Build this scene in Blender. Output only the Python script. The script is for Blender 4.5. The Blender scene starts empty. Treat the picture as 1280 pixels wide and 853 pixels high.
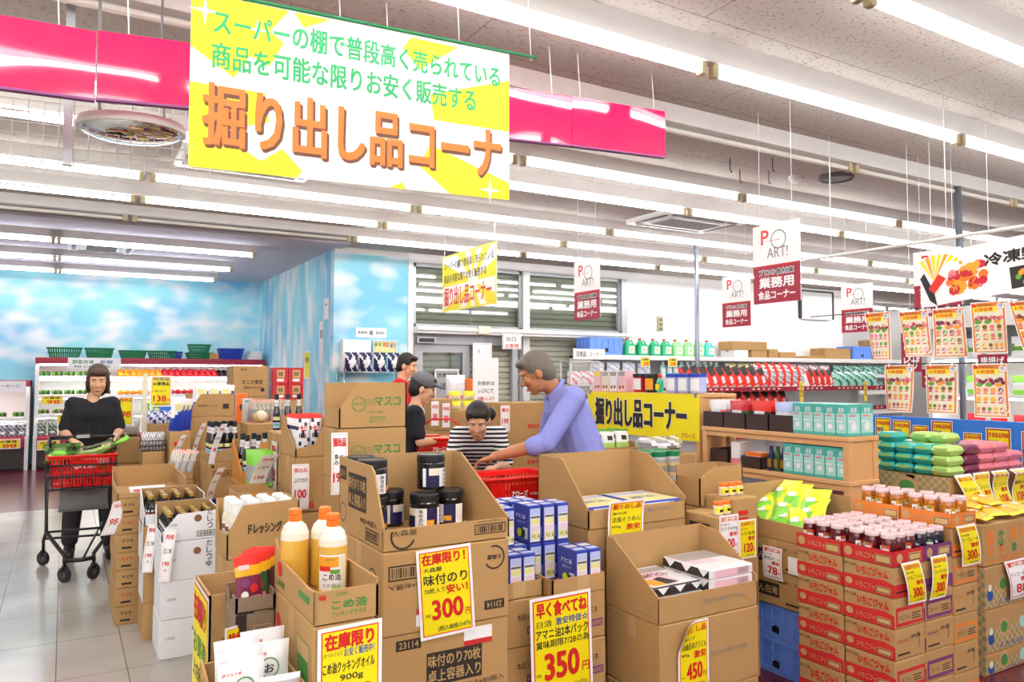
import bpy, math, random
from mathutils import Vector as V, Matrix, Quaternion
random.seed(7)
S = bpy.context.scene
COL = S.collection
# ---------------------------------------------------------------- camera, world, exposure
CAM_H, FPX = 1.45, 950.0
cam_d = bpy.data.cameras.new('camera'); cam = bpy.data.objects.new('camera', cam_d); COL.objects.link(cam)
cam.location = (0, 0, CAM_H)
cam.rotation_euler = (math.radians(90) + math.atan(43.5 / FPX), 0, -math.radians(30.5))
cam_d.sensor_width = 36; cam_d.lens = 36 * FPX / 1280; cam_d.clip_start = .05; cam_d.clip_end = 100
S.camera = cam
W = bpy.data.worlds.new('world'); S.world = W; W.use_nodes = True
W.node_tree.nodes['Background'].inputs[0].default_value = (1.0, .99, .98, 1)
W.node_tree.nodes['Background'].inputs[1].default_value = .45
TUBE_POWER = 15.0
FRIDGE_POWER = 11.0
S.view_settings.view_transform = 'Standard'; S.view_settings.look = 'None'
S.view_settings.exposure = 0.8; S.view_settings.gamma = 1.0; S.view_settings.use_curve_mapping = False
S.cycles.max_bounces = 6; S.cycles.diffuse_bounces = 4; S.cycles.glossy_bounces = 3
S.cycles.transmission_bounces = 4; S.cycles.transparent_max_bounces = 12
S.cycles.sample_clamp_indirect = 4.0; S.cycles.caustics_reflective = False; S.cycles.caustics_refractive = False
S.cycles.use_denoising = True

# ---------------------------------------------------------------- materials
def lin(h):
    h = h.lstrip('#'); r = []
    for i in (0, 2, 4):
        c = int(h[i:i+2], 16) / 255
        r.append(c / 12.92 if c <= .04045 else ((c + .055) / 1.055) ** 2.4)
    return (*r, 1)
MATS = {}
def mat(name, hexc, rough=.6, metal=0, vary=.06, scale=9, emit=0, alpha=1, trans=0, coat=0, spec=.5, bump=0):
    m = bpy.data.materials.new(name); m.use_nodes = True; nt = m.node_tree
    b = nt.nodes['Principled BSDF']
    b.inputs['Base Color'].default_value = lin(hexc)
    b.inputs['Roughness'].default_value = rough; b.inputs['Metallic'].default_value = metal
    b.inputs['Coat Weight'].default_value = coat; b.inputs['Specular IOR Level'].default_value = spec
    b.inputs['Alpha'].default_value = alpha; b.inputs['Transmission Weight'].default_value = trans
    if emit:
        b.inputs['Emission Color'].default_value = lin(hexc); b.inputs['Emission Strength'].default_value = emit
    if vary:
        tc = nt.nodes.new('ShaderNodeTexCoord'); nz = nt.nodes.new('ShaderNodeTexNoise')
        nz.inputs['Scale'].default_value = scale; nz.inputs['Detail'].default_value = 3
        hs = nt.nodes.new('ShaderNodeMix'); hs.data_type = 'RGBA'; hs.blend_type = 'MULTIPLY'
        cr = nt.nodes.new('ShaderNodeMapRange')
        cr.inputs['To Min'].default_value = 1 - vary; cr.inputs['To Max'].default_value = 1 + vary
        nt.links.new(tc.outputs['Object'], nz.inputs['Vector']); nt.links.new(nz.outputs['Fac'], cr.inputs['Value'])
        cc = nt.nodes.new('ShaderNodeCombineColor')
        for i in range(3): nt.links.new(cr.outputs[0], cc.inputs[i])
        hs.inputs[0].default_value = 1; hs.inputs[6].default_value = lin(hexc)
        nt.links.new(cc.outputs[0], hs.inputs[7]); nt.links.new(hs.outputs[2], b.inputs['Base Color'])
        if bump:
            bp = nt.nodes.new('ShaderNodeBump'); bp.inputs['Strength'].default_value = bump; bp.inputs['Distance'].default_value = .01
            nt.links.new(nz.outputs['Fac'], bp.inputs['Height']); nt.links.new(bp.outputs[0], b.inputs['Normal'])
    MATS[name] = m
    return m
def G(name): return MATS[name]
def glassy(name, hexc, refl=.08):
    "clear sheet: see-through with a mirror sheen"
    m = bpy.data.materials.new(name); m.use_nodes = True; nt = m.node_tree; nt.nodes.clear()
    o = nt.nodes.new('ShaderNodeOutputMaterial'); mx = nt.nodes.new('ShaderNodeMixShader')
    t = nt.nodes.new('ShaderNodeBsdfTransparent'); g = nt.nodes.new('ShaderNodeBsdfGlossy'); g.inputs['Roughness'].default_value = .03
    t.inputs[0].default_value = lin(hexc)
    f = nt.nodes.new('ShaderNodeFresnel'); f.inputs[0].default_value = 1.5
    ad = nt.nodes.new('ShaderNodeMath'); ad.operation = 'ADD'; ad.inputs[1].default_value = refl; ad.use_clamp = True
    nt.links.new(f.outputs[0], ad.inputs[0]); nt.links.new(ad.outputs[0], mx.inputs[0])
    nt.links.new(t.outputs[0], mx.inputs[1]); nt.links.new(g.outputs[0], mx.inputs[2]); nt.links.new(mx.outputs[0], o.inputs[0])
    MATS[name] = m
    return m
mat('card', '#b58e5a', .8, vary=.05); mat('card_in', '#b38d5b', .85, vary=.05); mat('card_dark', '#9a7448', .8)
mat('card_pale', '#c09c69', .8); mat('card_orange', '#d08a35', .75); mat('card_grey', '#85725e', .75)
mat('white_card', '#eef0f4', .6, vary=.03); mat('paper', '#fbfbfb', .6, vary=.02); mat('yellow', '#f6e400', .5, vary=.02)
mat('yellow_soft', '#f6ea3a', .5); mat('red', '#e02818', .5, vary=.03); mat('print_red', '#cc2a2c', .6, vary=.03); mat('maroon', '#a31a35', .5, vary=.03)
mat('black', '#15141a', .5); mat('ink', '#1c1a1c', .6, vary=0); mat('ink_brown', '#2e241c', .7, vary=0); mat('ink_red', '#d42015', .6, vary=0)
mat('ink_blue', '#1f4f9a', .6, vary=0); mat('ink_green', '#4e8c42', .7, vary=0); mat('ink_orange', '#e08030', .6, vary=0); mat('ink_purple', '#7a3a72', .6, vary=0)
mat('ink_grey', '#8a8680', .6, vary=0); mat('banner_green', '#1fa45f', .5, vary=0); mat('banner_orange', '#e8741e', .5, vary=0); mat('banner_brown', '#6a3a20', .5, vary=0)
mat('banner_white', '#fffef0', .5, vary=.01); mat('pink', '#d30f50', .08, vary=.0, coat=1); mat('white', '#f4f4f2', .45, vary=.02)
mat('white_metal', '#e6e6e4', .35, vary=.02); mat('grey_metal', '#a9acb0', .35, .6); mat('chrome', '#d8dadc', .12, 1); mat('steel', '#8f98a6', .35, .7)
mat('dark', '#2b2220', .5); mat('brown_bin', '#3a2622', .5); mat('wood', '#d9a56e', .55, vary=.1, scale=6); mat('wood_dark', '#8a5a36', .6)
mat('black_plastic', '#1a1a1e', .35); mat('grey_plastic', '#6c6a68', .5); mat('red_plastic', '#e0140f', .3); mat('blue_plastic', '#6f9cf6', .4); mat('deep_blue', '#1f3fb0', .4)
mat('green_plastic', '#0c7a48', .4); mat('blue_bright', '#2f7fe0', .5); mat('teal', '#4fb5a6', .4); mat('teal_pale', '#a9dcd4', .45); mat('teal_deep', '#2fb3aa', .3, coat=.4)
mat('green_fresh', '#7fd03a', .35, coat=.3); mat('lime', '#d6e81e', .35, coat=.3); mat('leaf', '#5ea030', .5); mat('leaf_pale', '#b8dc7a', .5); mat('leaf_dark', '#2d5a2a', .5)
mat('orange', '#f2a022', .45); mat('apple', '#c81e2c', .3); mat('eggplant', '#2a1a30', .25); mat('mango', '#f4b51e', .35, coat=.3); mat('navy', '#1f1e4e', .4); mat('blue_box', '#3d48a8', .45)
mat('blue_pale', '#b8c4ec', .45); mat('pale_yellow', '#e8e29a', .5); mat('cream', '#ece4cc', .5); mat('pale_pink', '#f2c8d2', .45); mat('rose', '#e8808c', .35, coat=.3); mat('plum', '#7a2448', .35, coat=.3)
mat('purple_box', '#7a2f8a', .4); mat('silver', '#c9cbd0', .25, .6); mat('film_white', '#f2f2f4', .3, coat=.4); mat('film_grey', '#a8a6a6', .3, coat=.3)
mat('gold', '#c9a24a', .3, .7); mat('jam_red', '#5a0d18', .1, coat=.6); mat('jam_amber', '#b8690f', .1, coat=.6); mat('jam_blue', '#1c1624', .1, coat=.6)
mat('lid_pink', '#f0d8da', .35); mat('oil', '#e0b044', .08, coat=.5); mat('oil_clear', '#f1ead6', .1, coat=.5); mat('orange_cap', '#f0761c', .35)
mat('jar_black', '#141214', .12, coat=.5); mat('soy', '#120c0c', .1, coat=.6); mat('red_box', '#c41a28', .45); mat('tan', '#cfae72', .6)
mat('skin', '#e0ac88', .5, vary=.03, scale=20); mat('skin_tan', '#b4764e', .5, vary=.03, scale=20); mat('lips', '#b86a60', .45); mat('eye_white', '#f4f2ee', .25); mat('eye_dark', '#20140f', .2)
mat('hair_dark', '#1c1412', .55, vary=.2, scale=60); mat('hair_brown', '#46301f', .55, vary=.2, scale=60); mat('hair_grey', '#6a625a', .6, vary=.2, scale=60)
mat('cloth_black', '#14151e', .85); mat('cloth_blue', '#8a90d6', .8, bump=.9, scale=9); mat('cloth_dark', '#2c2a2e', .85); mat('cloth_red', '#cc1a24', .8); mat('cloth_grey', '#7b7a7c', .85); mat('cloth_white', '#eeeeec', .85)
mat('cloth_apron', '#8ed05a', .8); mat('cap_grey', '#6d7076', .85)
mat('shutter', '#c6c6b4', .5); mat('door_grey', '#b5b8bc', .4); mat('tube_off', '#e6e2d8', .3)
mat('green_soap', '#2fc288', .2, coat=.5); mat('aqua_soap', '#52dcd2', .2, coat=.5); mat('lime_soap', '#a8f2a8', .2, coat=.5)
mat('wall_white', '#fcfcfc', .7, vary=.02); mat('wall_grey', '#dcdcda', .7)
mat('socket', '#b8ab86', .5); mat('housing', '#d8d6d2', .45)
tm = mat('tube_glow', '#fffdfc', .4, vary=0, emit=TUBE_POWER); tf = mat('tube_cool', '#f2f4ff', .4, vary=0, emit=TUBE_POWER); mat('fridge_glow', '#fff6f2', .4, vary=0, emit=FRIDGE_POWER)
glassy('glass', '#f6faf8', .10); glassy('film', '#ffffff', .02); glassy('clear_pet', '#f6f2e6', .06)
mat('mirror', '#e8ecf0', .03, 1, vary=0)

def node_mat(name):
    m = bpy.data.materials.new(name); m.use_nodes = True; MATS[name] = m
    return m, m.node_tree, m.node_tree.nodes['Principled BSDF']
def N(nt, t, **kw):
    n = nt.nodes.new(t)
    for k, v in kw.items():
        if hasattr(n, k): setattr(n, k, v)
        else: n.inputs[k].default_value = v
    return n
def ramp(nt, fac, stops):
    r = nt.nodes.new('ShaderNodeValToRGB'); e = r.color_ramp.elements
    while len(e) < len(stops): e.new(.5)
    for el, (p, c) in zip(e, stops): el.position = p; el.color = lin(c)
    nt.links.new(fac, r.inputs[0]); return r
# aisle floor: 30 cm vinyl tiles with thin dark joints
def floor_mat(name, base, dark, joint, rough, w, h):
    m, nt, b = node_mat(name)
    tc = N(nt, 'ShaderNodeTexCoord')
    br = N(nt, 'ShaderNodeTexBrick', offset=0.0, squash=1.0)
    br.inputs['Color1'].default_value = lin(base); br.inputs['Color2'].default_value = lin(base); br.inputs['Mortar'].default_value = lin(joint)
    br.inputs['Scale'].default_value = 1; br.inputs['Mortar Size'].default_value = .0025; br.inputs['Brick Width'].default_value = w; br.inputs['Row Height'].default_value = h
    nt.links.new(tc.outputs['Object'], br.inputs['Vector'])
    nz = N(nt, 'ShaderNodeTexNoise', Scale=1.6, Detail=6); nt.links.new(tc.outputs['Object'], nz.inputs['Vector'])
    rp = ramp(nt, nz.outputs['Fac'], [(.38, dark), (.62, '#ffffff')])
    mx = N(nt, 'ShaderNodeMix', data_type='RGBA', blend_type='MULTIPLY'); mx.inputs[0].default_value = .6
    nt.links.new(br.outputs['Color'], mx.inputs[6]); nt.links.new(rp.outputs[0], mx.inputs[7]); nt.links.new(mx.outputs[2], b.inputs['Base Color'])
    b.inputs['Roughness'].default_value = rough
floor_mat('floor_tile', '#bdb9b2', '#d8d4ce', '#75706a', .16, .305, .61)
floor_mat('floor_maroon', '#6a2233', '#d0c8c8', '#5a1a28', .2, .6, .6)
# ceiling: mineral board with fissures and panel joints
m, nt, b = node_mat('ceiling_board')
tc = N(nt, 'ShaderNodeTexCoord')
br = N(nt, 'ShaderNodeTexBrick', offset=0.5); br.inputs['Scale'].default_value = 1
br.inputs['Color1'].default_value = lin('#b9b2ab'); br.inputs['Color2'].default_value = lin('#b9b2ab'); br.inputs['Mortar'].default_value = lin('#8f837c')
br.inputs['Mortar Size'].default_value = .004; br.inputs['Brick Width'].default_value = 1.82; br.inputs['Row Height'].default_value = .91
nt.links.new(tc.outputs['Object'], br.inputs['Vector'])
mp = N(nt, 'ShaderNodeMapping'); mp.inputs['Scale'].default_value = (34, 85, 1); nt.links.new(tc.outputs['Object'], mp.inputs['Vector'])
nz = N(nt, 'ShaderNodeTexNoise', Scale=1.0, Detail=2); nt.links.new(mp.outputs[0], nz.inputs['Vector'])
rp = ramp(nt, nz.outputs['Fac'], [(.33, '#8a7d78'), (.42, '#ffffff')])
mx = N(nt, 'ShaderNodeMix', data_type='RGBA', blend_type='MULTIPLY'); mx.inputs[0].default_value = .55
nt.links.new(br.outputs['Color'], mx.inputs[6]); nt.links.new(rp.outputs[0], mx.inputs[7]); nt.links.new(mx.outputs[2], b.inputs['Base Color'])
b.inputs['Roughness'].default_value = .9
mat('ceiling_smooth', '#d6d4de', .8, vary=.02)
# painted sky mural
def sky_mat(name, sc):
    m, nt, b = node_mat(name)
    tc = N(nt, 'ShaderNodeTexCoord'); mp = N(nt, 'ShaderNodeMapping'); mp.inputs['Scale'].default_value = sc
    nt.links.new(tc.outputs['Object'], mp.inputs['Vector'])
    n1 = N(nt, 'ShaderNodeTexNoise', Scale=1.0, Detail=1.0, Roughness=.4); nt.links.new(mp.outputs[0], n1.inputs['Vector'])
    n2 = N(nt, 'ShaderNodeTexNoise', Scale=.32, Detail=1); nt.links.new(mp.outputs[0], n2.inputs['Vector'])
    r2 = ramp(nt, n2.outputs['Fac'], [(.35, '#80cbee'), (.65, '#aaf0f6')])
    r1 = ramp(nt, n1.outputs['Fac'], [(.42, '#000000'), (.72, '#ffffff')])
    mx = N(nt, 'ShaderNodeMix', data_type='RGBA'); nt.links.new(r1.outputs[0], mx.inputs[0]); nt.links.new(r2.outputs[0], mx.inputs[6]); mx.inputs[7].default_value = lin('#fcffff')
    nt.links.new(mx.outputs[2], b.inputs['Base Color']); b.inputs['Roughness'].default_value = .7
sky_mat('sky_mural', (2.1, 1, 3.6)); sky_mat('sky_mural_side', (1, 3.4, 1.4))
# striped knit: bands run round the body
m, nt, b = node_mat('cloth_stripe')
tc = N(nt, 'ShaderNodeTexCoord'); wv = N(nt, 'ShaderNodeTexWave', bands_direction='Z'); wv.inputs['Scale'].default_value = 11; wv.inputs['Distortion'].default_value = .6
nt.links.new(tc.outputs['Object'], wv.inputs['Vector']); rp = ramp(nt, wv.outputs['Fac'], [(.44, '#15182c'), (.5, '#f0efec')]); rp.color_ramp.interpolation = 'CONSTANT'
nt.links.new(rp.outputs[0], b.inputs['Base Color']); b.inputs['Roughness'].default_value = .85
# printed check on produce cartons
m, nt, b = node_mat('card_check')
tc = N(nt, 'ShaderNodeTexCoord'); ck = N(nt, 'ShaderNodeTexChecker', Scale=44); ck.inputs['Color1'].default_value = lin('#c9a06a'); ck.inputs['Color2'].default_value = lin('#8f9070')
nt.links.new(tc.outputs['Object'], ck.inputs['Vector']); nt.links.new(ck.outputs[0], b.inputs['Base Color']); b.inputs['Roughness'].default_value = .8

# ---------------------------------------------------------------- mesh building
TXT = {}
def glyphs(s, bold=0):
    k = (s, bold)
    if k not in TXT:
        c = bpy.data.curves.new('t', 'FONT'); c.body = s; c.size = 1; c.offset = bold; c.resolution_u = 3
        o = bpy.data.objects.new('t', c); COL.objects.link(o)
        bpy.context.view_layer.update()
        me = bpy.data.meshes.new_from_object(o.evaluated_get(bpy.context.evaluated_depsgraph_get()))
        vs = [v.co.copy() for v in me.vertices]; fs = [tuple(p.vertices) for p in me.polygons]
        bpy.data.objects.remove(o); bpy.data.curves.remove(c); bpy.data.meshes.remove(me)
        if vs:
            x0, x1 = min(v.x for v in vs), max(v.x for v in vs); y0, y1 = min(v.y for v in vs), max(v.y for v in vs)
            vs = [((v.x - x0) / max(x1 - x0, 1e-6), (v.y - y0) / max(y1 - y0, 1e-6)) for v in vs]
        TXT[k] = (vs, fs)
    return TXT[k]
class Fr:
    "a flat (or bent) frame: point(u, v, n)"
    def __init__(s, o, ux, uy, warp=None): s.o, s.ux, s.uy = V(o), V(ux).normalized(), V(uy).normalized(); s.n = s.ux.cross(s.uy); s.warp = warp
    def p(s, u, v, n=0):
        if s.warp: u, v, n = s.warp(u, v, n)
        return s.o + s.ux * u + s.uy * v + s.n * n
X, Y, Z = V((1, 0, 0)), V((0, 1, 0)), V((0, 0, 1))
def front(x0, y, z0): return Fr((x0, y, z0), X, Z)
def left(x, yb, z0): return Fr((x, yb, z0), -Y, Z)
def right(x, y0, z0): return Fr((x, y0, z0), Y, Z)
def top(x0, y0, z): return Fr((x0, y0, z), X, Y)
LAY = .0008
class MB:
    def __init__(s): s.v, s.f, s.m, s.mats, s.sm = [], [], [], [], []
    def mi(s, name):
        if name not in s.mats: s.mats.append(name)
        return s.mats.index(name)
    def add(s, vs, fs, m, smooth=False):
        b = len(s.v); s.v += [V(x) for x in vs]; i = s.mi(m)
        for f in fs: s.f.append([a + b for a in f]); s.m.append(i); s.sm.append(smooth)
        return s
    def box(s, x0, x1, y0, y1, z0, z1, m):
        return s.add([(x0,y0,z0),(x1,y0,z0),(x1,y1,z0),(x0,y1,z0),(x0,y0,z1),(x1,y0,z1),(x1,y1,z1),(x0,y1,z1)],
                     [(3,2,1,0),(4,5,6,7),(0,1,5,4),(1,2,6,5),(2,3,7,6),(3,0,4,7)], m)
    def bbox(s, x0, x1, y0, y1, z0, z1, m, b=.004):
        "box with chamfered edges"
        c = ((x0+x1)/2, (y0+y1)/2, (z0+z1)/2); h = ((x1-x0)/2, (y1-y0)/2, (z1-z0)/2); b = min(b, min(h) * .45)
        vs = []; idx = {}
        for sx in (-1, 1):
            for sy in (-1, 1):
                for sz in (-1, 1):
                    for ax in range(3):
                        sg = (sx, sy, sz); p = [c[i] + sg[i] * (h[i] - (0 if i == ax else b)) for i in range(3)]
                        idx[(sx, sy, sz, ax)] = len(vs); vs.append(p)
        fs = []
        for ax in range(3):
            o = [i for i in range(3) if i != ax]
            for sg in (-1, 1):
                q = []
                for a, bb in ((-1,-1),(1,-1),(1,1),(-1,1)):
                    k = [0,0,0]; k[ax] = sg; k[o[0]] = a; k[o[1]] = bb; q.append(idx[(*k, ax)])
                flip = (sg == 1) == (ax == 1)
                fs.append(q[::-1] if flip else q)
            for a in (-1, 1):
                for bb in (-1, 1):
                    q = []
                    for t in (-1, 1):
                        k = [0,0,0]; k[ax] = t; k[o[0]] = a; k[o[1]] = bb; q.append((idx[(*k, o[0])], idx[(*k, o[1])]))
                    f = [q[0][0], q[1][0], q[1][1], q[0][1]]
                    fs.append(f)
        for sx in (-1, 1):
            for sy in (-1, 1):
                for sz in (-1, 1): fs.append([idx[(sx,sy,sz,a)] for a in range(3)])
        # orient outward
        out = []
        for f in fs:
            p = [V(vs[i]) for i in f]; n = (p[1]-p[0]).cross(p[2]-p[0]); ce = sum(p, V((0,0,0))) / len(p) - V(c)
            out.append(f if n.dot(ce) >= 0 else f[::-1])
        return s.add(vs, out, m)
    def prism(s, fr, poly, t, m, m_back=None):
        "polygon in frame fr extruded by t to the back (-n)"
        n = len(poly); vs = [fr.p(u, v, 0) for u, v in poly] + [fr.p(u, v, -t) for u, v in poly]
        a = sum(poly[i][0]*poly[(i+1)%n][1]-poly[(i+1)%n][0]*poly[i][1] for i in range(n))
        F = list(range(n)); B = list(range(2*n-1, n-1, -1)); sd = [[(i+1)%n, i, i+n, (i+1)%n+n] for i in range(n)]
        if a < 0: F = F[::-1]; B = B[::-1]; sd = [q[::-1] for q in sd]
        s.add(vs, [F] + sd, m); s.add(vs, [B], m_back or m)
        return s
    def rect(s, fr, u, v, w, h, m, lay=1, nu=1, nv=1):
        vs = [fr.p(u + w*i/nu, v + h*j/nv, lay*LAY) for j in range(nv+1) for i in range(nu+1)]
        return s.add(vs, [(j*(nu+1)+i, j*(nu+1)+i+1, (j+1)*(nu+1)+i+1, (j+1)*(nu+1)+i) for j in range(nv) for i in range(nu)], m)
    def poly(s, fr, pts, m, lay=1): return s.add([fr.p(u, v, lay*LAY) for u, v in pts], [list(range(len(pts)))], m)
    def disc(s, fr, u, v, r, m, lay=1, n=20, ry=None): ry = ry or r; return s.poly(fr, [(u+r*math.cos(2*math.pi*i/n), v+ry*math.sin(2*math.pi*i/n)) for i in range(n)], m, lay)
    def ring(s, fr, u, v, r, w, m, lay=1, n=24, ry=None, a0=0, a1=2*math.pi):
        ry = ry or r; vs = []
        for i in range(n+1):
            a = a0 + (a1-a0)*i/n
            for k in (0, 1): vs.append(fr.p(u+(r-k*w)*math.cos(a), v+(ry-k*w)*math.sin(a), lay*LAY))
        return s.add(vs, [(2*i, 2*i+2, 2*i+3, 2*i+1) for i in range(n)], m)
    def frame(s, fr, u, v, w, h, t, m, lay=1):
        for a in ((u,v,w,t),(u,v+h-t,w,t),(u,v+t,t,h-2*t),(u+w-t,v+t,t,h-2*t)): s.rect(fr, *a, m, lay)
        return s
    def text(s, fr, st, u, v, w, h, m, bold=.012, lay=2, flip=False):
        vs, fs = glyphs(st, 0)
        q = [((1-a, 1-b) if flip else (a, b)) for a, b in vs]
        e = bold*.8*min(h, w*1.2); k = 0 if bold <= 0 else (2 if bold < .016 else (4 if bold < .04 else 8))
        for i in range(max(k, 1)):
            a0 = 2*math.pi*(i+.5)/max(k, 1) if k != 2 else math.pi*i; du, dv = (e*math.cos(a0), e*math.sin(a0)) if k else (0, 0)
            s.add([fr.p(u + e + a*(w-2*e) + du, v + e + b*(h-2*e) + dv, (lay + .11*i)*LAY) for a, b in q], fs, m)
        return s
    def barcode(s, fr, u, v, w, h, m='ink_brown', lay=1):
        s.frame(fr, u, v, w, h, h*.1, m, lay); x = u + w*.08; r = random.Random(int(w*1e5))
        while x < u + w*.9:
            b = w*r.choice((.015, .03, .05)); s.rect(fr, x, v+h*.18, b, h*.64, m, lay); x += b + w*r.choice((.02, .035))
        return s
    def lathe(s, c, prof, m, n=20, ax=Z, smooth=True, ms=None):
        "prof [(r, h)] about axis ax through c; ms: material per band"
        ax = V(ax).normalized(); a = ax.orthogonal().normalized(); b = ax.cross(a); c = V(c)
        for k in range(len(prof)-1):
            (r0, h0), (r1, h1) = prof[k], prof[k+1]
            vs = []
            for i in range(n):
                t = 2*math.pi*i/n; d = a*math.cos(t) + b*math.sin(t); vs += [c+d*r0+ax*h0, c+d*r1+ax*h1]
            s.add(vs, [(2*i, 2*((i+1)%n), 2*((i+1)%n)+1, 2*i+1) for i in range(n)], ms[k] if ms else m, smooth)
        return s
    def tube(s, pts, r, m, n=6, closed=False):
        pts = [V(p) for p in pts]; N_ = len(pts); rings = []
        for i, p in enumerate(pts):
            d = (pts[(i+1) % N_] - pts[i-1]) if closed else (pts[min(i+1, N_-1)] - pts[max(i-1, 0)])
            d.normalize(); a = (d.cross(Z) if abs(d.z) < .9 else d.cross(X)).normalized(); b = d.cross(a)
            rings.append([p + (a*math.cos(2*math.pi*k/n) + b*math.sin(2*math.pi*k/n))*r for k in range(n)])
        vs = [v for q in rings for v in q]; fs = []
        for i in range(N_ if closed else N_-1):
            j = (i+1) % N_
            fs += [(i*n+k, i*n+(k+1)%n, j*n+(k+1)%n, j*n+k) for k in range(n)]
        if not closed: fs += [list(range(n))[::-1], [(N_-1)*n+k for k in range(n)]]
        return s.add(vs, fs, m, n > 4)
    def ball(s, c, r, m, n=10, squash=1):
        R = r if isinstance(r, (tuple, list)) else (r, r, r*squash); k = n // 2 + 1; vs = []; c = V(c)
        for j in range(k+1):
            t = math.pi*j/k
            for i in range(n):
                p = 2*math.pi*i/n; vs.append(c + V((R[0]*math.sin(t)*math.cos(p), R[1]*math.sin(t)*math.sin(p), -R[2]*math.cos(t))))
        return s.add(vs, [(j*n+i, j*n+(i+1)%n, (j+1)*n+(i+1)%n, (j+1)*n+i) for j in range(k) for i in range(n)], m, True)
    def pillow(s, fr, w, h, t, m, deco=None, nu=10, nv=8, seal=.06, m_seal=None, back=True, wob=.0, ex=2.6):
        "filled bag standing in frame fr: width w, height h, full thickness t; deco(u,v)->material or None"
        for side in ((1, -1) if back else (1,)):
            vs = []
            for j in range(nv+1):
                for i in range(nu+1):
                    a, b = i/nu, j/nv; bb = min(max((b-seal)/(1-2*seal), 0), 1)
                    q = max(0, 1-abs(2*a-1)**ex) * max(0, 1-abs(2*bb-1)**ex)
                    k = wob*math.sin(9*a+5*b)*math.sin(7*b)*q
                    vs.append(fr.p((a-.5)*w*(1-.06*(1-abs(2*b-1)**2)), b*h, side*(t/2*q**.6 + k*t) + side*.0006))
            for j in range(nv):
                for i in range(nu):
                    f = (j*(nu+1)+i, j*(nu+1)+i+1, (j+1)*(nu+1)+i+1, (j+1)*(nu+1)+i)
                    a, b = (i+.5)/nu, (j+.5)/nv
                    mm = (deco(a, b, side) if deco else None) or ((m_seal or m) if (b < seal or b > 1-seal) else m)
                    s.add([vs[k] for k in f], [(0, 1, 2, 3) if side > 0 else (3, 2, 1, 0)], mm, True)
        return s
    def build(s, name, parent=None, origin=None, local=False):
        if local: o = V((0, 0, 0))
        elif parent is not None:
            o = V((0, 0, 0)); p = parent
            while p is not None: o += p.location; p = p.parent
        elif origin is not None: o = V(origin)
        else:
            xs = [v.x for v in s.v]; ys = [v.y for v in s.v]; zs = [v.z for v in s.v]
            o = V(((min(xs)+max(xs))/2, (min(ys)+max(ys))/2, min(zs)))
        me = bpy.data.meshes.new(name)
        me.from_pydata([v - o for v in s.v], [], s.f)
        for n in s.mats: me.materials.append(MATS[n])
        me.polygons.foreach_set('material_index', s.m); me.polygons.foreach_set('use_smooth', s.sm)
        # weld smooth surfaces so shading is continuous
        me.update()
        ob = bpy.data.objects.new(name, me); COL.objects.link(ob)
        if parent is not None: ob.parent = parent
        else: ob.location = o
        return ob
def weld(ob, d=1e-5):
    import bmesh
    bm = bmesh.new(); bm.from_mesh(ob.data); bmesh.ops.remove_doubles(bm, verts=bm.verts, dist=d); bm.to_mesh(ob.data); bm.free(); return ob
def tag(o, label, cat, group=None):
    o['label'] = label; o['category'] = cat
    if group: o['group'] = group
    return o
def struct(o): o['kind'] = 'structure'; return o
def thing(name, loc, label, cat, group=None, rz=0):
    o = bpy.data.objects.new(name, None); COL.objects.link(o); o.location = loc; o.rotation_euler = (0, 0, rz); o.empty_display_size = .05
    return tag(o, label, cat, group)
def kids(o): return [c for c in COL.objects if c.parent == o]
def dup(root, loc, label, rz=None, group=None, ch=None):
    "a copy of a thing with copies of its parts"
    r = root.copy(); COL.objects.link(r); r.location = loc; r['label'] = label
    if rz is not None: r.rotation_euler = (0, 0, rz)
    if group: r['group'] = group
    for c in root.children:
        k = c.copy(); COL.objects.link(k); k.parent = r
        for g in c.children:
            q = g.copy(); COL.objects.link(q); q.parent = k
    return r
ORD = ['first', 'second', 'third', 'fourth', 'fifth', 'sixth', 'seventh', 'eighth', 'ninth', 'tenth', 'eleventh', 'twelfth', 'thirteenth', 'fourteenth', 'fifteenth', 'sixteenth', 'seventeenth', 'eighteenth', 'nineteenth', 'twentieth']
def od(i, n, a='top', z='lowest'): return ORD[i] if i < len(ORD) else f'number {i+1}'
# ---------------------------------------------------------------- the room
CEIL = 3.25
def slab(name, faces, origin=(0,0,0)):
    m = MB()
    for a in faces: m.box(*a)
    return struct(m.build(name, origin=origin))
slab('floor', [(-9, 1.3, -5, 9.74, -.1, 0, 'floor_tile'), (1.3, 28, -5, 9.74, -.1, 0, 'floor_maroon'), (-9, 28, 9.74, 15.1, -.1, 0, 'floor_maroon')])
slab('ceiling', [(-9, 28, -6, 9.9, CEIL, CEIL+.1, 'ceiling_board'), (3.2, 28, 9.9, 12.9, CEIL, CEIL+.1, 'ceiling_board')])
slab('ceiling_produce', [(-9, 3.3, 9.9, 15.1, CEIL-.03, CEIL+.1, 'ceiling_smooth')])
slab('wall_back', [(-9, 3.3, 14.9, 15.1, 0, CEIL-.03, 'sky_mural')])
slab('wall_side', [(3.2, 3.35, 10.45, 14.9, 0, CEIL-.03, 'sky_mural_side')])
slab('wall_front', [(3.2, 4.34, 10.3, 10.45, 0, CEIL, 'sky_mural')])
slab('wall_right', [(8.36, 14.2, 10.3, 10.45, 0, CEIL, 'wall_white'), (14.05, 14.2, 10.45, 12.5, 0, CEIL, 'wall_grey')])
slab('wall_far', [(14.0, 28, 12.5, 12.65, 0, CEIL, 'wall_grey')])
slab('wall_header', [(4.34, 8.36, 10.3, 10.45, 3.12, CEIL, 'wall_white')])
slab('trim_1', [(4.30, 4.38, 10.27, 10.3, 0, CEIL, 'white'), (3.2, 4.34, 10.28, 10.3, 3.17, CEIL, 'wall_grey')])
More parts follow.
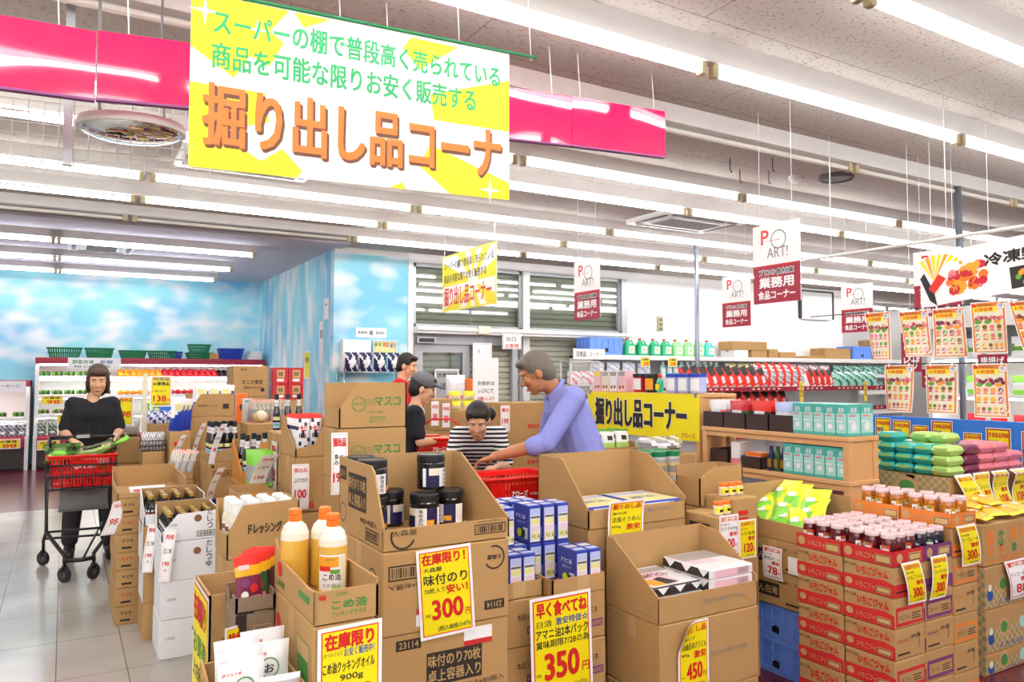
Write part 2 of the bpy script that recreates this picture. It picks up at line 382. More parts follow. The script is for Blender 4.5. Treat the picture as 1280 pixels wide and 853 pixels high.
slab('trim_2', [(4.38, 8.34, 10.12, 10.3, 2.07, 2.17, 'white'), (4.38, 8.34, 10.08, 10.12, 2.11, 2.15, 'white_metal'), (5.35, 5.55, 10.06, 10.12, 2.08, 2.2, 'cream')])
# roller shutter behind the glazing
m = MB(); z = 0
while z < 3.1:
    m.add([(4.2, 10.52, z), (8.5, 10.52, z), (8.5, 10.49, z+.02), (4.2, 10.49, z+.02), (8.5, 10.49, z+.075), (4.2, 10.49, z+.075), (8.5, 10.52, z+.088), (4.2, 10.52, z+.088)],
          [(0,1,2,3), (3,2,4,5), (5,4,6,7)], 'shutter'); z += .088
struct(m.build('wall_shutter', origin=(0,0,0)))
# upper glazing in two lights and its frame
for k, (a, b_) in enumerate([(4.4, 6.28), (6.38, 8.28)]):
    m = MB(); m.box(a+.03, b_-.03, 10.37, 10.378, 2.22, 3.09, 'glass'); w = struct(m.build(f'window_{k+1}', origin=(0,0,0)))
    f = MB()
    for q in ((a, a+.05, 2.17, 3.12), (b_-.05, b_, 2.17, 3.12), (a, b_, 2.17, 2.22), (a, b_, 3.07, 3.12)): f.box(q[0], q[1], 10.35, 10.4, q[2], q[3], 'grey_metal')
    f.build('window_frame', w)
slab('trim_3', [(6.27, 6.39, 10.29, 10.42, 0, 3.12, 'white_metal'), (8.26, 8.38, 10.29, 10.42, 0, 3.12, 'grey_metal')])
m = MB(); m.box(4.42, 4.56, 10.34, 10.4, 0, 1.92, 'door_grey'); m.box(5.22, 5.34, 10.34, 10.4, 0, 1.92, 'door_grey'); m.box(4.4, 6.2, 10.3, 10.42, 1.92, 2.07, 'door_grey'); m.box(4.56, 5.22, 10.34, 10.4, 1.8, 1.92, 'door_grey'); m.box(4.56, 5.22, 10.34, 10.4, 0, .12, 'door_grey'); m.box(6.1, 6.2, 10.34, 10.4, 0, 1.92, 'door_grey')
d = struct(m.build('door_1', origin=(0,0,0))); m = MB(); m.box(4.56, 5.22, 10.365, 10.372, .12, 1.8, 'glass'); m.build('door_pane', d)
m = MB(); m.box(4.42, 4.72, 10.22, 10.3, 1.93, 2.02, 'grey_metal'); m.box(4.45, 4.69, 10.215, 10.22, 1.945, 2.0, 'dark'); m.build('door_sensor', d)
# white window in the right wall, with its dark frame
m = MB(); m.bbox(12.8, 13.86, 10.24, 10.3, 2.62, 3.2, 'dark', .01); m.box(12.84, 13.76, 10.22, 10.25, 2.6, 3.16, 'paper'); struct(m.build('window_3', origin=(0,0,0)))
# ---------------------------------------------------------------- ceiling lights
PITCH = 2.45; X0 = .57
def light_proto(glow):
    t = thing('ceiling_light', (0,0,0), '', 'ceiling light', None)
    L = PITCH; m = MB()
    for z0, z1, w0, w1 in ((3.165, CEIL+.01, .045, .13),):
        m.add([(-L/2, -w0, z0), (L/2, -w0, z0), (L/2, w0, z0), (-L/2, w0, z0), (-L/2, -w1, z1), (L/2, -w1, z1), (L/2, w1, z1), (-L/2, w1, z1)],
              [(3,2,1,0), (4,5,6,7), (0,1,5,4), (1,2,6,5), (2,3,7,6), (3,0,4,7)], 'housing')
    m.build('housing', t, local=True)
    m = MB(); m.lathe((-L/2+.07, 0, 3.125), [(0, 0), (.019, .002), (.019, L-.142), (0, L-.14)], glow, 10, X); m.build('tube', t, local=True)
    for sx in (-1, 1):
        m = MB(); m.bbox(sx*(L/2-.045)-.022, sx*(L/2-.045)+.022, -.024, .024, 3.095, 3.17, 'socket', .006); m.build('socket', t, local=True)
    return t
proto = {}
def put_light(x, y, kind, label, group, z=0):
    if kind not in proto: t = proto[kind] = light_proto(kind); t.location = (x, y, z); t['label'] = label
    else: t = dup(proto[kind], (x, y, z), label)
    t['group'] = group; return t
rows = [(-4.7, -3, 1), (-3.8, -3, 1), (-2.8, -3, 1), (-1.85, -3, 1), (-.9, -3, 1), (.1, -3, 2), (1.1, -3, 2), (2.05, -3, 2), (3.0, -3, 3), (3.85, -1, 4), (5.03, -1, 5), (5.75, -1, 5), (7.05, -1, 6), (8.0, -1, 6), (9.0, -1, 7)]
for i, (y, k0, k1) in enumerate(rows):
    for k in range(k0, k1+1):
        x = X0 + PITCH*(k+.5)
        off = (y == 3.85) or (y == 9.0 and k < 1)
        put_light(x, y, 'tube_off' if off else 'tube_glow', f"{'unlit' if off else 'lit'} tube light, {od(k-k0, 9)} from the left in the {od(i, 12)} ceiling row", 'ceiling tube lights')
for k in (5, 6, 7, 8, 9): put_light(X0+PITCH*(k+.5), 11.6, 'tube_glow', f'lit tube light beyond the white wall, {od(k-5, 5)} from the left', 'far ceiling lights')
for i, y in enumerate((10.75, 12.4, 13.9)):
    for k in (-1, 0):
        put_light(-.12 + 2.3*(k+.5) , y, 'tube_cool', f"cool tube light on the {'left' if k else 'right'} in the {od(i, 3)} row before the mural", 'produce corner lights', -.03)
def aircon(x0, x1, y0, y1, z, label):
    t = thing('ceiling_air_conditioner', ((x0+x1)/2, (y0+y1)/2, z-.05), label, 'air conditioner')
    m = MB(); m.bbox(x0, x1, y0, y1, z-.05, z+.02, 'white', .015); m.build('panel', t)
    m = MB(); xa, xb, ya, yb = x0+.2, x1-.2, y0+.2, y1-.2
    m.box(xa, xb, ya, yb, z-.056, z-.05, 'white_metal')
    for i in range(9): yy = ya+.02+(yb-ya-.04)*i/8; m.box(xa+.02, xb-.02, yy-.006, yy+.006, z-.06, z-.055, 'grey_plastic')
    m.build('grille', t)
    for (a, b_, c, d_) in ((x0+.12, x1-.12, y0+.05, y0+.1), (x0+.12, x1-.12, y1-.1, y1-.05), (x0+.05, x0+.1, y0+.12, y1-.12), (x1-.1, x1-.05, y0+.12, y1-.12)):
        m = MB(); m.box(a, b_, c, d_, z-.055, z-.049, 'dark'); m.build('air_slot', t)
aircon(.75, 1.85, 6.05, 6.85, CEIL, 'square white ceiling air conditioner behind the big yellow banner')
aircon(.0, .8, 11.15, 12.0, CEIL-.03, 'white ceiling air conditioner between the lights over the sky mural')
aircon(5.55, 6.75, 6.1, 6.85, CEIL, 'white ceiling air conditioner above the thin grey pipe pole')
# small ceiling fittings
t = thing('ceiling_speaker', (5.95, 4.35, 3.22), 'round dark speaker set in the ceiling', 'speaker'); m = MB(); m.lathe((5.95, 4.35, 3.215), [(0, 0), (.12, 0), (.13, .035)], 'dark', 24); m.build('mesh_face', t)
m = MB(); m.lathe((5.95, 4.35, 3.215), [(.13, -.004), (.15, 0), (.15, .035)], 'grey_plastic', 24); m.build('rim', t)
for x, y, l in ((5.65, 4.55, 'smoke detector beside the round dark ceiling speaker'), (3.35, 6.25, 'smoke detector behind the right end of the big yellow banner')):
    t = thing('smoke_detector', (x, y, 3.19), 'small white ' + l, 'smoke detector'); m = MB(); m.lathe((x, y, 3.19), [(0, 0), (.03, 0), (.045, .02), (.06, .03), (.06, .06)], 'white', 18); m.build('body', t)
for i, (x, y) in enumerate(((4.72, 4.45), (5.0, 4.25), (5.3, 4.55), (5.05, 4.65))):
    m = MB(); m.tube([(x, y, CEIL), (x, y, CEIL-.1), (x+.012, y, CEIL-.115), (x+.02, y, CEIL-.1)], .004, 'dark'); tag(m.build('ceiling_hook'), f"dark wire hook hanging from the ceiling, {od(i, 4)} of four left of the speaker", 'hook', 'ceiling hooks')
def pole(x, y, z0, z1, r, mt, label):
    t = thing('pole', (x, y, z0), label, 'pole'); m = MB(); m.tube([(x, y, z0), (x, y, z1)], r, mt, 12); m.build('pipe', t)
    m = MB(); m.lathe((x, y, z1-.03), [(r, 0), (.06, .02), (.06, .03)], mt, 16); m.build('ceiling_flange', t)
    m = MB(); m.lathe((x, y, z0), [(.08, 0), (.08, .012), (r, .02)], mt, 16); m.build('base', t)
pole(7.004, 7.2, 0, CEIL, .03, 'steel', 'thin grey pipe pole standing before the white back wall')
pole(6.95, 3.83, 0, CEIL, .03, 'steel', 'grey pipe pole behind the frozen vegetable banner')
# ---------------------------------------------------------------- hanging signs
def clip(poly, x0, y0, x1, y1):
    for ax, lim, sg in ((0, x0, 1), (0, x1, -1), (1, y0, 1), (1, y1, -1)):
        out = []
        for i, p in enumerate(poly):
            q = poly[i-1]; a, b = (p[ax]-lim)*sg, (q[ax]-lim)*sg
            if (a >= 0) != (b >= 0): t = a/(a-b); out.append((p[0]+(q[0]-p[0])*t, p[1]+(q[1]-p[1])*t))
            if a >= 0: out.append(p)
        poly = out
        if not poly: return []
    return poly
def sunburst(m, fr, w, h, cx, cy, n, mt, lay=1, r0=0):
    for i in range(n):
        a, b = 2*math.pi*i/n, 2*math.pi*(i+.5)/n; R = 3*max(w, h)
        p = clip([(cx+r0*math.cos(a), cy+r0*math.sin(a)), (cx+R*math.cos(a), cy+R*math.sin(a)), (cx+R*math.cos(b), cy+R*math.sin(b)), (cx+r0*math.cos(b), cy+r0*math.sin(b))], 0, 0, w, h)
        if len(p) > 2: m.poly(fr, p, mt, lay)
def star(m, fr, u, v, r, mt, lay=3):
    m.poly(fr, [(u+(r if i % 2 == 0 else r*.18)*math.cos(math.pi*i/4), v+(r if i % 2 == 0 else r*.18)*math.sin(math.pi*i/4)) for i in range(8)], mt, lay)
# the big banner: yellow sunburst, green and orange lettering; left edge a little lower than the right
w, h = 1.145, .555; by = 2.5
bt = thing('banner', (.9, by, 2.1), 'large yellow sunburst banner with green and orange lettering hanging over the aisle', 'banner')
o = V((.315, by, 2.095)); ux = V((1.143, 0, .03)).normalized(); fr = Fr(o, ux, Z)
m = MB(); m.prism(fr, [(0,0),(w,.0),(w,h+.02),(0,h)], .006, 'banner_white')
sunburst(m, fr, w, h, w*.46, h*.48, 10, 'yellow', 1, .3); 
for q in ([(0,0),(.33,0),(.2,.05),(.0,.18)], [(0,.38),(.13,.3),(.2,.42),(.3,h),(0,h)]): m.poly(fr, q, 'yellow', 1.5)
for u, v, r in ((.04,.5,.05),(.2,.47,.04),(1.02,.49,.05),(1.06,.03,.05),(.47,.53,.03)): star(m, fr, u, v, r, 'banner_white', 1.8)
m.text(fr, 'スーパーの棚で普段高く売られている', .065, .43, 1.04, .085, 'banner_green', .03)
m.text(fr, '商品を可能な限りお安く販売する', .06, .32, .94, .087, 'banner_green', .03)
m.text(fr, '掘り出し品コーナ', .041, .062, 1.075, .205, 'banner_brown', .042, 2)
m.text(fr, '掘り出し品コーナ', .035, .071, 1.075, .205, 'banner_orange', .034, 4)
m.build('banner_sheet', bt)
m = MB(); m.tube([fr.p(-.01, h+.005, .003), fr.p(w+.12, h+.025, .003)], .006, 'green_plastic', 8); m.build('hanging_rod', bt)
for u, zt in ((.2, CEIL), (.93, CEIL), (w+.1, CEIL)):
    p = fr.p(u, h+.01, 0); m = MB(); m.tube([p, (p.x-.03, p.y, zt)], .0025, 'white'); m.build('hanging_string', bt)
# the pink fascia panels hanging behind it
pk = [(-1.2, .08, 2.50, 2.545), (.085, 1.2, 2.55, 2.64), (1.205, 2.38, 2.64, 2.72), (2.385, 3.06, 2.72, 2.755)]
for i, (a, b_, za, zb) in enumerate(pk):
    y = 3.4; hh = .275
    t = thing('pink_panel', ((a+b_)/2, y, za), ('glossy pink hanging panel above the round mirror, leftmost of its row', 'glossy pink hanging panel left of and behind the banner', 'glossy pink hanging panel just right of the banner', 'last glossy pink panel at the right end of its row')[i], 'panel', 'pink ceiling panels')
    f2 = Fr((a, y, za), V((b_-a, 0, zb-za)), Z, None); L = math.hypot(b_-a, zb-za)
    f2.warp = lambda u, v, n, L=L, i=i: (u, v, n + .003*math.sin(u*6+i)*math.sin(math.pi*v/.275) + .0015*math.sin(u*13))
    m = MB(); nu, nv = 24, 6
    m.rect(f2, .0, 0, L, hh, 'pink', 8, nu, nv)
    for k in range(len(m.sm)): m.sm[k] = True
    f2.warp = None; m.prism(f2, [(0,0),(L,0),(L,hh),(0,hh)], .02, 'pink'); m.build('panel_face', t)
    m = MB(); m.prism(Fr(f2.p(0, -.008, .012), f2.ux, f2.uy), [(0,0),(L,0),(L,.01),(0,.01)], .03, 'ink_purple'); m.build('bottom_rail', t)
    for u in (.1*L, .9*L): m = MB(); p = f2.p(u, hh, -.01); m.tube([p, (p.x-.02, p.y, CEIL)], .003, 'white'); m.build('hanging_wire', t)
# round mirror tilted towards the floor
t = thing('ceiling_mirror', (.24, 3.72, 2.53), 'round convex security mirror with white rim hanging under the pink panel', 'mirror')
ax = V((.03, .05, -1)).normalized(); c = V((.235, 3.72, 2.535))
m = MB(); prof = [(.205*math.sin(a), .045*math.cos(a)) for a in [i*math.pi/2/10 for i in range(11)]]; m.lathe(c, prof, 'mirror', 36, ax); weld(m.build('mirror_dome', t))
m = MB(); m.lathe(c, [(.2, .004), (.222, .006), (.228, -.006), (.222, -.03), (0, -.06)], 'white_metal', 36, ax); m.build('rim', t)
m = MB(); m.tube([(.11, 3.72, 2.56), (.1, 3.75, 2.75), (.1, 3.75, CEIL)], .008, 'grey_metal'); m.ball((.11, 3.7, 2.545), .02, 'white_metal'); m.tube([(.38, 3.76, 2.53), (.35, 3.75, 2.8), (.35, 3.75, CEIL)], .006, 'grey_metal'); m.build('bracket', t)
# wire mesh panel with posts
t = thing('wire_mesh_panel', (.1, 3.95, 2.4), 'white wire mesh panel hung behind the round mirror', 'mesh panel')
m = MB()
for i in range(8): z = 2.42+.05*i; m.tube([(-1.1, 3.95, z-.03), (.6, 3.95, z+.03)], .003, 'white_metal', 4)
for i in range(30): x = -1.1+1.7*i/29; m.tube([(x, 3.95, 2.4), (x, 3.95, 2.8)], .0025, 'white_metal', 4)
m.build('mesh', t); m = MB()
for x in (-.01,): m.box(x-.018, x+.018, 3.93, 3.965, 2.4, CEIL, 'grey_metal')
m.build('post', t)
# second yellow banner, hung along the aisle
t = thing('banner', (4., 7.75, 2.25), 'smaller yellow banner with black and red lettering hanging before the window', 'banner')
fr = Fr((4.0, 8.48, 2.23), -Y, Z); w, h = 1.36, .68
m = MB(); m.prism(fr, [(0,0),(w,0),(w,h),(0,h)], .006, 'banner_white'); sunburst(m, fr, w, h, w*.6, h*.45, 9, 'yellow', 1, .12); m.frame(fr, 0, 0, w, h, .02, 'yellow', 1.4)
m.text(fr, 'スーパーの棚で普段高く売られている', .05, .5, 1.25, .1, 'ink', .02); m.text(fr, '商品を可能な限りお安く販売する', .05, .345, 1.08, .1, 'ink', .02)
m.text(fr, '掘り出し品コーナー', .05, .06, 1.2, .23, 'red', .03, 2)
m.build('banner_sheet', t)
for u in (.05, w-.05): p = fr.p(u, h, -.003); m = MB(); m.tube([p, (p.x, p.y, CEIL)], .004, 'white'); m.build('hanging_string', t)
# five hanging two-part shop cards
for i, (x, yb, zb, l) in enumerate([(4.05, 3.62, 1.935, 'largest of the white and red hanging shop cards, right of the centre'), (4.0, 5.67, 1.95, 'white and red hanging shop card in front of the shuttered window'),
        (6.0, 5.79, 1.96, 'white and red hanging shop card beside the pipe pole'), (7.5, 5.45, 1.93, 'white and red hanging shop card above the blue crate on the back shelf'), (6.0, 3.68, 1.93, 'white and red hanging shop card half hidden by the frozen vegetable banner')]):
    t = thing('hanging_sign', (x, yb-.19, zb), l, 'sign', 'white and red hanging shop cards'); w, h = .385, .53
    fr = Fr((x, yb, zb), -Y, Z); m = MB(); m.prism(fr, [(0,0),(w,0),(w,h),(0,h)], .005, 'paper')
    m.rect(fr, 0, 0, w, .245, 'maroon'); m.rect(fr, 0, .243, w, .012, 'print_red')
    m.text(fr, 'P', .07, .395, .065, .1, 'red', .03); m.ring(fr, .215, .42, .062, .005, 'ink', 2); m.text(fr, 'ART!', .12, .3, .17, .07, 'ink_grey', 0); m.rect(fr, .12, .415, .11, .004, 'rose', 2)
    m.text(fr, 'プロの食材庫', .046, .184, .293, .046, 'paper', .11, 2); m.text(fr, 'プロの食材庫', .05, .188, .285, .038, 'ink', .03, 4)
    m.text(fr, '業務用', .05, .1, .285, .075, 'paper', .05); m.text(fr, '食品コーナー', .04, .025, .305, .06, 'paper', .04); m.build('sign_card', t)
    for u in (.06, w-.06): p = fr.p(u, h, -.002); m = MB(); m.tube([p, (x, p.y, CEIL)], .0014, 'white', 4); m.build('hanging_string', t)
# frozen vegetable banner on a horizontal pipe
xx = 4.85; t = thing('banner', (xx, 2.3, 1.9), 'white frozen vegetable banner with a colourful food picture hanging on a pipe', 'banner')
fr = Fr((xx, 2.93, 1.885), -Y, Z, lambda u, v, n: (u, v + .05*math.sin(u*2.2) + .03*u, n + .02*math.sin(u*9)*(1-v))); w, h = 1.1, .33
m = MB(); m.rect(fr, 0, 0, w, h, 'paper', 0, 22, 3); m.rect(fr, 0, 0, w, h, 'paper', -4, 22, 3)
R = random.Random(3)
for i in range(14):
    a = -.9 + i*.22; m.poly(fr, [(.1, .16), (.1+.2*math.cos(a), .17+.16*math.sin(a)), (.1+.2*math.cos(a+.14), .17+.16*math.sin(a+.14))], 'yellow' if i % 3 else 'orange', 1+i*.1)
m.poly(fr, [(.0, .2), (.07, .04), (.12, .0), (.1, .09), (.03, .23)], 'ink', 2.5)
for i in range(34): u, v = .2+R.random()*.2, .07+R.random()*.14; m.disc(fr, u, v, .018+.02*R.random(), R.choice(('orange_cap', 'rose', 'apple', 'orange')), 3+i*.02, 7)
m.poly(fr, [(.06, .12), (.13, .2), (.18, .16), (.1, .08)], 'red', 3.8)
m.text(fr, '冷凍野菜', .4, .18, .42, .08, 'ink', .05, 2)
m.poly(fr, [(.55, .02), (.95, .05), (.95, .17), (.54, .15)], 'dark', 2)
for i in range(20): m.disc(fr, .58+R.random()*.34, .05+R.random()*.08, .018, R.choice(('apple', 'orange', 'leaf', 'rose')), 3, 7)
m.build('banner_sheet', t)
m = MB(); m.tube([(xx, 3.9, 2.33), (xx, 1.4, 2.33)], .012, 'white_metal', 8); m.build('pipe', t)
for y in (3.6, 2.75, 1.75): m = MB(); m.tube([(xx, y, 2.33), (xx, y, CEIL)], .003, 'white'); m.build('hanging_string', t)
for y in (2.85, 2.6, 2.2, 1.95): m = MB(); m.tube([(xx, y, 2.33), (xx, y, 2.27), fr.p(2.93-y, h-.005, 0)], .004, 'white_metal'); m.build('clip', t)
# flyers pegged along two strings
FX = 4.6
for zz, l in ((1.872, 'upper'), (1.525, 'lower')):
    m = MB(); m.tube([(FX+.004, 3.6, zz), (FX+.004, 1.6, zz)], .0035, 'dark', 5); tag(m.build('string'), f'{l} dark string that the orange flyers are pegged to', 'string')
R = random.Random(5)
ft = [(3.17, 1.55, .32, 0), (2.93, 1.57, .29, 1), (2.71, 1.56, .3, 2), (2.48, 1.58, .3, 3), (2.27, 1.59, .28, 4), (3.03, 1.22, .30, 5), (2.76, 1.22, .3, 6), (2.48, 1.21, .31, 7)]
for yb, zb, h, i in ft:
    w = .195 if i else .18; k = (.05, .05, .015, .01, .05, -.01, .0, .015)[i]
    tw = (lambda u, v, n, h=h, k=k, i=i: (u + k*(1-v/h)*(1.2 - u/.195), v, n + .03*(1-v/h)**2*math.sin(3*u/.195 + i) ))
    fr = Fr((FX, yb, zb), -Y, Z, tw); m = MB()
    m.rect(fr, 0, 0, w, h, 'paper', 0, 4, 6); m.rect(fr, 0, 0, w, h, 'paper', -1, 4, 6); m.rect(fr, .006, .006, w-.012, h-.012, 'ink_orange', 1, 4, 6); m.rect(fr, .016, .012, w-.032, h*.8, 'cream', 2, 4, 6)
    m.rect(fr, .012, h*.8, w-.06, h*.1, 'yellow_soft', 3, 3, 2); m.text(fr, '大特価祭', .02, h*.81, w*.55, h*.08, 'red', .03, 4); m.disc(fr, .02, h*.935, .012, 'red', 3); m.text(fr, '業務用食品', .04, h*.925, w*.4, h*.03, 'ink', .0, 3); m.rect(fr, w-.045, h*.85, .036, h*.1, 'paper', 3); m.text(fr, '得', w-.04, h*.87, .024, .022, 'ink_blue', 0, 4)
    for r_ in range(4):
        nn = (3, 4, 4, 5)[r_]
        for c_ in range(nn):
            u = .016 + (w-.032)*c_/nn; v = h*(.60, .43, .26, .08)[r_]; cw = (w-.04)/nn; ch = h*.13
            if r_ == 0:
                for q in range(5): m.disc(fr, u+cw*(.16+.17*q), v+ch*(.25+.6*R.random()), cw*.24, R.choice(('plum', 'rose', 'wood_dark')), 3+q*.1, 8)
                m.disc(fr, u+cw*.4, v+.002, cw*.4, R.choice(('leaf', 'orange')), 3.6, 8, .012)
            else:
                m.rect(fr, u, v, cw*.86, ch, R.choice(('pale_pink', 'cream', 'pale_yellow')), 3); m.disc(fr, u+cw*.4, v+ch*.6, cw*.36, R.choice(('orange', 'rose', 'leaf', 'wood_dark', 'orange')), 3.5, 8); m.rect(fr, u+.002, v+.002, cw*.6, .006, 'red', 3.6)
    t = thing('flyer', (FX, yb-.1, zb), f"orange bordered food flyer, {od(i if i < 5 else i-5, 6)} from the left on the {'upper' if i < 5 else 'lower'} string", 'flyer', 'orange food flyers')
    m.build('flyer_sheet', t)
    for u in (.03, w-.03): q = MB(); p = fr.p(u, h, 0); q.box(p.x-.006, p.x+.006, p.y-.004, p.y+.004, zb+h-.012, (1.876 if i < 5 else 1.53), 'white'); q.build('clip', t)
# maroon hanging menu signs between the flyers
for (x, y, z, w, h, lines, l) in ((5.6, 3.55, 1.48, .16, .3, ('たこ', 'ピザ'), 'small maroon menu sign behind the second flyer'), (5.7, 3.45, 1.36, .2, .14, ('かき',), 'low maroon menu sign above the lower left flyer'), (5.6, 2.98, 1.3, .2, .3, ('唐揚げ', 'とんかつ', '備長炭'), 'maroon three line menu sign between the upper and lower flyers')):
    fr = Fr((x, y, z), -Y, Z); m = MB(); m.prism(fr, [(0,0),(w,0),(w,h),(0,h)], .004, 'maroon'); n = len(lines)
    for i, s in enumerate(lines): m.text(fr, s, .02, h - (i+1)*h/n + .02, w*.8, h/n*.65, 'paper', .03)
    p = fr.p(w/2, h, 0); m.tube([p, (p.x, p.y, CEIL)], .002, 'white', 4); tag(m.build('hanging_sign'), l, 'sign', 'maroon menu signs')
# ---------------------------------------------------------------- cartons, trays, cards
def carton(x0, x1, y0, y1, z0, z1, label, deco=None, group=None, mt='card', name='carton', tape='card_pale'):
    z1 -= .0015; m = MB(); m.bbox(x0, x1, y0, y1, z0, z1, mt, .005); w, d, h = x1-x0, y1-y0, z1-z0
    Ff, Fl, Ft = front(x0, y0, z0), left(x0, y1, z0), top(x0, y0, z1)
    if tape:
        m.rect(Ft, 0.006, d/2-.025, w-.012, .05, tape); m.rect(Ft, .006, d/2-.001, w-.012, .002, 'card_dark', 1.5)
        m.rect(Fl, d/2-.025, h*.72, .05, h*.27, tape)
    if deco: deco(m, Ff, Fl, w, d, h)
    return tag(m.build(name), label, 'box', group)
def crate_tray(x0, x1, y0, y1, z0, label, F, B, L, Rr, deco=None, group=None, mt='card', mi='card_in', name='open_carton', t=.006):
    "opened carton: wall outlines given as heights or as polygons in each wall's own frame"
    w, d = x1-x0, y1-y0; m = MB()
    P = lambda q, l: [(0,0),(l,0),(l,q),(0,q)] if isinstance(q, (int, float)) else q
    Ff, Fl, Fr_, Fb = front(x0, y0, z0), left(x0, y1, z0), right(x1, y0, z0), Fr((x1, y1, z0), -X, Z)
    m.prism(Ff, P(F, w), t, mt, mi); m.prism(Fb, P(B, w), t, mt, mi); m.prism(Fl, P(L, d), t, mt, mi); m.prism(Fr_, P(Rr, d), t, mt, mi)
    m.box(x0+t, x1-t, y0+t, y1-t, z0, z0+t, mi)
    if deco: deco(m, Ff, Fl, w, d, 0)
    return tag(m.build(name), label, 'box', group)
def stack(x0, x1, y0, y1, zs, desc, deco=None, group=None, mt='card', name='carton', tape='card_pale', jit=.004):
    "cartons from zs[0] (top) down; the label tells each one's place"
    R = random.Random(int(abs(x0*1000+y0*77)))
    for i in range(len(zs)-1):
        a, b = R.uniform(-jit, jit), R.uniform(-jit, jit)
        n = len(zs)-1; ql = 'only' if n == 1 else ('top' if i == 0 else ('lowest' if i == n-1 else od(i, 20) + ' from the top'))
        carton(x0+a, x1+a, y0+b, y1+b, zs[i+1], zs[i], f'{ql} carton {desc}' if ql != 'only' else f'carton {desc}', (lambda m, F, L, w, d, h, i=i: deco(m, F, L, w, d, h, i)) if deco else None, group, mt, name, tape)
INK = {'r': 'ink_red', 'k': 'ink', 'b': 'ink_blue', 'w': 'paper', 'g': 'ink_green', 'o': 'ink_orange', 'p': 'ink_purple', 'y': 'yellow', 'n': 'ink_brown'}
def card(fr, w, h, lines, label, bg='yellow', border='red', group=None, name='price_card', curl=None, bd=.012, bw=.018):
    "paper price card; lines = (text, u, v, w, h, ink, bold) in fractions of the card"
    if curl: fr.warp = curl
    m = MB(); nv = 10 if curl else 1; nu = 4 if curl else 1
    m.rect(fr, 0, 0, w, h, 'paper', 0, nu, nv); m.rect(fr, 0, 0, w, h, 'paper', -1.2, nu, nv)
    e = w*.025 + bd*.4
    m.rect(fr, e, e, w-2*e, h-2*e, border, .6, nu, nv); e2 = e + w*bw
    m.rect(fr, e2, e2, w-2*e2, h-2*e2, bg, 1.2, nu, nv)
    for t in lines:
        s, u, v, a, b, c = t[:6]; bo = t[6] if len(t) > 6 else .02
        m.text(fr, s, u*w, v*h, a*w, b*h, INK[c], bo, 2.2)
    return tag(m.build(name), label, 'price card', group)
def pop(title, maker, item, note, big, price, tc='r', ic='k'):
    "the usual layout of the shop's cards"
    L = [(title, .1, .84, .8, .1, tc, .04), (maker, .1, .74, .4, .05, 'k'), (item, .1, .6, .82, .1, ic, .015), (note, .1, .5, .25, .05, 'k'), (big, .5, .46, .4, .11, 'r', .04), (price, .26, .16, .52, .24, 'r', .045), ('円', .8, .17, .1, .08, 'r', .03), ('本体価格', .08, .2, .12, .03, 'k', 0), ('(税込価格)', .4, .06, .45, .045, 'k', 0)]
    return [t for t in L if t[0]]
ISO = Fr
# ---------------------------------------------------------------- seaweed jar stack (front centre)
def nori_deco(m, F, L, w, d, h, i):
    m.text(F, '23114', .03, .02, .07, .022, 'card') if 0 else None
    if i == 0:
        m.barcode(F, .02, h-.095, .12, .05); m.text(F, '40(5×8)個入', .02, h-.125, .15, .022, 'ink_brown', .01, 2, True)
        m.rect(F, w-.1, .035, .08, .032, 'ink_brown'); m.text(F, '23114', w-.09, .041, .06, .02, 'card_pale', .02, 2, True)
        m.ring(F, w-.06, h-.06, .042, .006, 'ink_brown', 1, 24, None, -2.6, 1.9); m.text(F, '大森屋', w-.09, h-.068, .06, .018, 'ink_brown', .03, 2, True)
        m.rect(F, .17, .02, .05, .05, 'paper'); m.rect(F, .12, .02, .09, .04, 'paper', 1); m.rect(F, .12, .058, .09, .02, 'print_red', 1)
    else:
        m.rect(F, .05, h-.05, .09, .034, 'ink_brown'); m.text(F, '23114', .06, h-.044, .07, .022, 'card_pale', .02)
        m.rect(F, .16, h-.185, .21, .11, 'ink_brown'); m.text(F, '味付のり70枚', .165, h-.125, .2, .042, 'card_pale', .02); m.text(F, '卓上容器入り', .165, h-.175, .2, .042, 'card_pale', .02)
        m.text(F, '40(5×8)個入', .3, h-.215, .16, .022, 'ink_brown', .01); m.barcode(F, .34, h-.27, .12, .045)
        m.rect(F, .3, h-.06, .11, .045, 'paper', 1.5); m.rect(F, .3, h-.075, .11, .018, 'print_red', 1.6)
    m.ring(L, d-.09, h*.62, .04, .005, 'ink_brown'); m.text(L, '大森屋', d-.115, h*.6, .05, .02, 'ink_brown', .02)
    m.rect(L, d-.08, .03, .07, .03, 'ink_brown'); m.barcode(L, .06, h*.5, .13, .05)
stack(.912, 1.39, 2.38, 2.84, [.87, .594, .318, 0], 'in the tall stack under the black lidded seaweed jars', nori_deco, 'seaweed cartons', jit=.003)
d = .46
def nori_top(m, F, L, w, dd, h):
    m.ring(F, .07, .045, .045, .007, 'ink_brown', 1, 24, None, 2.7, 5.9); m.text(F, '大森屋', .03, .045, .09, .02, 'ink_brown', .01); m.barcode(F, w-.14, .02, .125, .035); m.text(F, '40(5×8)個入', w-.13, .06, .1, .008, 'ink_brown', 0)
    m.rect(L, .012, .19, .07, .05, 'ink_brown'); m.text(L, '23114', .018, .2, .05, .026, 'card_pale', .01)
    m.rect(L, .11, .1, .19, .125, 'ink_brown'); m.text(L, '味付のり70枚', .115, .168, .18, .045, 'card_pale', .02); m.text(L, '卓上容器入り', .115, .11, .18, .045, 'card_pale', .02)
    m.text(L, '40(5×8)個入', .24, .06, .17, .024, 'ink_brown', .01); m.barcode(L, .29, .012, .13, .042); m.ring(L, .05, .07, .035, .004, 'ink_brown')
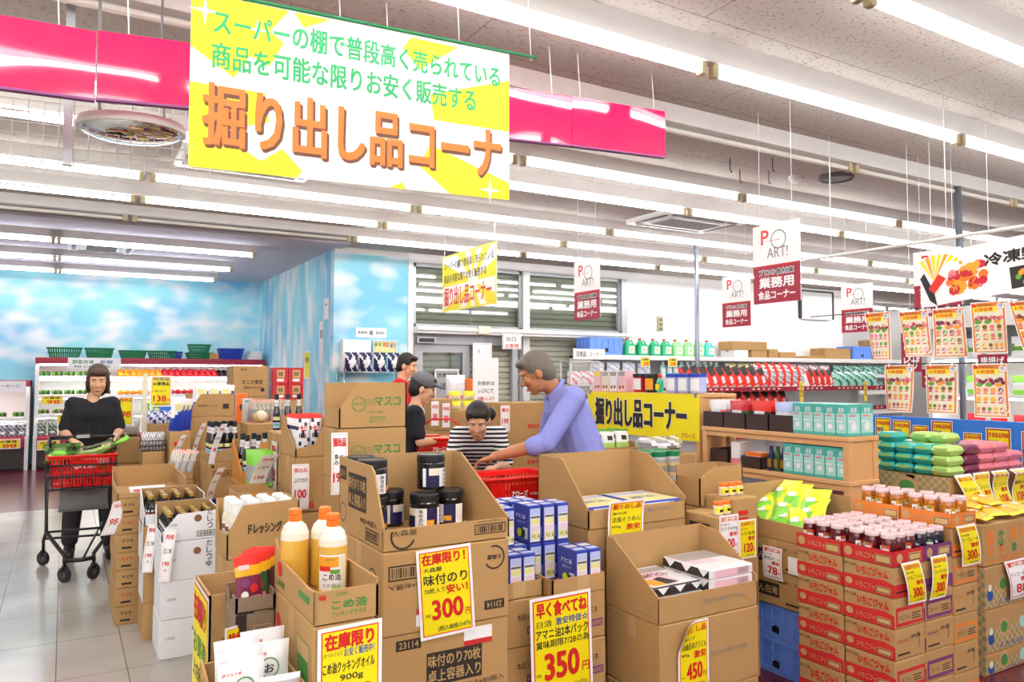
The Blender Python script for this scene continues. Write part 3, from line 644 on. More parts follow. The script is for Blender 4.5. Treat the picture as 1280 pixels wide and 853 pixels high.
crate_tray(.912, 1.39, 2.38, 2.84, .873, 'opened display carton holding the black lidded seaweed jars, printed 70 on its side', .07, .27, [(0,0),(d,0),(d,.075),(d-.005,.09),(d-.09,.25),(d-.12,.268),(0,.27)], [(0,0),(d,0),(d,.27),(.38,.27),(.06,.1),(0,.07)], nori_top)
def nori_jar():
    t = thing('seaweed_jar', (0,0,0), '', 'jar', 'seaweed jars'); r = .054
    m = MB(); m.lathe((0,0,0), [(0,0),(r*.93,0),(r,.006),(r,.098),(r*.95,.105),(r*.95,.11),(0,.11)], 'jar_black', 28); m.build('jar_body', t, local=True)
    m = MB(); m.lathe((0,0,0), [(r*1.0,.104),(r*1.02,.106),(r*1.02,.128),(r*.97,.133),(r*.9,.133),(r*.88,.131),(0,.131)], 'black_plastic', 28)
    m.build('lid', t, local=True)
    m = MB(); R = r+.0012
    def patch(a0, a1, z0, z1, mt, k=0):
        n = 8; vs = []
        for i in range(n+1):
            a = a0+(a1-a0)*i/n; vs += [((R+k*LAY)*math.sin(a), -(R+k*LAY)*math.cos(a), z0), ((R+k*LAY)*math.sin(a), -(R+k*LAY)*math.cos(a), z1)]
        m.add(vs, [(2*i, 2*i+2, 2*i+3, 2*i+1) for i in range(n)], mt, True)
    patch(-1.75, 1.75, .012, .082, 'navy'); patch(-.55, .25, .012, .082, 'film_white', 1); patch(-1.3, -.55, .055, .082, 'cream', 1); patch(.25, .8, .02, .04, 'ink_orange', 1); patch(1.1, 1.75, .012, .082, 'paper', 1); patch(-1.75, -1.5, .012, .082, 'paper', 1)
    for i, ch in enumerate('味付のり'):
        a = -.12; f = Fr(((R+.0016)*math.sin(a)-.008*math.cos(a), -(R+.0016)*math.cos(a)-.008*math.sin(a), .065-.016*i), (math.cos(a), math.sin(a), 0), Z); m.text(f, ch, 0, 0, .015, .013, 'ink', .02)
    a = .5; f = Fr(((R+.0016)*math.sin(a)-.012*math.cos(a), -(R+.0016)*math.cos(a)-.012*math.sin(a), .024), (math.cos(a), math.sin(a), 0), Z); m.text(f, '70!', 0, 0, .024, .013, 'yellow', .03)
    m.build('label', t, local=True); return t
J = nori_jar()
for i, (x, y, z, rz, l) in enumerate([(1.174, 2.64, .88, -.15, 'black lidded seaweed jar standing alone at the front of the carton'), (1.297, 2.68, .88, -.75, 'black lidded seaweed jar at the lower right of the group'), (1.236, 2.72, 1.0145, 1.1, 'black lidded seaweed jar set on top of two others'),
      (1.09, 2.775, .88, 1.5, 'black lidded seaweed jar at the left behind the cut carton side'), (.974, 2.655, .88, .4, 'lower seaweed jar tucked in the left back corner of the carton'), (.974, 2.655, 1.0145, .8, 'upper seaweed jar showing its lid over the left carton side'), (.974, 2.776, .88, .8, 'lower seaweed jar in the furthest left corner of the carton'), (.974, 2.776, 1.0145, .3, 'upper seaweed jar in the furthest left corner of the carton')]):
    if i == 0: J.location = (x, y, z); J.rotation_euler = (0, 0, rz-.35); J['label'] = l
    else: dup(J, (x, y, z), l, rz-.35)
f = Fr((1.045, 2.372, .565), V((.2, 0, .006)), V((-.02, 0, .3)))
card(f, .205, .30, [('在庫限り！', .08, .82, .8, .13, 'r', .05), ('大森屋', .1, .74, .34, .055, 'k'), ('味付のり', .1, .59, .8, .125, 'k', .03), ('70枚入り', .1, .5, .38, .065, 'k', .01), ('安い！', .5, .475, .4, .1, 'r', .05), ('300', .22, .2, .58, .225, 'r', .05), ('円', .83, .2, .09, .08, 'r', .03), ('本体価格', .1, .24, .1, .04, 'k', 0), ('(税込価格324円)', .32, .06, .6, .07, 'k', .015)], 'yellow 300 yen price card taped to the seaweed cartons', name='price_card')
# ---------------------------------------------------------------- rice oil stack
def oil_deco(m, F, L, w, d, h, i=0, k=1):
    hh = h or .08
    m.text(F, '味', .01, hh-.026, .018, .014, 'ink_red', .05); m.text(F, 'JOYL', .05, hh-.022, .03, .011, 'ink_green', .01); m.text(F, 'こめ油', .04, hh-.05, .085, .022, 'ink_green', .04); m.text(F, 'クッキングオイル', .04, hh-.066, .085, .012, 'ink_green', .02)
    m.rect(L, d-.13, hh*.45, .09, hh*.22, 'ink_green'); m.disc(L, .06, hh*.75, .025, 'print_red', 1, 14, .02); m.text(L, 'こめ油', .02, hh*.2, .09, hh*.25, 'ink_green', .04)
    if h:
        for q in range(6): m.rect(L, d-.16+.01*(q % 3), hh*.36-.02*q, .1, .004, 'ink_green')
        m.rect(L, d-.14, hh*.62, .11, hh*.2, 'card_pale', .5); m.frame(L, d-.14, hh*.62, .11, hh*.2, .003, 'ink_green')
stack(.506, .66, 1.75, 2.13, [.875, .6, .325, 0], 'in the narrow stack under the orange capped oil bottles', oil_deco, 'rice oil cartons', jit=.002)
d = .38
crate_tray(.506, .66, 1.75, 2.13, .878, 'narrow opened carton holding orange capped bottles of rice oil', .075, .09, [(0,0),(d,0),(d,.076),(d-.06,.072),(.05,.085),(0,.13)], .09, oil_deco)
def oil_bottle():
    t = thing('oil_bottle', (0,0,0), '', 'bottle', 'rice oil bottles'); r = .0375
    m = MB(); m.lathe((0,0,0), [(0,0),(r*.9,0),(r,.006),(r,.128)], 'oil', 24); m.lathe((0,0,0), [(r,.128),(r*.98,.145),(r*.8,.163),(r*.45,.175),(r*.36,.178)], 'oil_clear', 24); m.build('bottle_body', t, local=True)
    m = MB(); m.lathe((0,0,0), [(.0145,.174),(.0175,.176),(.0175,.19),(.015,.192),(.0175,.194),(.0165,.206),(.012,.209),(0,.209)], 'orange_cap', 20); m.build('cap', t, local=True)
    m = MB(); R = r+.001
    def patch(a0, a1, z0, z1, mt, k=0):
        n = 8; vs = []
        for i in range(n+1):
            a = a0+(a1-a0)*i/n; q = R+k*LAY; vs += [(q*math.sin(a), -q*math.cos(a), z0), (q*math.sin(a), -q*math.cos(a), z1)]
        m.add(vs, [(2*i, 2*i+2, 2*i+3, 2*i+1) for i in range(n)], mt, True)
    patch(-1.0, 1.0, .018, .108, 'paper'); patch(-1.0, .45, .078, .104, 'orange', 1); patch(.5, 1.0, .02, .105, 'cream', 1); patch(-.9, -.1, .068, .08, 'red', 2); patch(-.1, .5, .062, .072, 'leaf', 2); patch(.0, .5, .018, .032, 'leaf_pale', 2)
    f = Fr((-.022, -R*.83-.0095, .046), X, Z); m.text(f, 'こめ油', 0, 0, .044, .018, 'ink', .03); m.text(f, 'クッキングオイル', 0, -.018, .044, .011, 'ink', .02); m.text(f, 'JOYL', .005, .047, .026, .008, 'ink_green', .02)
    m.build('label', t, local=True); return t
B = oil_bottle()
for i, (x, y, rz, l) in enumerate([(.545, 2.075, 2.4, 'orange capped oil bottle at the back left, its label turned away'), (.622, 2.06, .9, 'orange capped oil bottle at the back right, showing its label edge'), (.612, 1.955, -.35, 'front orange capped oil bottle with its label facing out')]):
    if i == 0: B.location = (x, y, .885); B.rotation_euler = (0,0,rz); B['label'] = l
    else: dup(B, (x, y, .885), l, rz)
f = Fr((.512, 1.742, .63), V((.155, 0, .004)), Z)
card(f, .155, .24, [('在庫限り', .1, .78, .77, .16, 'r', .05), ('Jオイルミルズ', .08, .715, .3, .05, 'k', 0), ('お安く販売中！', .4, .7, .48, .08, 'b', .02), ('こめ油クッキングオイル', .08, .56, .8, .11, 'k', .02), ('900g', .34, .46, .36, .075, 'k', .02), ('298', .3, .16, .55, .26, 'r', .05), ('円', .86, .16, .09, .08, 'r', .03)], 'yellow rice oil price card on the narrow front stack')
# ---------------------------------------------------------------- sugar pouches and mochi cartons (front left)
stack(.30, .49, 1.72, 2.0, [.63, .42, .21, 0], 'under the white sugar pouches at the front left', None, 'cartons under the sugar pouches', jit=.002)
d = .28; crate_tray(.30, .49, 1.72, 2.0, .632, 'opened carton full of white sugar pouches at the front left', .07, .12, [(0,0),(d,0),(d,.07),(0,.13)], .12)
def pouch(w, h, t, base, deco, texts, name, label, cat, group, seal='film_white'):
    r = thing(name, (0,0,0), label, cat, group); m = MB(); f = Fr((0, 0, 0), X, Z)
    m.pillow(f, w, h, t, base, deco, 10, 10, .07, seal, True, .02); weld(m.build('bag', r, local=True))
    m = MB()
    for (s, u, v, a, b, c, bo) in texts:
        ff = Fr((0, 0, 0), X, Z, lambda u_, v_, n_: (u_, v_, n_ + t/2*max(.05, (1-abs(2*u_/w)**2.6)*(1-abs(2*v_/h-1)**2.6))**.6 + .0015))
        if s == 'ring': m.ring(ff, u, v, a, b, INK[c], 2, 28)
        elif s == 'rect': m.rect(ff, u, v, a, b, c, 2, 6, 4)
        else: m.text(ff, s, u, v, a, b, INK[c], bo, 3)
    if texts: m.build('print', r, local=True)
    return r
P = pouch(.105, .155, .03, 'film_white', None, [('お', -.009, .089, .022, .02, 'k', .03), ('ring', .002, .099, .023, .003, 'g', 0), ('JBフルト産', -.045, .127, .042, .008, 'r', .02), ('たたきの砂糖', -.04, .055, .075, .012, 'k', .01)], 'sugar_pouch', 'front white sugar pouch with a ringed black character', 'pouch', 'sugar pouches')
def rot3(o, rx, rz): o.rotation_euler = (rx, 0, rz)
def rot3(o, rx, rz): o.rotation_euler = (rx, 0, rz)
P.location = (.355, 1.775, .665); rot3(P, -.08, .12)
for i, (x, y, z, rz, l) in enumerate([(.36, 1.82, .675, .1, 'white sugar pouch just behind the ringed front one'), (.425, 1.845, .672, .0, 'white sugar pouch at the right of the ringed front one'), (.365, 1.88, .68, .08, 'white sugar pouch third in the left line'), (.43, 1.91, .682, .02, 'white sugar pouch hindmost in the right line')]):
    q = dup(P, (x, y, z), l); rot3(q, -.08, rz)
q = pouch(.1, .125, .03, 'film_grey', None, [('ring', .0, .05, .03, .003, 'k', 0), ('JBフルト産', -.045, .08, .05, .009, 'r', .02)], 'sugar_pouch', 'grey sugar pouch standing at the front of the carton', 'pouch', 'sugar pouches'); q.location = (.432, 1.765, .65); rot3(q, -.1, -.06)
def side_deco(m, F, L, w, d, h): 
    for i, s in enumerate(('お召し上り', '方法の説明', 'ご注意')): 
        for j, ch in enumerate(s): m.text(F, ch, .035+.014*i, .25-.017*j, .01, .012, 'ink_brown', 0)
carton(.36, .60, 2.26, 2.51, 0, .46, 'tall plain carton under the emptied carton at the front left')
crate_tray(.36, .60, 2.26, 2.51, .462, 'emptied tall carton with a yellow poster on its left side', .38, .38, .38, .38, side_deco)
f = left(.357, 2.52, .38)
card(f, .275, .455, [('在庫限り', .08, .76, .8, .18, 'r', .05), ('お買得', .1, .55, .8, .15, 'g', .03), ('上白砂糖', .1, .4, .8, .11, 'k', .02), ('198', .15, .1, .6, .24, 'r', .05), ('円', .8, .1, .12, .1, 'r', .03)], 'tall yellow poster hung on the left of the emptied carton', name='poster', bd=.006)
def mochi_deco(m, F, L, w, d, h, i=0):
    m.rect(F, 0, 0, .028, h, 'dark'); m.rect(F, 0, 0, w, .004, 'dark'); m.frame(F, w*.45, h*.25, .045, h*.5, .002, 'card_pale'); m.text(F, '麺の素', w*.46, h*.32, .038, h*.35, 'card_pale', .01)
stack(.40, .502, 2.1, 2.24, [.825, .70, .57, .44, .31, .18, 0], 'in the brown narrow stack under the colourful sauce packets', mochi_deco, 'brown sauce cartons', 'card_grey', tape=None, jit=.001)
d = .14; crate_tray(.40, .502, 2.1, 2.24, .827, 'brown opened carton holding a fan of colourful sauce packets', .04, .05, [(0,0),(d,0),(d,.04),(d-.05,.04),(d-.06,.015),(.03,.015),(0,.05)], .05, mochi_deco, None, 'card_grey', 'card_dark')
def packet(base, label):
    return pouch(.075, .13, .012, base, lambda a, b, s: 'red' if b > .84 else ('mango' if b > .6 else None), [('rect', -.03, .095, .03, .012, 'pale_pink', 'x'), ('ring', -.012, .06, .012, .012, 'p', 0), ('ring', .01, .045, .011, .011, 'r', 0), ('ring', -.016, .03, .01, .01, 'w', 0), ('rect', .0, .012, .028, .014, 'rose', 'x')], 'sauce_packet', label, 'packet', 'sauce packets', 'red')
A = packet('plum', 'pink flowered sauce packet at the front of the fan'); A.location = (.44, 2.115, .84); rot3(A, -.18, .25)
A2 = packet('leaf_dark', 'green based red topped sauce packet, second from the front of the fan'); A2.location = (.456, 2.131, .842); rot3(A2, -.2, .12); A3 = packet('dark', 'black based red topped sauce packet, third from the front of the fan'); A3.location = (.466, 2.148, .842); rot3(A3, -.2, 0)
for i in range(2, 5): q = dup((A, A2, A3)[i % 3], (.452+.009*i, 2.133+.0165*i, .842), f'red topped sauce packet, {od(i+1, 9)} from the front of the fan'); rot3(q, -.2, .1-.1*i)
f = Fr((.372, 2.085, .72), V((.05, .02, 0)), Z); card(f, .06, .08, [('特価', .15, .5, .7, .3, 'r', .04), ('98円', .15, .15, .7, .25, 'k', .03)], 'little yellow card tucked left of the brown sauce cartons')
# ---------------------------------------------------------------- linseed oil boxes
def lin_deco(m, F, L, w, d, h, i):
    m.rect(F, w-.075, h*.25, .06, h*.16, 'ink_purple'); m.text(F, '60002', w-.07, h*.28, .05, h*.1, 'card', .02); m.text(F, '本品三本', w-.12, h*.55, .08, h*.14, 'ink_brown', .01); m.frame(F, .02, h*.45, .07, h*.28, .003, 'ink_brown'); m.text(F, '8本', .035, h*.52, .03, h*.13, 'ink_brown', .01); m.rect(F, .02, h*.2, .06, h*.16, 'ink_purple'); m.text(F, '60002', .025, h*.23, .05, h*.1, 'card', .02)
stack(1.655, 1.915, 2.5, 2.9, [.585, .40, .215, 0], 'in the right column under the blue boxed linseed oil', lin_deco, 'linseed oil cartons', jit=.002)
stack(1.395, 1.65, 2.56, 2.9, [.585, .40, .215, 0], 'in the left column under the blue boxed linseed oil', lin_deco, 'linseed oil cartons', jit=.002)
tape = lambda m, F, L, w, d, h: m.rect(F, w*.45, .004, .06, .06, 'card_pale')
crate_tray(1.655, 1.915, 2.5, 2.9, .588, 'right low tray of blue and white oil boxes', .065, .065, .065, .065, tape); crate_tray(1.395, 1.65, 2.56, 2.9, .588, 'left low tray of blue and white oil boxes, its flap torn', .06, .06, .06, .06, tape)
def lin_box():
    t = thing('oil_box', (0,0,0), '', 'box', 'blue linseed oil boxes'); w, d, h = .058, .125, .155
    m = MB(); m.bbox(-w/2, w/2, 0, d, 0, h, 'blue_box', .002); F = front(-w/2, 0, 0)
    m.rect(F, .005, .006, w-.01, h-.012, 'film_white'); m.rect(F, .007, h*.74, w-.014, h*.18, 'blue_pale', 2); m.rect(F, .007, h*.66, w-.014, h*.06, 'grey_plastic', 2); m.rect(F, .007, h*.5, w-.014, h*.14, 'pale_yellow', 2); m.rect(F, .007, h*.1, w-.014, h*.18, 'pale_yellow', 2)
    for q in range(5): m.rect(F, .01+.008*q, h*.3, .005, h*.16, 'pale_pink', 2)
    m.text(F, 'アマニ', .012, h*.14, w*.35, h*.08, 'ink', .02, 3); m.text(F, '油', w*.7, h*.14, w*.16, h*.08, 'ink', .02, 3)
    T = top(-w/2, 0, h); m.rect(T, .004, .01, w-.008, d*.25, 'blue_pale'); m.rect(T, .004, d*.5, w-.008, d*.3, 'film_white')
    for sd in (left(-w/2, d, 0), right(w/2, 0, 0)):
        m.text(sd, 'アマニ油', .02, h*.62, d*.6, h*.12, 'paper', .03); m.text(sd, '2本パック', .03, h*.48, d*.5, h*.09, 'blue_pale', .02); m.rect(sd, .03, h*.12, d*.5, h*.22, 'leaf_dark', 2); m.disc(sd, .05, h*.24, .018, 'yellow_soft', 3); m.rect(sd, d*.62, h*.1, d*.3, h*.3, 'film_white', 2)
    m.build('box_body', t, local=True); m = MB(); m.box(-w/2+.002, w/2-.002, -.001, .0, h-.012, h-.004, 'deep_blue'); m.build('tear_strip', t, local=True); return t
LB = lin_box(); first = [1]
def lb(x, y, z, l):
    if first: first.pop(); LB.location = (x, y, z); LB['label'] = l
    else: dup(LB, (x, y, z), l)
for i in range(2): lb(1.76+.066*i+.045, 2.512, .596, f"lower linseed oil box at the front of the right tray, {('left', 'right')[i]} of two")
for i in range(3): lb(1.47+.062*i, 2.572, .596, f'lower linseed oil box at the front of the left tray, {od(i, 3)} from the left')
for i in range(7): lb(1.44+.07*i - (.012 if i > 2 else 0), 2.705, .596, f'linseed oil box in the lower second rank, {od(i, 9)} from the left')
for i in range(7):
    if i != 3: lb(1.44+.07*i - (.012 if i > 2 else 0), 2.71, .753, f'linseed oil box standing in the upper front rank, {od(i, 9)} from the left')
for i in range(7): lb(1.43+.072*i-.012*(i > 2), 2.84-.0, .596, f'linseed oil box in the lower back rank, {od(i, 9)} from the left')
for i in range(6): lb(1.43+.07*i-.012*(i > 2), 2.842, .753+.0, f'linseed oil box in the upper back rank, {od(i, 9)} from the left')
for i in range(4): lb(1.49+.078*i, 2.83, .909, f'linseed oil box on the topmost tier, {od(i, 9)} from the left') if 0 else None
f = Fr((1.555, 2.488, .20), V((.28, 0, .004)), V((-.012, 0, .4)))
card(f, .285, .40, [('早く食べてね', .09, .8, .84, .15, 'r', .05), ('日清', .1, .71, .24, .065, 'k', .015), ('激安特価☆', .4, .71, .54, .075, 'b', .03), ('アマニ油2本パック', .08, .595, .86, .1, 'k', .025), ('賞味期限7/28の為', .08, .51, .87, .075, 'k', .02), ('350', .2, .2, .58, .26, 'r', .055), ('円', .82, .22, .12, .09, 'r', .03), ('本体価格', .07, .25, .08, .03, 'k', 0), ('(税込378円)', .4, .08, .5, .06, 'k', .01)], 'large yellow card taped below the linseed oil trays')
# ---------------------------------------------------------------- noodle displays
def somen_deco(m, F, L, w, d, h, i=0):
    m.text(F, '奈良三輪そうめん', w*.42, (h or .1)*.45, w*.45, .022, 'ink_grey', .01, 2, i == 1 or bool(h)); m.frame(L, d*.55, .02, d*.32, .04, .003, 'ink_grey')
stack(2.02, 2.57, 2.3, 2.64, [.475, .18, 0], 'under the lower noodle display at the front', somen_deco, 'noodle cartons', jit=.003)
d = .34; crate_tray(2.02, 2.57, 2.3, 2.64, .478, 'lower front display carton of dark flat noodle packs', .10, .285, [(0,0),(d,0),(d,.1),(d-.03,.12),(d-.27,.275),(d-.28,.285),(0,.285)], [(0,0),(d,0),(d,.285),(.22,.27),(0,.12)], somen_deco)
stack(1.99, 2.56, 2.72, 3.13, [.775, .52, .26, 0], 'under the upper noodle display behind', None, 'plain noodle cartons', jit=.003)
d = .41; crate_tray(1.99, 2.56, 2.72, 3.13, .778, 'upper display carton of blue sided noodle packs', .08, .29, [(0,0),(d,0),(d,.08),(d-.02,.1),(d-.2,.285),(d-.22,.29),(0,.29)], [(0,0),(d,0),(d,.29),(.26,.28),(0,.1)], somen_deco)
def noodle_pack(dark, name):
    t = thing('noodle_pack', (0,0,0), '', 'noodle pack', name); w, d, h = .26, .285, .04
    side = 'dark' if dark else 'deep_blue'
    m = MB(); m.bbox(0, w, 0, d, 0, h, side, .008); T = top(0, 0, h); F = front(0, 0, 0); L = left(0, d, 0)
    m.rect(T, .006, .006, w-.012, d-.012, 'film_white' if dark else 'cream')
    m.build('pack_body', t, local=True); m = MB()
    if dark:
        m.rect(T, .02, .03, w*.6, d*.8, 'pale_pink', 2); m.rect(T, .01, d*.7, w-.02, d*.2, 'film_grey', 2.5); m.poly(T, [(.02,.02),(.09,.02),(.07,.1),(.03,.12)], 'orange', 3); m.poly(T, [(.09,.02),(.16,.03),(.13,.12),(.08,.1)], 'dark', 3.2); m.text(T, '釜あげうどん', .04, d*.45, w*.6, .05, 'ink', .02, 4)
        for k in range(3): m.poly(F, [(.02+.09*k, h-.004), (.08+.09*k, h-.004), (.05+.09*k, .008)], 'paper', 1)
        for k in range(3): m.poly(L, [(.02+.1*k, h-.004), (.08+.1*k, h-.004), (.05+.1*k, .008)], 'paper', 1)
    else:
        m.rect(T, .02, .02, w-.04, d*.5, 'pale_yellow', 2); m.text(T, '涼風そうめん', .04, d*.3, w*.6, .05, 'ink_blue', .02, 4); m.rect(T, .01, d*.75, w-.02, .03, 'blue_pale', 3); m.rect(F, .03, .006, w*.7, h-.014, 'film_white'); m.barcode(F, w*.7, .01, .05, .02, 'ink', 2)
    m.build('print', t, local=True); return t
NP = noodle_pack(True, 'dark noodle packs'); NP.location = (2.032, 2.31, .485); NP['label'] = 'lowest dark noodle pack in the left pile of the front display'
dup(NP, (2.034, 2.325, .5265), 'middle dark noodle pack in the left pile of the front display'); dup(NP, (2.03, 2.342, .568), 'top dark noodle pack in the left pile of the front display')
WP = noodle_pack(True, 'dark noodle packs'); WP.location = (2.3, 2.31, .485); WP['label'] = 'lowest noodle pack in the right pile, dark sided'
dup(WP, (2.3, 2.315, .5265), 'second noodle pack from below in the right pile of the front display')
def white_pack():
    t = thing('noodle_pack', (0,0,0), '', 'noodle pack', 'white sided noodle packs'); w, d, h = .255, .285, .042; m = MB(); m.bbox(0, w, 0, d, 0, h, 'film_white', .006); m.build('pack_body', t, local=True)
    m = MB(); F = front(0,0,0); T = top(0,0,h); m.rect(F, .03, .006, .2, .03, 'pale_pink', 1); m.barcode(F, .16, .01, .06, .022, 'ink_grey', 2); m.rect(T, .0+.01, d*.55, w-.02, d*.4, 'film_grey', 1); m.rect(T, .01, d*.35, .15, d*.2, 'pale_pink', 1.5); L = left(0, d, 0); m.rect(L, .004, .004, d-.008, h-.008, 'dark', 1)
    for k in range(3): m.poly(L, [(.02+.1*k, h-.004), (.08+.1*k, h-.004), (.05+.1*k, .008)], 'paper', 2)
    m.build('print', t, local=True); return t
Q = white_pack(); Q.location = (2.3, 2.31, .568); Q['label'] = 'white sided noodle pack second from the top at the right'; dup(Q, (2.298, 2.306, .611), 'white sided noodle pack on top of the right pile')
BP = noodle_pack(False, 'blue sided noodle packs'); BP.location = (2.0, 2.73, .787); BP['label'] = 'lower left blue sided noodle pack in the upper display'
dup(BP, (2.285, 2.73, .787), 'lower right blue sided noodle pack in the upper display'); dup(BP, (2.0, 2.735, .829), 'upper left blue sided noodle pack in the upper display'); dup(BP, (2.285, 2.735, .829), 'upper right blue sided noodle pack in the upper display')
cur = lambda a, p=1.5: (lambda u, v, n, a=a: (u, v, n + a*math.sin(v*22+.6) * .5))
f = Fr((2.07, 2.70, .655), V((.21, 0, .0)), V((0, -.03, .24)))
card(f, .2, .245, pop('掘り出し品', '三輪そうめん小西', '涼風そうめん', '800g', '激安', '450'), 'yellow 450 yen card on the blue sided noodle packs', curl=cur(.012))
f = Fr((2.105, 2.288, .2), V((.17, 0, .003)), Z)
card(f, .165, .27, pop('り出し品', 'めん工房', '丸亀釜あげうどん', '800g', '激安', '450'), 'yellow 450 yen udon card with a curled white corner on the front carton', curl=lambda u, v, n: (u + .25*max(0, v-.17)*(1-u/.165), v, n + .5*max(0, v-.15)*max(0, 1-u/.07)*.6))
# ---------------------------------------------------------------- kraft cartons with green print (behind the seaweed)
def masko(m, F, L, w, d, h, i=0):
    hh = h or .2
    m.ring(F, .09, hh*.52, .034, .003, 'ink_green'); m.ring(F, .09, hh*.52, .028, .0015, 'ink_green'); m.text(F, 'MKP', .07, hh*.49, .04, .014, 'ink_green', .0)
    for k in range(4): m.rect(F, .12, hh*.5+.008*k, .05, .002, 'ink_green')
    m.text(F, 'マスコ', .165, hh*.47, .125, .042, 'ink_green', .05); m.text(F, 'やさしく天日干し', .14, hh*.3, .07, .014, 'ink_green', .01); m.rect(F, .14, hh*.22, .08, .003, 'ink_green'); m.rect(F, .14, hh*.18, .08, .003, 'ink_green'); m.text(F, '国産のチカラ', .14, hh*.1, .07, .012, 'ink_green', .01)
stack(1.055, 1.375, 3.3, 3.52, [1.215, .99, .765, .54, .3, 0], 'of the kraft stack printed in green behind the seaweed jars', masko, 'green printed cartons', jit=.004)
w = .32; crate_tray(1.055, 1.375, 3.3, 3.52, 1.218, 'topmost kraft carton with slanted cut and green print', [(0,0),(w,0),(w,.20),(.09,.202),(0,.085)], .20, .09, .2, masko)
# ---------------------------------------------------------------- jam stacks
def jam_deco(col, word, ink):
    def f(m, F, L, w, d, h, i=0):
        hh = h or .062
        if h:
            m.poly(L, [(0,.004), (d,.004), (d, h*.46), (d*.8, h*.55), (d*.4, h*.5), (0, h*.5)], col)
            m.text(L, word, d*.28, h*.58, d*.62, h*.3, ink, .04); m.text(L, word, d*.26, h*.14, d*.46, h*.2, 'card_pale', .01); m.disc(L, d*.12, h*.27, d*.075, 'card_pale', 2, 16, h*.12); m.text(L, 'おやつ工房', d*.02, h*.8, d*.24, h*.1, 'ink', .02); (m.rect(L, d*.66, h*.1, d*.28, h*.22, 'tan', 2), m.frame(L, d*.67, h*.12, d*.26, h*.18, .003, 'ink_brown', 3))
            if i % 2:
                m.rect(F, w*.04, h*.08, w*.92, h*.62, col); m.rect(F, w*.1, h*.2, w*.8, h*.38, 'card', 2); m.text(F, word, w*.14, h*.28, w*.34, h*.18, 'ink_brown', .01, 3); [m.rect(F, w*.55, h*(.26+.08*q), w*(.3-.05*(q % 2)), h*.035, 'ink_brown', 3) for q in range(3)]
            else:
                m.rect(F, 0, h*.02, w, h*.42, col) if i == 0 else m.ring(F, w*.5, h*.5, w*.3, .003, 'ink_brown', 1, 8, None, -.5, .6); m.text(F, 'おやつ工房', w*.52, h*.62, w*.3, h*.14, 'ink', .02); m.text(F, word, w*.06, h*.55, w*.36, h*.12, ink, .02); m.rect(F, w*.06, h*.16, w*.4, h*.06, 'ink_brown', 2)
        else:
            m.rect(L, 0, 0, d, hh, col); m.rect(F, 0, 0, w, hh, col); m.text(L, word, d*.28, hh*.25, d*.45, hh*.4, 'card_pale', .03); m.disc(L, d*.12, hh*.5, d*.08, 'card_pale', 2, 16, hh*.32); m.disc(F, w*.2, hh*.5, w*.1, 'card_pale', 2, 16, hh*.32); m.rect(F, w*.5, hh*.2, w*.42, hh*.55, 'tan', 2); m.frame(F, w*.51, hh*.25, w*.4, hh*.45, .003, 'ink_brown', 3)
            m.rect(L, d*.66, hh*.12, d*.3, hh*.55, 'tan', 1.6); m.frame(L, d*.67, hh*.14, d*.28, hh*.5, .003, 'ink_brown', 2)
    return f
TZ = .672; ST = [TZ - .1*0 - .125*i for i in range(6)]
def jam_jar(content, lab, name, group):
    t = thing("jam_jar", (0,0,0), "", "jar", group); r = .0303
    m = MB(); m.lathe((0,0,0), [(0,0),(r*.92,0),(r,.005),(r,.084),(r*.9,.096),(r*.84,.102),(0,.102)], content, 18); m.build('jar_body', t, local=True)
    m = MB(); m.lathe((0,0,0), [(r*.92,.1),(r*.95,.102),(r*.95,.113),(r*.88,.118),(0,.118)], 'lid_pink', 18)
    for i in range(9): a = i*2.4; q = r*.7*((i+.5)/9)**.5; m.disc(top(0,0,.118), q*math.cos(a), q*math.sin(a), .0035, 'print_red', 1, 6)
    m.build('lid', t, local=True)
    m = MB(); R = r+.001
    def patch(a0, a1, z0, z1, mt, k=0):
        n = 6; vs = []
        for i in range(n+1):
            a = a0+(a1-a0)*i/n; q = R+k*LAY; vs += [(q*math.sin(a), -q*math.cos(a), z0), (q*math.sin(a), -q*math.cos(a), z1)]
        m.add(vs, [(2*i, 2*i+2, 2*i+3, 2*i+1) for i in range(n)], mt, True)
    patch(-1.25, -.6, .03, .07, 'paper'); patch(-.6, .5, .03, .074, lab); patch(-.45, .35, .05, .06, 'paper', 1); patch(-1.1, -.8, .04, .06, 'ink_grey', 1); patch(-.3, .1, .062, .071, 'leaf', 1); patch(.1, .45, .034, .042, 'cream', 1)
    m.build('label', t, local=True); return t
def fill(proto, x0, x1, y0, y1, z, nx, ny, desc, R=random.Random(4), rz0=-.6):
    k = 0
    for j in range(ny):
        for i in range(nx):
            x, y = x0+(x1-x0)*(i+.5)/nx, y0+(y1-y0)*(j+.5)/ny
            l = f"{desc}, {od(j, 9)} row back, {od(i, 9)} from left"; rz = rz0 + R.uniform(-1.2, .9)
            if not proto.get('label'): proto.location = (x, y, z); proto.rotation_euler = (0,0,rz); proto['label'] = l
            else: dup(proto, (x, y, z), l, rz)
def jam_column(x0, x1, rows, zt, deco, desc, n, group):
    for k, (a, b) in enumerate(rows):
        rn = '' if len(rows) == 1 else (' front' if k == 0 else ' rear')
        stack(x0, x1, a, b, [zt-.125*i for i in range(n)] + [.006], f'in the{rn} {desc}', deco, group, jit=.0015, tape=None)
RD, PU, OG = jam_deco('print_red', 'いちごジャム', 'ink_red'), jam_deco('ink_purple', 'ブルーベリー', 'ink_purple'), jam_deco('ink_orange', 'マーマレード', 'ink_orange')
rows = [(1.9, 2.132), (2.138, 2.37)]
jam_column(2.91, 3.116, rows, TZ, RD, 'red printed jam stack', 5, 'strawberry jam cartons')
jam_column(3.12, 3.326, rows, TZ, PU, 'purple printed jam stack', 5, 'blueberry jam cartons')
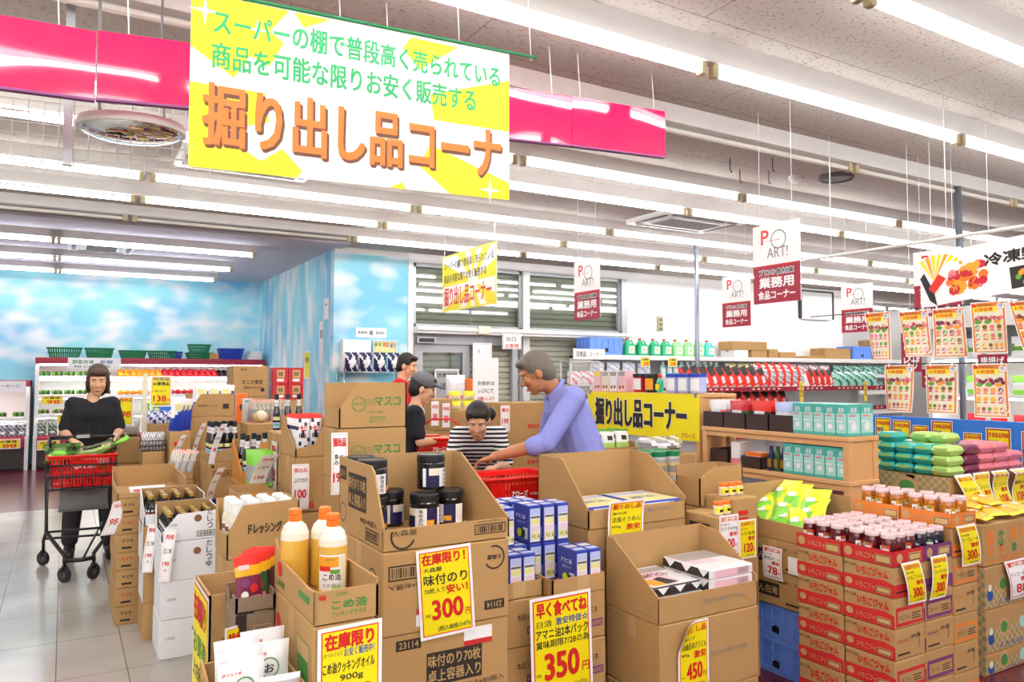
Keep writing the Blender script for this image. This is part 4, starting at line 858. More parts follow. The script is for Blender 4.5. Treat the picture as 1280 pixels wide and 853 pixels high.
jam_column(3.33, 3.52, rows, TZ+.115, OG, 'orange printed jam stack', 6, 'marmalade cartons')
SJ = jam_jar('jam_red', 'red', 's', 'strawberry jam jars'); BJ = jam_jar('jam_blue', 'navy', 'b', 'blueberry jam jars'); MJ = jam_jar('jam_amber', 'orange', 'm', 'marmalade jars')
for k, (a, b) in enumerate(rows):
    rn = ('front', 'rear')[k]
    crate_tray(2.91, 3.116, a, b, TZ+.002, f'{rn} red tray of dark strawberry jam jars', .05, .05, .05, .05, RD); fill(SJ, 2.916, 3.11, a+.008, b-.006, TZ+.0085, 3, 3, f'strawberry jam jar in the {rn} red tray')
    crate_tray(3.12, 3.326, a, b, TZ+.002, f'{rn} purple tray of dark blueberry jam jars', .05, .05, .05, .05, PU); fill(BJ, 3.126, 3.32, a+.008, b-.006, TZ+.0085, 3, 3, f'blueberry jam jar in the {rn} purple tray')
    crate_tray(3.33, 3.52, a, b, TZ+.117, f'{rn} orange tray of amber marmalade jars', .055, .055, .055, .055, OG); fill(MJ, 3.336, 3.514, a+.008, b-.006, TZ+.1235, 2, 3, f'marmalade jar in the {rn} orange tray')
wav = lambda a, k=14, p=0: (lambda u, v, n: (u - a*1.2*(v) , v, n + a*.4*math.sin(v*k+p)))
for (x, w, h, zt, item, l, sl) in ((2.935, .125, .175, .69, 'いちごジャム', 'slanting yellow 300 yen card on the red jam stack', .3), (3.135, .115, .18, .692, 'ブルーベリージャム', 'yellow 300 yen card on the purple jam stack', -.05), (3.33, .15, .18, .80, 'マーマレード', 'slanting yellow 300 yen card under the marmalade trays', .25)):
    yy = 1.888 if x < 3.3 else 1.885
    f = Fr((x+ (sl*h if sl > 0 else 0), yy, zt-h), X, Z, lambda u, v, n, sl=sl: (u - sl*v, v, n + .012*math.sin(v*16)))
    card(f, w, h, pop('期間限定特価', 'おやつ工房', item, '', '激安', '300', 'o'), l, 'yellow', 'yellow', 'jam price cards', curl=f.warp)
# ---------------------------------------------------------------- produce cartons at the right edge
def mango_deco(m, F, L, w, d, h, i=0):
    for q, (mt, u) in enumerate((('ink_orange', .12), ('ink_green', .3), ('ink_orange', .52), ('ink_orange', .72))): m.disc(F, w*u, h*(.68 if q != 1 else .62), .03, mt, 1, 12, .04); m.disc(F, w*u, h*.35, .022, 'ink_orange' if q != 2 else 'ink_green', 1, 12, .024)
    for k in range(16): m.disc(F, w*(.03+.062*k), h*.1, .01, 'ink_orange', 1, 6)
    m.text(F, '有機', w*.24, h*.55, w*.12, h*.16, 'card_pale', .02); m.text(F, '味道楽くだもの', w*.25, h*.14, w*.45, h*.07, 'ink_orange', .02)
def veg_deco(m, F, L, w, d, h, i=0):
    m.rect(F, 0, .01, w, h*.5, 'card_check'); m.rect(L, 0, .0, d, h, 'card_check'); m.disc(F, w*.3, h*.55, .045, 'card_pale', 2, 18); m.disc(F, w*.3, h*.55, .032, 'ink_green', 3, 12, .028); m.disc(F, w*.08, h*.35, .028, 'ink_blue', 3, 10); m.disc(F, w*.08, h*.52, .018, 'cream', 3.2, 10); m.disc(F, w*.62, h*.55, .03, 'teal_pale', 3, 10); m.text(F, 'くだもの', w*.22, h*.08, w*.4, h*.12, 'ink_blue', .03)
stack(3.86, 4.40, 2.05, 2.36, [.725, .52], 'of orange printed fruit under the yellow fruit packs at the right', mango_deco, 'fruit cartons', name='fruit_carton', tape=None)
stack(3.86, 4.40, 2.05, 2.36, [.518, .31, .10, 0], 'with blue checks in the fruit stack at the right', veg_deco, 'checked fruit cartons', name='fruit_carton', tape=None)
def mango_pack(l, first=[]):
    if first: return dup(first[0], (0,0,0), l)
    t = pouch(.13, .16, .045, 'mango', None, [('rect', -.03, .06, .05, .03, 'cream', 'orange')], 'fruit_pack', l, 'fruit pack', 'yellow fruit packs', 'yellow_soft'); first.append(t); return t
for i, (x, y, z, rz) in enumerate([(3.93, 2.12, .735, .2), (4.06, 2.14, .738, -.2), (4.19, 2.12, .735, .1), (4.32, 2.13, .735, -.1), (4.0, 2.2, .775, .3), (4.14, 2.19, .78, 0)]):
    t = mango_pack(f"yellow fruit pack lying on the orange printed carton, {['leftmost in front', 'second in front', 'third in front', 'rightmost in front', 'left one on top', 'right one on top'][i]}"); t.location = (x, y-.07, z+.012); t.rotation_euler = (-1.42, 0, rz)
# checked konjac carton with the packs piled on it
carton(4.19, 4.62, 2.4, 2.84, .42, .89, 'tall checked carton under the teal packs', lambda m, F, L, w, d, h: (m.rect(L, 0, 0, d, h, 'card_check'), m.disc(L, d*.45, h*.86, .07, 'card_pale', 2, 20, .05), m.disc(L, d*.45, h*.86, .045, 'ink_green', 3, 16, .03)), 'checked cartons', name='checked_carton')
carton(4.63, 5.02, 2.4, 2.84, .42, .89, 'checked carton at the far right behind the hanging cards', None, 'checked cartons', name='checked_carton')
carton(4.19, 5.02, 2.4, 2.84, 0, .418, 'wide plain carton at the base of the checked pair')
def konjac(base, top_m, name, label, group):
    t = thing(name, (0,0,0), label, 'pack', group); m = MB(); f = Fr((0,0,0), X, Y)
    m.pillow(Fr((0, -.055, 0), X, Y), .155, .11, .055, base, lambda a, b, s: (top_m if .25 < a < .75 and .3 < b < .7 and s > 0 else None), 14, 12, .03, 'film_white', ex=11)
    for v in range(len(m.v)): m.v[v].z += .0285
    weld(m.build('bag', t, local=True))
    m = MB(); m.rect(Fr((0, 0, 0), X, Z), 0, 0, .001, .001, base); m = MB()
    F = Fr((-.05, -.0565, .012), X, Z); m.rect(Fr((-.0715, 0, .028), -Y, Z), -.038, 0, .076, .016, 'leaf_pale', 2); m.text(Fr((-.0715, 0, .028), -Y, Z), 'こんにゃく', -.03, .002, .06, .012, 'ink_green', .02, 3)
    m.build('label', t, local=True); return t
KP = [konjac('teal_deep', 'leaf_pale', 'konjac_pack', '', 'teal packs'), konjac('leaf_pale', 'film_white', 'konjac_pack', '', 'pale green packs'), konjac('plum', 'rose', 'jelly_pack', '', 'plum packs'), konjac('rose', 'orange_cap', 'jelly_pack', '', 'pink packs')]
used = [0]*4
for k, col, y, x, n in ((0, 'teal', 2.775, 4.27, 4), (0, 'teal', 2.665, 4.27, 3), (0, 'teal', 2.555, 4.27, 3), (1, 'pale green', 2.45, 4.27, 3), (0, 'teal', 2.775, 4.425, 3), (1, 'pale green', 2.665, 4.425, 4), (1, 'pale green', 2.555, 4.425, 4), (2, 'plum', 2.45, 4.425, 3), (3, 'pink', 2.45, 4.58, 3), (3, 'pink', 2.45, 4.735, 3), (3, 'pink', 2.56, 4.735, 3), (3, 'pink', 2.45, 4.89, 2)):
    for i in range(n):
        xi = round((x-4.27)/.155); yi = round((2.775-y)/.11)
        l = f"{col} pack, {od(i, 5)} from bottom, pile {['one', 'two', 'three', 'four', 'five'][xi]} rank {['four', 'three', 'two', 'one'][yi]} on the checked cartons"
        R = random.Random(i*7+xi+yi*3); pos = (x+R.uniform(-.004, .004), y, .892+.0565*i)
        if not used[k]: used[k] = 1; KP[k].location = pos; KP[k]['label'] = l
        else: dup(KP[k], pos, l, R.uniform(-.04, .04))
for i, (x, l) in enumerate(((4.21, 'leftmost'), (4.40, 'second from the left'), (4.575, 'third from the left'), (4.765, 'rightmost'))):
    sh = (.03, -.02, .015, .03)[i]
    f = Fr((x, 2.385, .68), X, Z, lambda u, v, n, sh=sh, i=i: (u + sh*math.sin((.23-v)*9), v, n + (.03 + .022*math.sin(v*20+i)) * (1 if v < .2 else max(0, (.23-v)/.03))))
    card(f, .165, .225, pop('掘り出し品', '', ('糸こんにゃく', '板こんにゃく', '玉こんにゃく', '国産白滝')[i], '', '激安', '108', 'o'), f'curling yellow 108 yen card on the checked cartons, {l} of four', 'yellow', 'yellow', 'curling 108 yen cards', curl=f.warp)
f = Fr((4.06, 2.035, .34), X, Z, lambda u, v, n: (u - .2*v, v, n + .01*math.sin(v*20)))
card(f, .2, .19, pop('掘り出し品', '', 'マンゴー切れ', '', '激安', '88'), 'white 88 yen card on the checked fruit cartons at the right edge', 'paper', 'red', curl=f.warp)
# ---------------------------------------------------------------- sweets display, blue crates and their cards
def kon_deco(m, F, L, w, d, h, i=0):
    m.rect(L, .02, h*.25, d*.55, h*.4, 'ink_brown'); m.text(L, '白こん白滝', .03, h*.33, d*.5, h*.24, 'card_pale', .02); m.text(L, '国産こん', d*.6, h*.7, d*.3, h*.1, 'ink_brown', .01); m.rect(L, d*.7, h*.12, d*.22, h*.06, 'ink_brown')
stack(3.0, 3.34, 2.40, 2.78, [.655, .50, .335], 'with a brown label between the blue crates and the lime bags', kon_deco, 'brown labelled cartons', jit=.002)
d = .38; crate_tray(3.0, 3.34, 2.40, 2.78, .657, 'opened carton heaped with lime green bags', .1, .24, [(0,0),(d,0),(d,.08),(.12,.085),(.0,.2)], .2)
def crate(x0, x1, y0, y1, z0, z1, label, mt='blue_plastic', group='blue plastic crates', name='plastic_crate'):
    t = thing(name, ((x0+x1)/2, (y0+y1)/2, z0), label, 'crate', group); h = z1-z0; e = .012
    m = MB(); m.box(x0+.004, x1-.004, y0+.004, y1-.004, z0, z0+.012, mt); m.build('crate_floor', t)
    for nm, fr, L in (('end_panel', front(x0, y0, z0), x1-x0), ('end_panel', Fr((x1, y1, z0), -X, Z), x1-x0), ('side_panel', left(x0, y1, z0), y1-y0), ('side_panel', right(x1, y0, z0), y1-y0)):
        m = MB(); P = lambda u, v, w, hh, t_, n=0: m.prism(Fr(fr.p(u, v, n), fr.ux, fr.uy), [(0,0),(w,0),(w,hh),(0,hh)], t_, mt)
        P(0, 0, L, h*.14, .01); P(0, h*.86, L, h*.14, .01); P(0, h*.46, L, h*.1, .008); P(0, h*.14, L, h*.72, .003, -.006)
        for k in range(6): P(L*k/5*.94, h*.1, L*.06, h*.85, .01, .003)
        P(0, h*.9, L, h*.06, .012, .006); m.poly(fr, [(L*.4, h*.2), (L*.6, h*.17), (L*.62, h*.32), (L*.5, h*.4), (L*.38, h*.3)], 'black_plastic', -6 if 0 else 1.5)
        m.build(nm, t)
    return t
crate(3.02, 3.33, 2.42, 2.765, 0, .165, 'lower bright blue plastic crate standing on the maroon floor'); crate(3.02, 3.33, 2.42, 2.765, .167, .332, 'upper bright blue plastic crate under the brown labelled cartons')
GB = pouch(.13, .19, .045, 'lime', lambda a, b, s: ('green_fresh' if b < .5 and a < .75 else None), [('rect', -.035, .075, .04, .03, 'film_white', 'x'), ('ring', .015, .1, .02, .02, 'y', 0)], 'candy_bag', 'front lime bag lying lowest at the left of the heap', 'bag', 'lime green bags', 'lime')
GB.location = (3.03, 2.62, .67); GB.rotation_euler = (-1.0, .05, -1.35)
R = random.Random(8)
for i in range(9):
    q = dup(GB, (3.04+.055*(i//3)+.01*R.random(), 2.48+.115*(i % 3), .675+.045*(i//3)+.012*(i % 3)), f'lime green bag in the heaped carton, {od(i, 12)} behind the lowest one'); q.rotation_euler = (-.95+R.uniform(-.1, .1), R.uniform(-.1, .1), -1.3+R.uniform(-.35, .35))
f = left(2.985, 2.63, .465); f.warp = lambda u, v, n: (u, v, n + .008*math.sin(v*18))
card(f, .115, .155, pop('掘り出し品', 'トーチ', '国産白こん', '', '激安', '78'), 'white 78 yen card on the brown labelled cartons', 'paper', 'red', curl=f.warp)
m = MB(); m.rect(Fr((2.993, 2.49, .51), -Y, Z), 0, 0, .06, .08, 'paper'); m.rect(Fr((2.993, 2.49, .51), -Y, Z), 0, 0, .06, .08, 'paper', -1); tag(m.build('paper_slip'), 'blank white paper slip beside the 78 yen card', 'paper slip')
# cartons with orange lidded jars, and the slant-cut carton behind the noodles
stack(2.73, 3.03, 2.80, 2.97, [.80, .55, .28, 0], 'of the plain stack right of the upper noodle display', None, 'plain narrow cartons')
crate_tray(2.73, 3.03, 2.80, 2.97, .802, 'slant cut carton with torn wrapping inside, right of the noodle displays', [(0,0),(.3,0),(.3,.19),(.1,.19),(0,.14)], .19, .14, .19)
m = MB(); f = Fr((2.75, 2.85, .81), X, V((0, .3, 1)))
m.pillow(f, .09, .12, .03, 'film_white', None, 6, 6, .1, 'film_grey'); 
for v in m.v: v.x += .05
tag(m.build('torn_wrapper'), 'crumpled white wrapping inside the slant cut carton', 'wrapping')
def snack_deco(m, F, L, w, d, h, i=0): m.rect(F, w*.1, h*.25, w*.35, h*.3, 'ink_brown'); m.rect(L, d*.2, h*.3, d*.6, h*.3, 'ink_brown')
stack(2.60, 2.745, 2.56, 2.78, [.80, .70, .6, .5, .4, .26, .13, 0], 'of the thin stack under the orange lidded jars', snack_deco, 'thin snack cartons', jit=.002)
stack(2.76, 2.93, 2.61, 2.79, [.865, .58, .28, 0], 'with red print under the three orange lidded jars', lambda m, F, L, w, d, h, i: [m.rect(F, w*.2, h*(.35+.12*q), w*.4, h*.08, 'ink_red') for q in range(4)], 'red printed cartons')
def small_jar():
    t = thing('cream_jar', (0,0,0), '', 'jar', 'orange lidded jars'); r = .0225
    m = MB(); m.lathe((0,0,0), [(0,0),(r,0),(r,.041),(r*.9,.045),(0,.045)], 'cream', 16); m.build('jar_body', t, local=True)
    m = MB(); m.lathe((0,0,0), [(r*.96,.043),(r*1.0,.046),(r*1.0,.057),(r*.9,.06),(0,.06)], 'orange_cap', 16); m.build('lid', t, local=True)
    m = MB(); R_ = r+.001; n = 10
    for a0, a1, z0, z1, mt in ((-1.4, 1.4, .01, .035, 'yellow_soft'), (-.5, .5, .015, .026, 'ink')):
        vs = []; R_ += .0006
        for i in range(n+1): a = a0+(a1-a0)*i/n; vs += [(R_*math.sin(a), -R_*math.cos(a), z0), (R_*math.sin(a), -R_*math.cos(a), z1)]
        m.add(vs, [(2*i, 2*i+2, 2*i+3, 2*i+1) for i in range(n)], mt, True)
    m.build('label', t, local=True); return t
SJ2 = small_jar()
for i, (x, y, z, l) in enumerate([(2.65, 2.60, .802, 'orange lidded jar on the thin stack, left one'), (2.71, 2.61, .802, 'orange lidded jar on the thin stack, right one'), (2.79, 2.70, .867, 'orange lidded jar on the red printed carton, left of three'), (2.84, 2.70, .867, 'orange lidded jar on the red printed carton, middle of three'), (2.89, 2.70, .867, 'orange lidded jar on the red printed carton, right of three')]):
    if i == 0: SJ2.location = (x, y, z); SJ2['label'] = l
    else: dup(SJ2, (x, y, z), l)
f = front(2.61, 2.555, .625); card(f, .125, .18, pop('掘り出し品', 'いづもや', 'もりそば70g', '', '激安', '100', 'o'), 'white 100 yen card right of the noodle displays', 'paper', 'red')
f = front(2.79, 2.604, .575); card(f, .115, .185, pop('在庫限り！', 'めんずや', 'いか塩辛', '', '激安', '120', 'o'), 'yellow 120 yen card beside the white 100 yen card', 'yellow', 'yellow')
f = front(2.745, 2.793, .63); card(f, .075, .15, pop('在庫限', '', '麺つゆ', '', '', '98', 'o'), 'small yellow card under the slant cut carton', 'yellow', 'yellow')
# ---------------------------------------------------------------- wooden shelf with tea boxes, and the bannered rack behind
def wood_rack(x0, x1, y0, y1, boards, h, label):
    t = thing('wooden_shelf', ((x0+x1)/2, (y0+y1)/2, 0), label, 'shelf')
    for x in (x0, x1-.04):
        for y in (y0, y1-.04): m = MB(); m.bbox(x, x+.04, y, y+.04, 0, h-.026, 'wood', .003); m.build('post', t)
    for z in boards: m = MB(); m.bbox(x0-.004, x1+.004, y0-.004, y1+.004, z, z+.026, 'wood', .003); m.build('board', t)
    for z in boards: m = MB(); m.box(x0+.005, x0+.02, y0+.04, y1-.04, z-.03, z, 'wood'); m.build('front_rail', t)
    m = MB(); m.box(x0+.04, x1-.04, y0+.01, y0+.022, 0, h-.03, 'wood'); m.build('end_panel', t); return t
wood_rack(3.73, 3.99, 2.68, 3.80, (.2, .52, .84, 1.084), 1.11, 'light wooden shelf carrying dark bins and teal boxes')
wood_rack(3.75, 4.10, 3.84, 5.12, (.3, .7, 1.30), 1.326, 'wooden rack behind the long yellow banner')
def bin_box(x0, x1, y0, y1, z, l, h=.1):
    m = MB(); w, d = x1-x0, y1-y0; q = [(0,0),(w,0),(w,h),(0,h)]; p = [(0,0),(d,0),(d,h),(0,h)]
    m.prism(front(x0, y0, z), q, .006, 'brown_bin'); m.prism(Fr((x1, y1, z), -X, Z), q, .006, 'brown_bin'); m.prism(left(x0, y1, z), p, .006, 'brown_bin'); m.prism(right(x1, y0, z), p, .006, 'brown_bin'); m.box(x0+.006, x1-.006, y0+.006, y1-.006, z, z+.006, 'brown_bin')
    return tag(m.build('display_bin'), l, 'bin', 'dark brown display bins')
for i in range(4): y0 = 3.06+.185*i; bin_box(3.745, 3.97, y0+.002, y0+.183, 1.111, f"dark brown bin on top of the wooden shelf, {('nearest the teal boxes', 'second from the teal boxes', 'third from the teal boxes', 'furthest from the teal boxes')[i]}")
def mini_pack(c1, c2, group):
    t = thing('snack_pack', (0,0,0), '', 'pack', group); m = MB(); m.pillow(Fr((0,0,0), Y, Z), .16, .17, .04, c1, lambda a, b, s: (c2 if .3 < b < .62 else None), 6, 8, .08); weld(m.build('bag', t, local=True)); m = MB(); m.rect(Fr((-.022, .04, .08), -Y, Z), 0, 0, .08, .03, 'film_white', 1); m.build('label', t, local=True); return t
for i, (c1, c2, nm) in enumerate((('blue_pale', 'film_white', 'blue and white'), ('red', 'dark', 'red and black'), ('apple', 'leaf_dark', 'dark red'), ('film_white', 'rose', 'white and pink'))):
    p = mini_pack(c1, c2, f'{nm} packs in a shelf bin')
    for k in range(3):
        pos = (3.79+.06*k, 3.152+.185*i, 1.119); l = f"{nm} pack, {('front', 'middle', 'rear')[k]} one in its dark bin on the wooden shelf"
        if k == 0: p.location = pos; p['label'] = l
        else: dup(p, pos, l)
def tea_box():
    t = thing('tea_box', (0,0,0), '', 'box', 'teal tea boxes'); w, d, h = .115, .072, .178
    m = MB(); m.bbox(0, w, 0, d, 0, h, 'teal', .002)
    for fr, L in ((left(0, d, 0), d), (front(0, 0, 0), w)):
        m.rect(fr, .004, h*.1, L-.008, h*.62, 'teal_pale'); m.rect(fr, .004, h*.45, L*.6, h*.04, 'film_white', 2); m.disc(fr, L*.5, h*.3, L*.22, 'film_white', 2, 14); m.text(fr, '麦茶', L*.25, h*.74, L*.5, h*.16, 'film_white', .02)
        m.rect(fr, L*.15, h*.62, L*.5, h*.05, 'rose', 2)
    m.build('box_body', t, local=True); m = MB(); m.rect(top(0,0,h), .004, .004, w-.008, d-.008, 'teal_pale'); m.build('top_flap', t, local=True); return t
TB = tea_box(); fst = [1]
for zi, (z, nm, n) in enumerate(((1.111, 'top', 5), (.867, 'middle', 6), (.547, 'low', 5))):
    for r in range(2):
        for k in range(n):
            pos = (3.745+.12*r, 2.70+.0735*k, z); l = f"teal tea box on the {nm} board, {od(k, 9)} from the near end in the {('front', 'rear')[r]} line"
            if fst: fst.pop(); TB.location = pos; TB['label'] = l
            else: dup(TB, pos, l)
# middle board goods
def plain_box(nm, x0, x1, y0, y1, z0, z1, mt, l, cat='box', extra=None, group=None):
    m = MB(); m.bbox(x0, x1, y0, y1, z0, z1, mt, .002); L = left(x0, y1, z0); F = front(x0, y0, z0)
    if extra: extra(m, L, F, y1-y0, x1-x0, z1-z0)
    return tag(m.build(nm), l, cat, group)
for i, c in enumerate(('navy', 'leaf_dark', 'navy')):
    t = thing('gift_bottle', (3.78, 3.16+.048*i, .867), f"slim dark bottle on the middle board, {od(i, 3)} from the teal boxes", 'bottle', 'slim dark bottles'); m = MB(); m.lathe((3.78, 3.16+.048*i, .867), [(0,0),(.02,0),(.021,.004),(.021,.1),(.012,.125),(.011,.15),(0,.15)], c, 14); m.build('bottle_body', t); m = MB(); m.box(3.757, 3.7585, 3.147+.048*i, 3.173+.048*i, .89, .94, 'gold'); m.build('label', t)
bin_box(3.745, 3.97, 3.31, 3.47, .867, 'dark bin holding orange sticks on the middle board', .075)
for k in range(5): m = MB(); m.bbox(3.76+.0, 3.9, 3.325+.026*k, 3.347+.026*k, .874, .965, 'orange_cap', .002); m.rect(left(3.76, 3.347+.026*k, .874), .002, .03, .018, .04, 'film_white'); tag(m.build('stick_box'), f'slim orange box in the dark bin, {od(k, 5)} from the near end', 'box', 'slim orange boxes')
plain_box('cosmetic_box', 3.75, 3.85, 3.485, 3.56, .867, 1.02, 'film_white', 'white box with a pink base beside the dark bin', extra=lambda m, L, F, d, w, h: m.rect(L, 0, 0, d, h*.33, 'rose'))
bin_box(3.745, 3.95, 3.58, 3.74, .867, 'dark bin in the far corner of the middle board', .1)
for i, (y0, c, l) in enumerate(((3.1, 'ink_purple', 'first'), (3.175, 'purple_box', 'second'), (3.25, 'ink_purple', 'third'), (3.325, 'purple_box', 'fourth'), (3.4, 'ink_purple', 'fifth'), (3.475, 'purple_box', 'sixth'))):
    plain_box('drink_carton', 3.745, 3.85, y0, y0+.07, .547, .66, c, f'purple drink carton on the low board, {l} from the near end', extra=lambda m, L, F, d, w, h: (m.rect(L, d*.2, h*.3, d*.5, h*.4, 'film_white'),), group='purple drink cartons')
plain_box('candy_box', 3.745, 3.9, 3.56, 3.70, .547, .70, 'yellow_soft', 'yellow box on the low board at the far end', extra=lambda m, L, F, d, w, h: m.rect(L, d*.2, h*.5, d*.5, h*.25, 'ink_purple'))
# the long yellow banner on the rack
f = Fr((3.735, 5.10, 1.0), -Y, Z); w, h = 1.27, .32
t = thing('banner', (3.735, 4.45, 1.0), 'long yellow banner with heavy black lettering along the wooden rack', 'banner')
m = MB(); m.prism(f, [(0,0),(w,.0),(w,h),(0,h)], .005, 'yellow'); m.text(f, '掘り出し品コーナー', .095, .055, 1.06, .225, 'ink', .045, 3); m.text(f, '掘り出し品コーナー', .09, .052, 1.07, .232, 'paper', .06, 2); m.text(f, 'アローズ', 1.1, .02, .13, .035, 'ink_orange', .04, 3); m.build('banner_sheet', t)
for u in (.02, w-.04): q = MB(); p = f.p(u, h-.02, .001); q.box(p.x-.004, p.x+.0145, p.y-.02, p.y, p.z, p.z+.03, 'steel'); q.build('clip', t)
def tub(x, y, l, c, lid, img):
    t = thing('tub', (x, y, 1.327), l, 'tub', 'tubs on the rack top'); r = .055
    m = MB(); m.lathe((x, y, 1.327), [(0,0),(r*.9,0),(r,.01),(r,.115),(0,.115)], c, 16); m.build('tub_body', t)
    m = MB(); m.lathe((x, y, 1.327), [(r*1.04,.113),(r*1.06,.116),(r*1.06,.138),(0,.14)], lid, 16); m.build('lid', t)
    m = MB(); vs = []; n = 8
    for i in range(n+1): a = math.pi + .9 - 1.8*i/n; vs += [(x+(r+.002)*math.cos(a), y+(r+.002)*math.sin(a), 1.345), (x+(r+.002)*math.cos(a), y+(r+.002)*math.sin(a), 1.43)]
    m.add(vs, [(2*i, 2*i+1, 2*i+3, 2*i+2) for i in range(n)], img, True); m.build('label', t)
for i in range(3): tub(3.82, 3.92+.125*i, f'blue lidded tub on the rack top, {od(i, 3)} from the near end', 'blue_pale', 'deep_blue', 'film_white')
tub(3.82, 4.40, 'dark lidded tub with a fruit picture on the rack top', 'dark', 'black_plastic', 'orange'); tub(3.82, 4.54, 'dark lidded tub with a white label on the rack top', 'apple', 'black_plastic', 'film_white')
t = thing('dressing_bottle', (3.80, 4.295, 1.327), 'green bottle with a red cap between the rack tubs', 'bottle'); m = MB(); m.lathe((3.80, 4.295, 1.327), [(0,0),(.026,0),(.026,.08),(.012,.11),(0,.11)], 'green_soap', 14); m.build('bottle_body', t); m = MB(); m.lathe((3.80, 4.295, 1.327), [(.013,.108),(.015,.112),(.015,.135),(0,.137)], 'red', 12); m.build('cap', t); m = MB(); m.box(3.7725, 3.774, 4.275, 4.315, 1.345, 1.39, 'yellow'); m.build('label', t)
for i, (c, l) in enumerate((('pale_pink', 'pink printed box on the rack top beside the tubs'), ('film_white', 'plain white box on the rack top'), ('cream', 'cream box on the rack top'), ('pale_pink', 'pink fruit box at the far end of the rack top'))):
    plain_box('snack_box', 3.77, 3.86, 4.66+.105*i, 4.755+.105*i, 1.327, 1.49, c, l, extra=lambda m, L, F, d, w, h, i=i: (m.rect(L, d*.1, h*.75, d*.8, h*.2, 'yellow_soft' if i == 3 else 'film_grey'), m.disc(L, d*.3, h*.2, d*.14, 'apple', 2, 8), m.disc(L, d*.7, h*.22, d*.14, 'wood_dark', 2, 8)), group='boxes on the rack top')
# ---------------------------------------------------------------- freezer with blue board and its cards
t = thing('chest_freezer', (5.7, 2.9, 0), 'white chest freezer behind a blue board at the right', 'freezer')
m = MB(); m.bbox(5.26, 6.2, 1.6, 3.72, 0, .88, 'white_metal', .01); m.build('cabinet', t); m = MB(); m.box(5.3, 6.16, 1.64, 3.68, .88, .9, 'glass'); m.build('glass_lid', t)
m = MB(); m.bbox(5.24, 5.26, 1.6, 3.56, .72, 1.155, 'blue_bright', .003); m.build('blue_board', t)
for i, (ya, wv, zb, hv, nm, pr) in enumerate(((3.535, .125, .80, .34, '焼肉ジンギス', '398'), (3.395, .135, .80, .33, '豚味噌漬', '298'), (3.245, .115, .80, .30, '鶏もも', '299'), (3.11, .15, .80, .34, '中華春巻', '349'), (2.89, .12, .82, .25, 'ミートボール', '299'), (2.745, .155, .72, .39, '肉団子揚げ', '399'), (2.53, .13, .79, .31, 'いかカツ', '299'))):
    f = left(5.233, ya, zb)
    card(f, wv, hv, [(nm, .1, .5, .8, .15, 'k', .04), (pr, .22, .14, .56, .22, 'r', .05), ('円', .8, .15, .1, .08, 'r', .02), ('特売', .12, .7, .4, .1, 'b', .03), ('冷凍食品特価', .1, .84, .8, .09, 'r', .03), ('(税込)', .3, .05, .4, .05, 'k', 0)], f'maroon edged yellow card on the blue board, {od(i, 9)} from the left', 'yellow', 'maroon', 'cards on the blue board', bd=.004, bw=.06)
t = thing('display_fridge', (7.6, 3.2, 0), 'tall white freezer case with packs at the right edge', 'freezer')
m = MB(); m.box(7.2, 8.0, 2.2, 4.3, 0, .5, 'white_metal'); m.box(7.92, 8.0, 2.2, 4.3, .5, 2.0, 'white_metal'); m.box(7.2, 8.0, 2.2, 4.3, 1.9, 2.1, 'white_metal'); m.box(7.2, 8.0, 4.26, 4.3, .5, 1.9, 'white_metal'); m.build('cabinet', t)
for z in (.9, 1.25, 1.6): m = MB(); m.box(7.25, 7.92, 2.2, 4.26, z, z+.03, 'white_metal'); m.build('shelf_board', t); m = MB(); m.box(7.25, 7.28, 2.25, 4.2, z-.02, z-.002, 'fridge_glow'); m.build('shelf_glow', t)  # glowing strips under the boards are added to brighten this case
R = random.Random(12)
for zi, z in enumerate((.932, 1.282, 1.632)):
    p = mini_pack(('apple', 'green_fresh', 'film_white')[zi], ('film_white', 'film_white', 'leaf')[zi], 'frozen packs in the tall freezer')
    for k in range(9):
        pos = (7.32, 2.32+.2*k, z); l = f"frozen pack on the {('low', 'middle', 'high')[zi]} freezer board, {od(k, 9)} from the near end"
        if k == 0: p.location = pos; p['label'] = l
        else: dup(p, pos, l, R.uniform(-.3, .3))
# ---------------------------------------------------------------- left aisle: bottle cartons
def bottle(name, prof, mats, n=16, extra=None, group=None, cat='bottle', capn=2, cap='gold', lab=None):
    t = thing(name, (0,0,0), '', cat, group)
    m = MB(); m.lathe((0,0,0), prof[:-capn], mats[0], n); m.build('bottle_body', t, local=True)
    m = MB(); m.lathe((0,0,0), prof[-capn-1:], cap, n); m.build('cap', t, local=True)
    if lab:
        for nm, part in (('label', [q for q in lab if q[1] < .12]), ('neck_label', [q for q in lab if q[1] >= .12])):
          m = MB()
          for k, (r, z0, z1, c, a) in enumerate(part):
            vs = []; q = 10
            for i in range(q+1): b = -a + 2*a*i/q; vs += [(r*math.sin(b), -r*math.cos(b), z0), (r*math.sin(b), -r*math.cos(b), z1)]
            m.add(vs, [(2*i, 2*i+2, 2*i+3, 2*i+1) for i in range(q)], c, True)
          if part: m.build(nm, t, local=True)
    return t
def place(proto, pos, l, rz=0, rx=0):
    if not proto.get('label'): proto.location = pos; proto['label'] = l; o = proto
    else: o = dup(proto, pos, l)
    o.rotation_euler = (rx, 0, rz); return o
def dashi_deco(m, F, L, w, d, h, i=0):
    hh = h or .15
    m.disc(F, w*.62, hh*.72, .019, 'wood_dark', 1, 16); 
    for k, ch in enumerate('だしつゆ'[:4 if h else 3]): m.text(F, ch, w*.78, hh*.82-.036*k, .028, .03, 'ink', .02)
    if i == 1 or not h: m.barcode(F, w*.6, .012, w*.32, .03)
    m.text(F, '北海道産', w*.1, hh*.5, w*.16, .014, 'ink_grey', 0)
stack(.45, .73, 4.3, 4.63, [.595, .393, .197, 0], 'in the white stack under the gold capped stock bottles', dashi_deco, 'white stock cartons', 'white_card', tape=None, jit=.003)
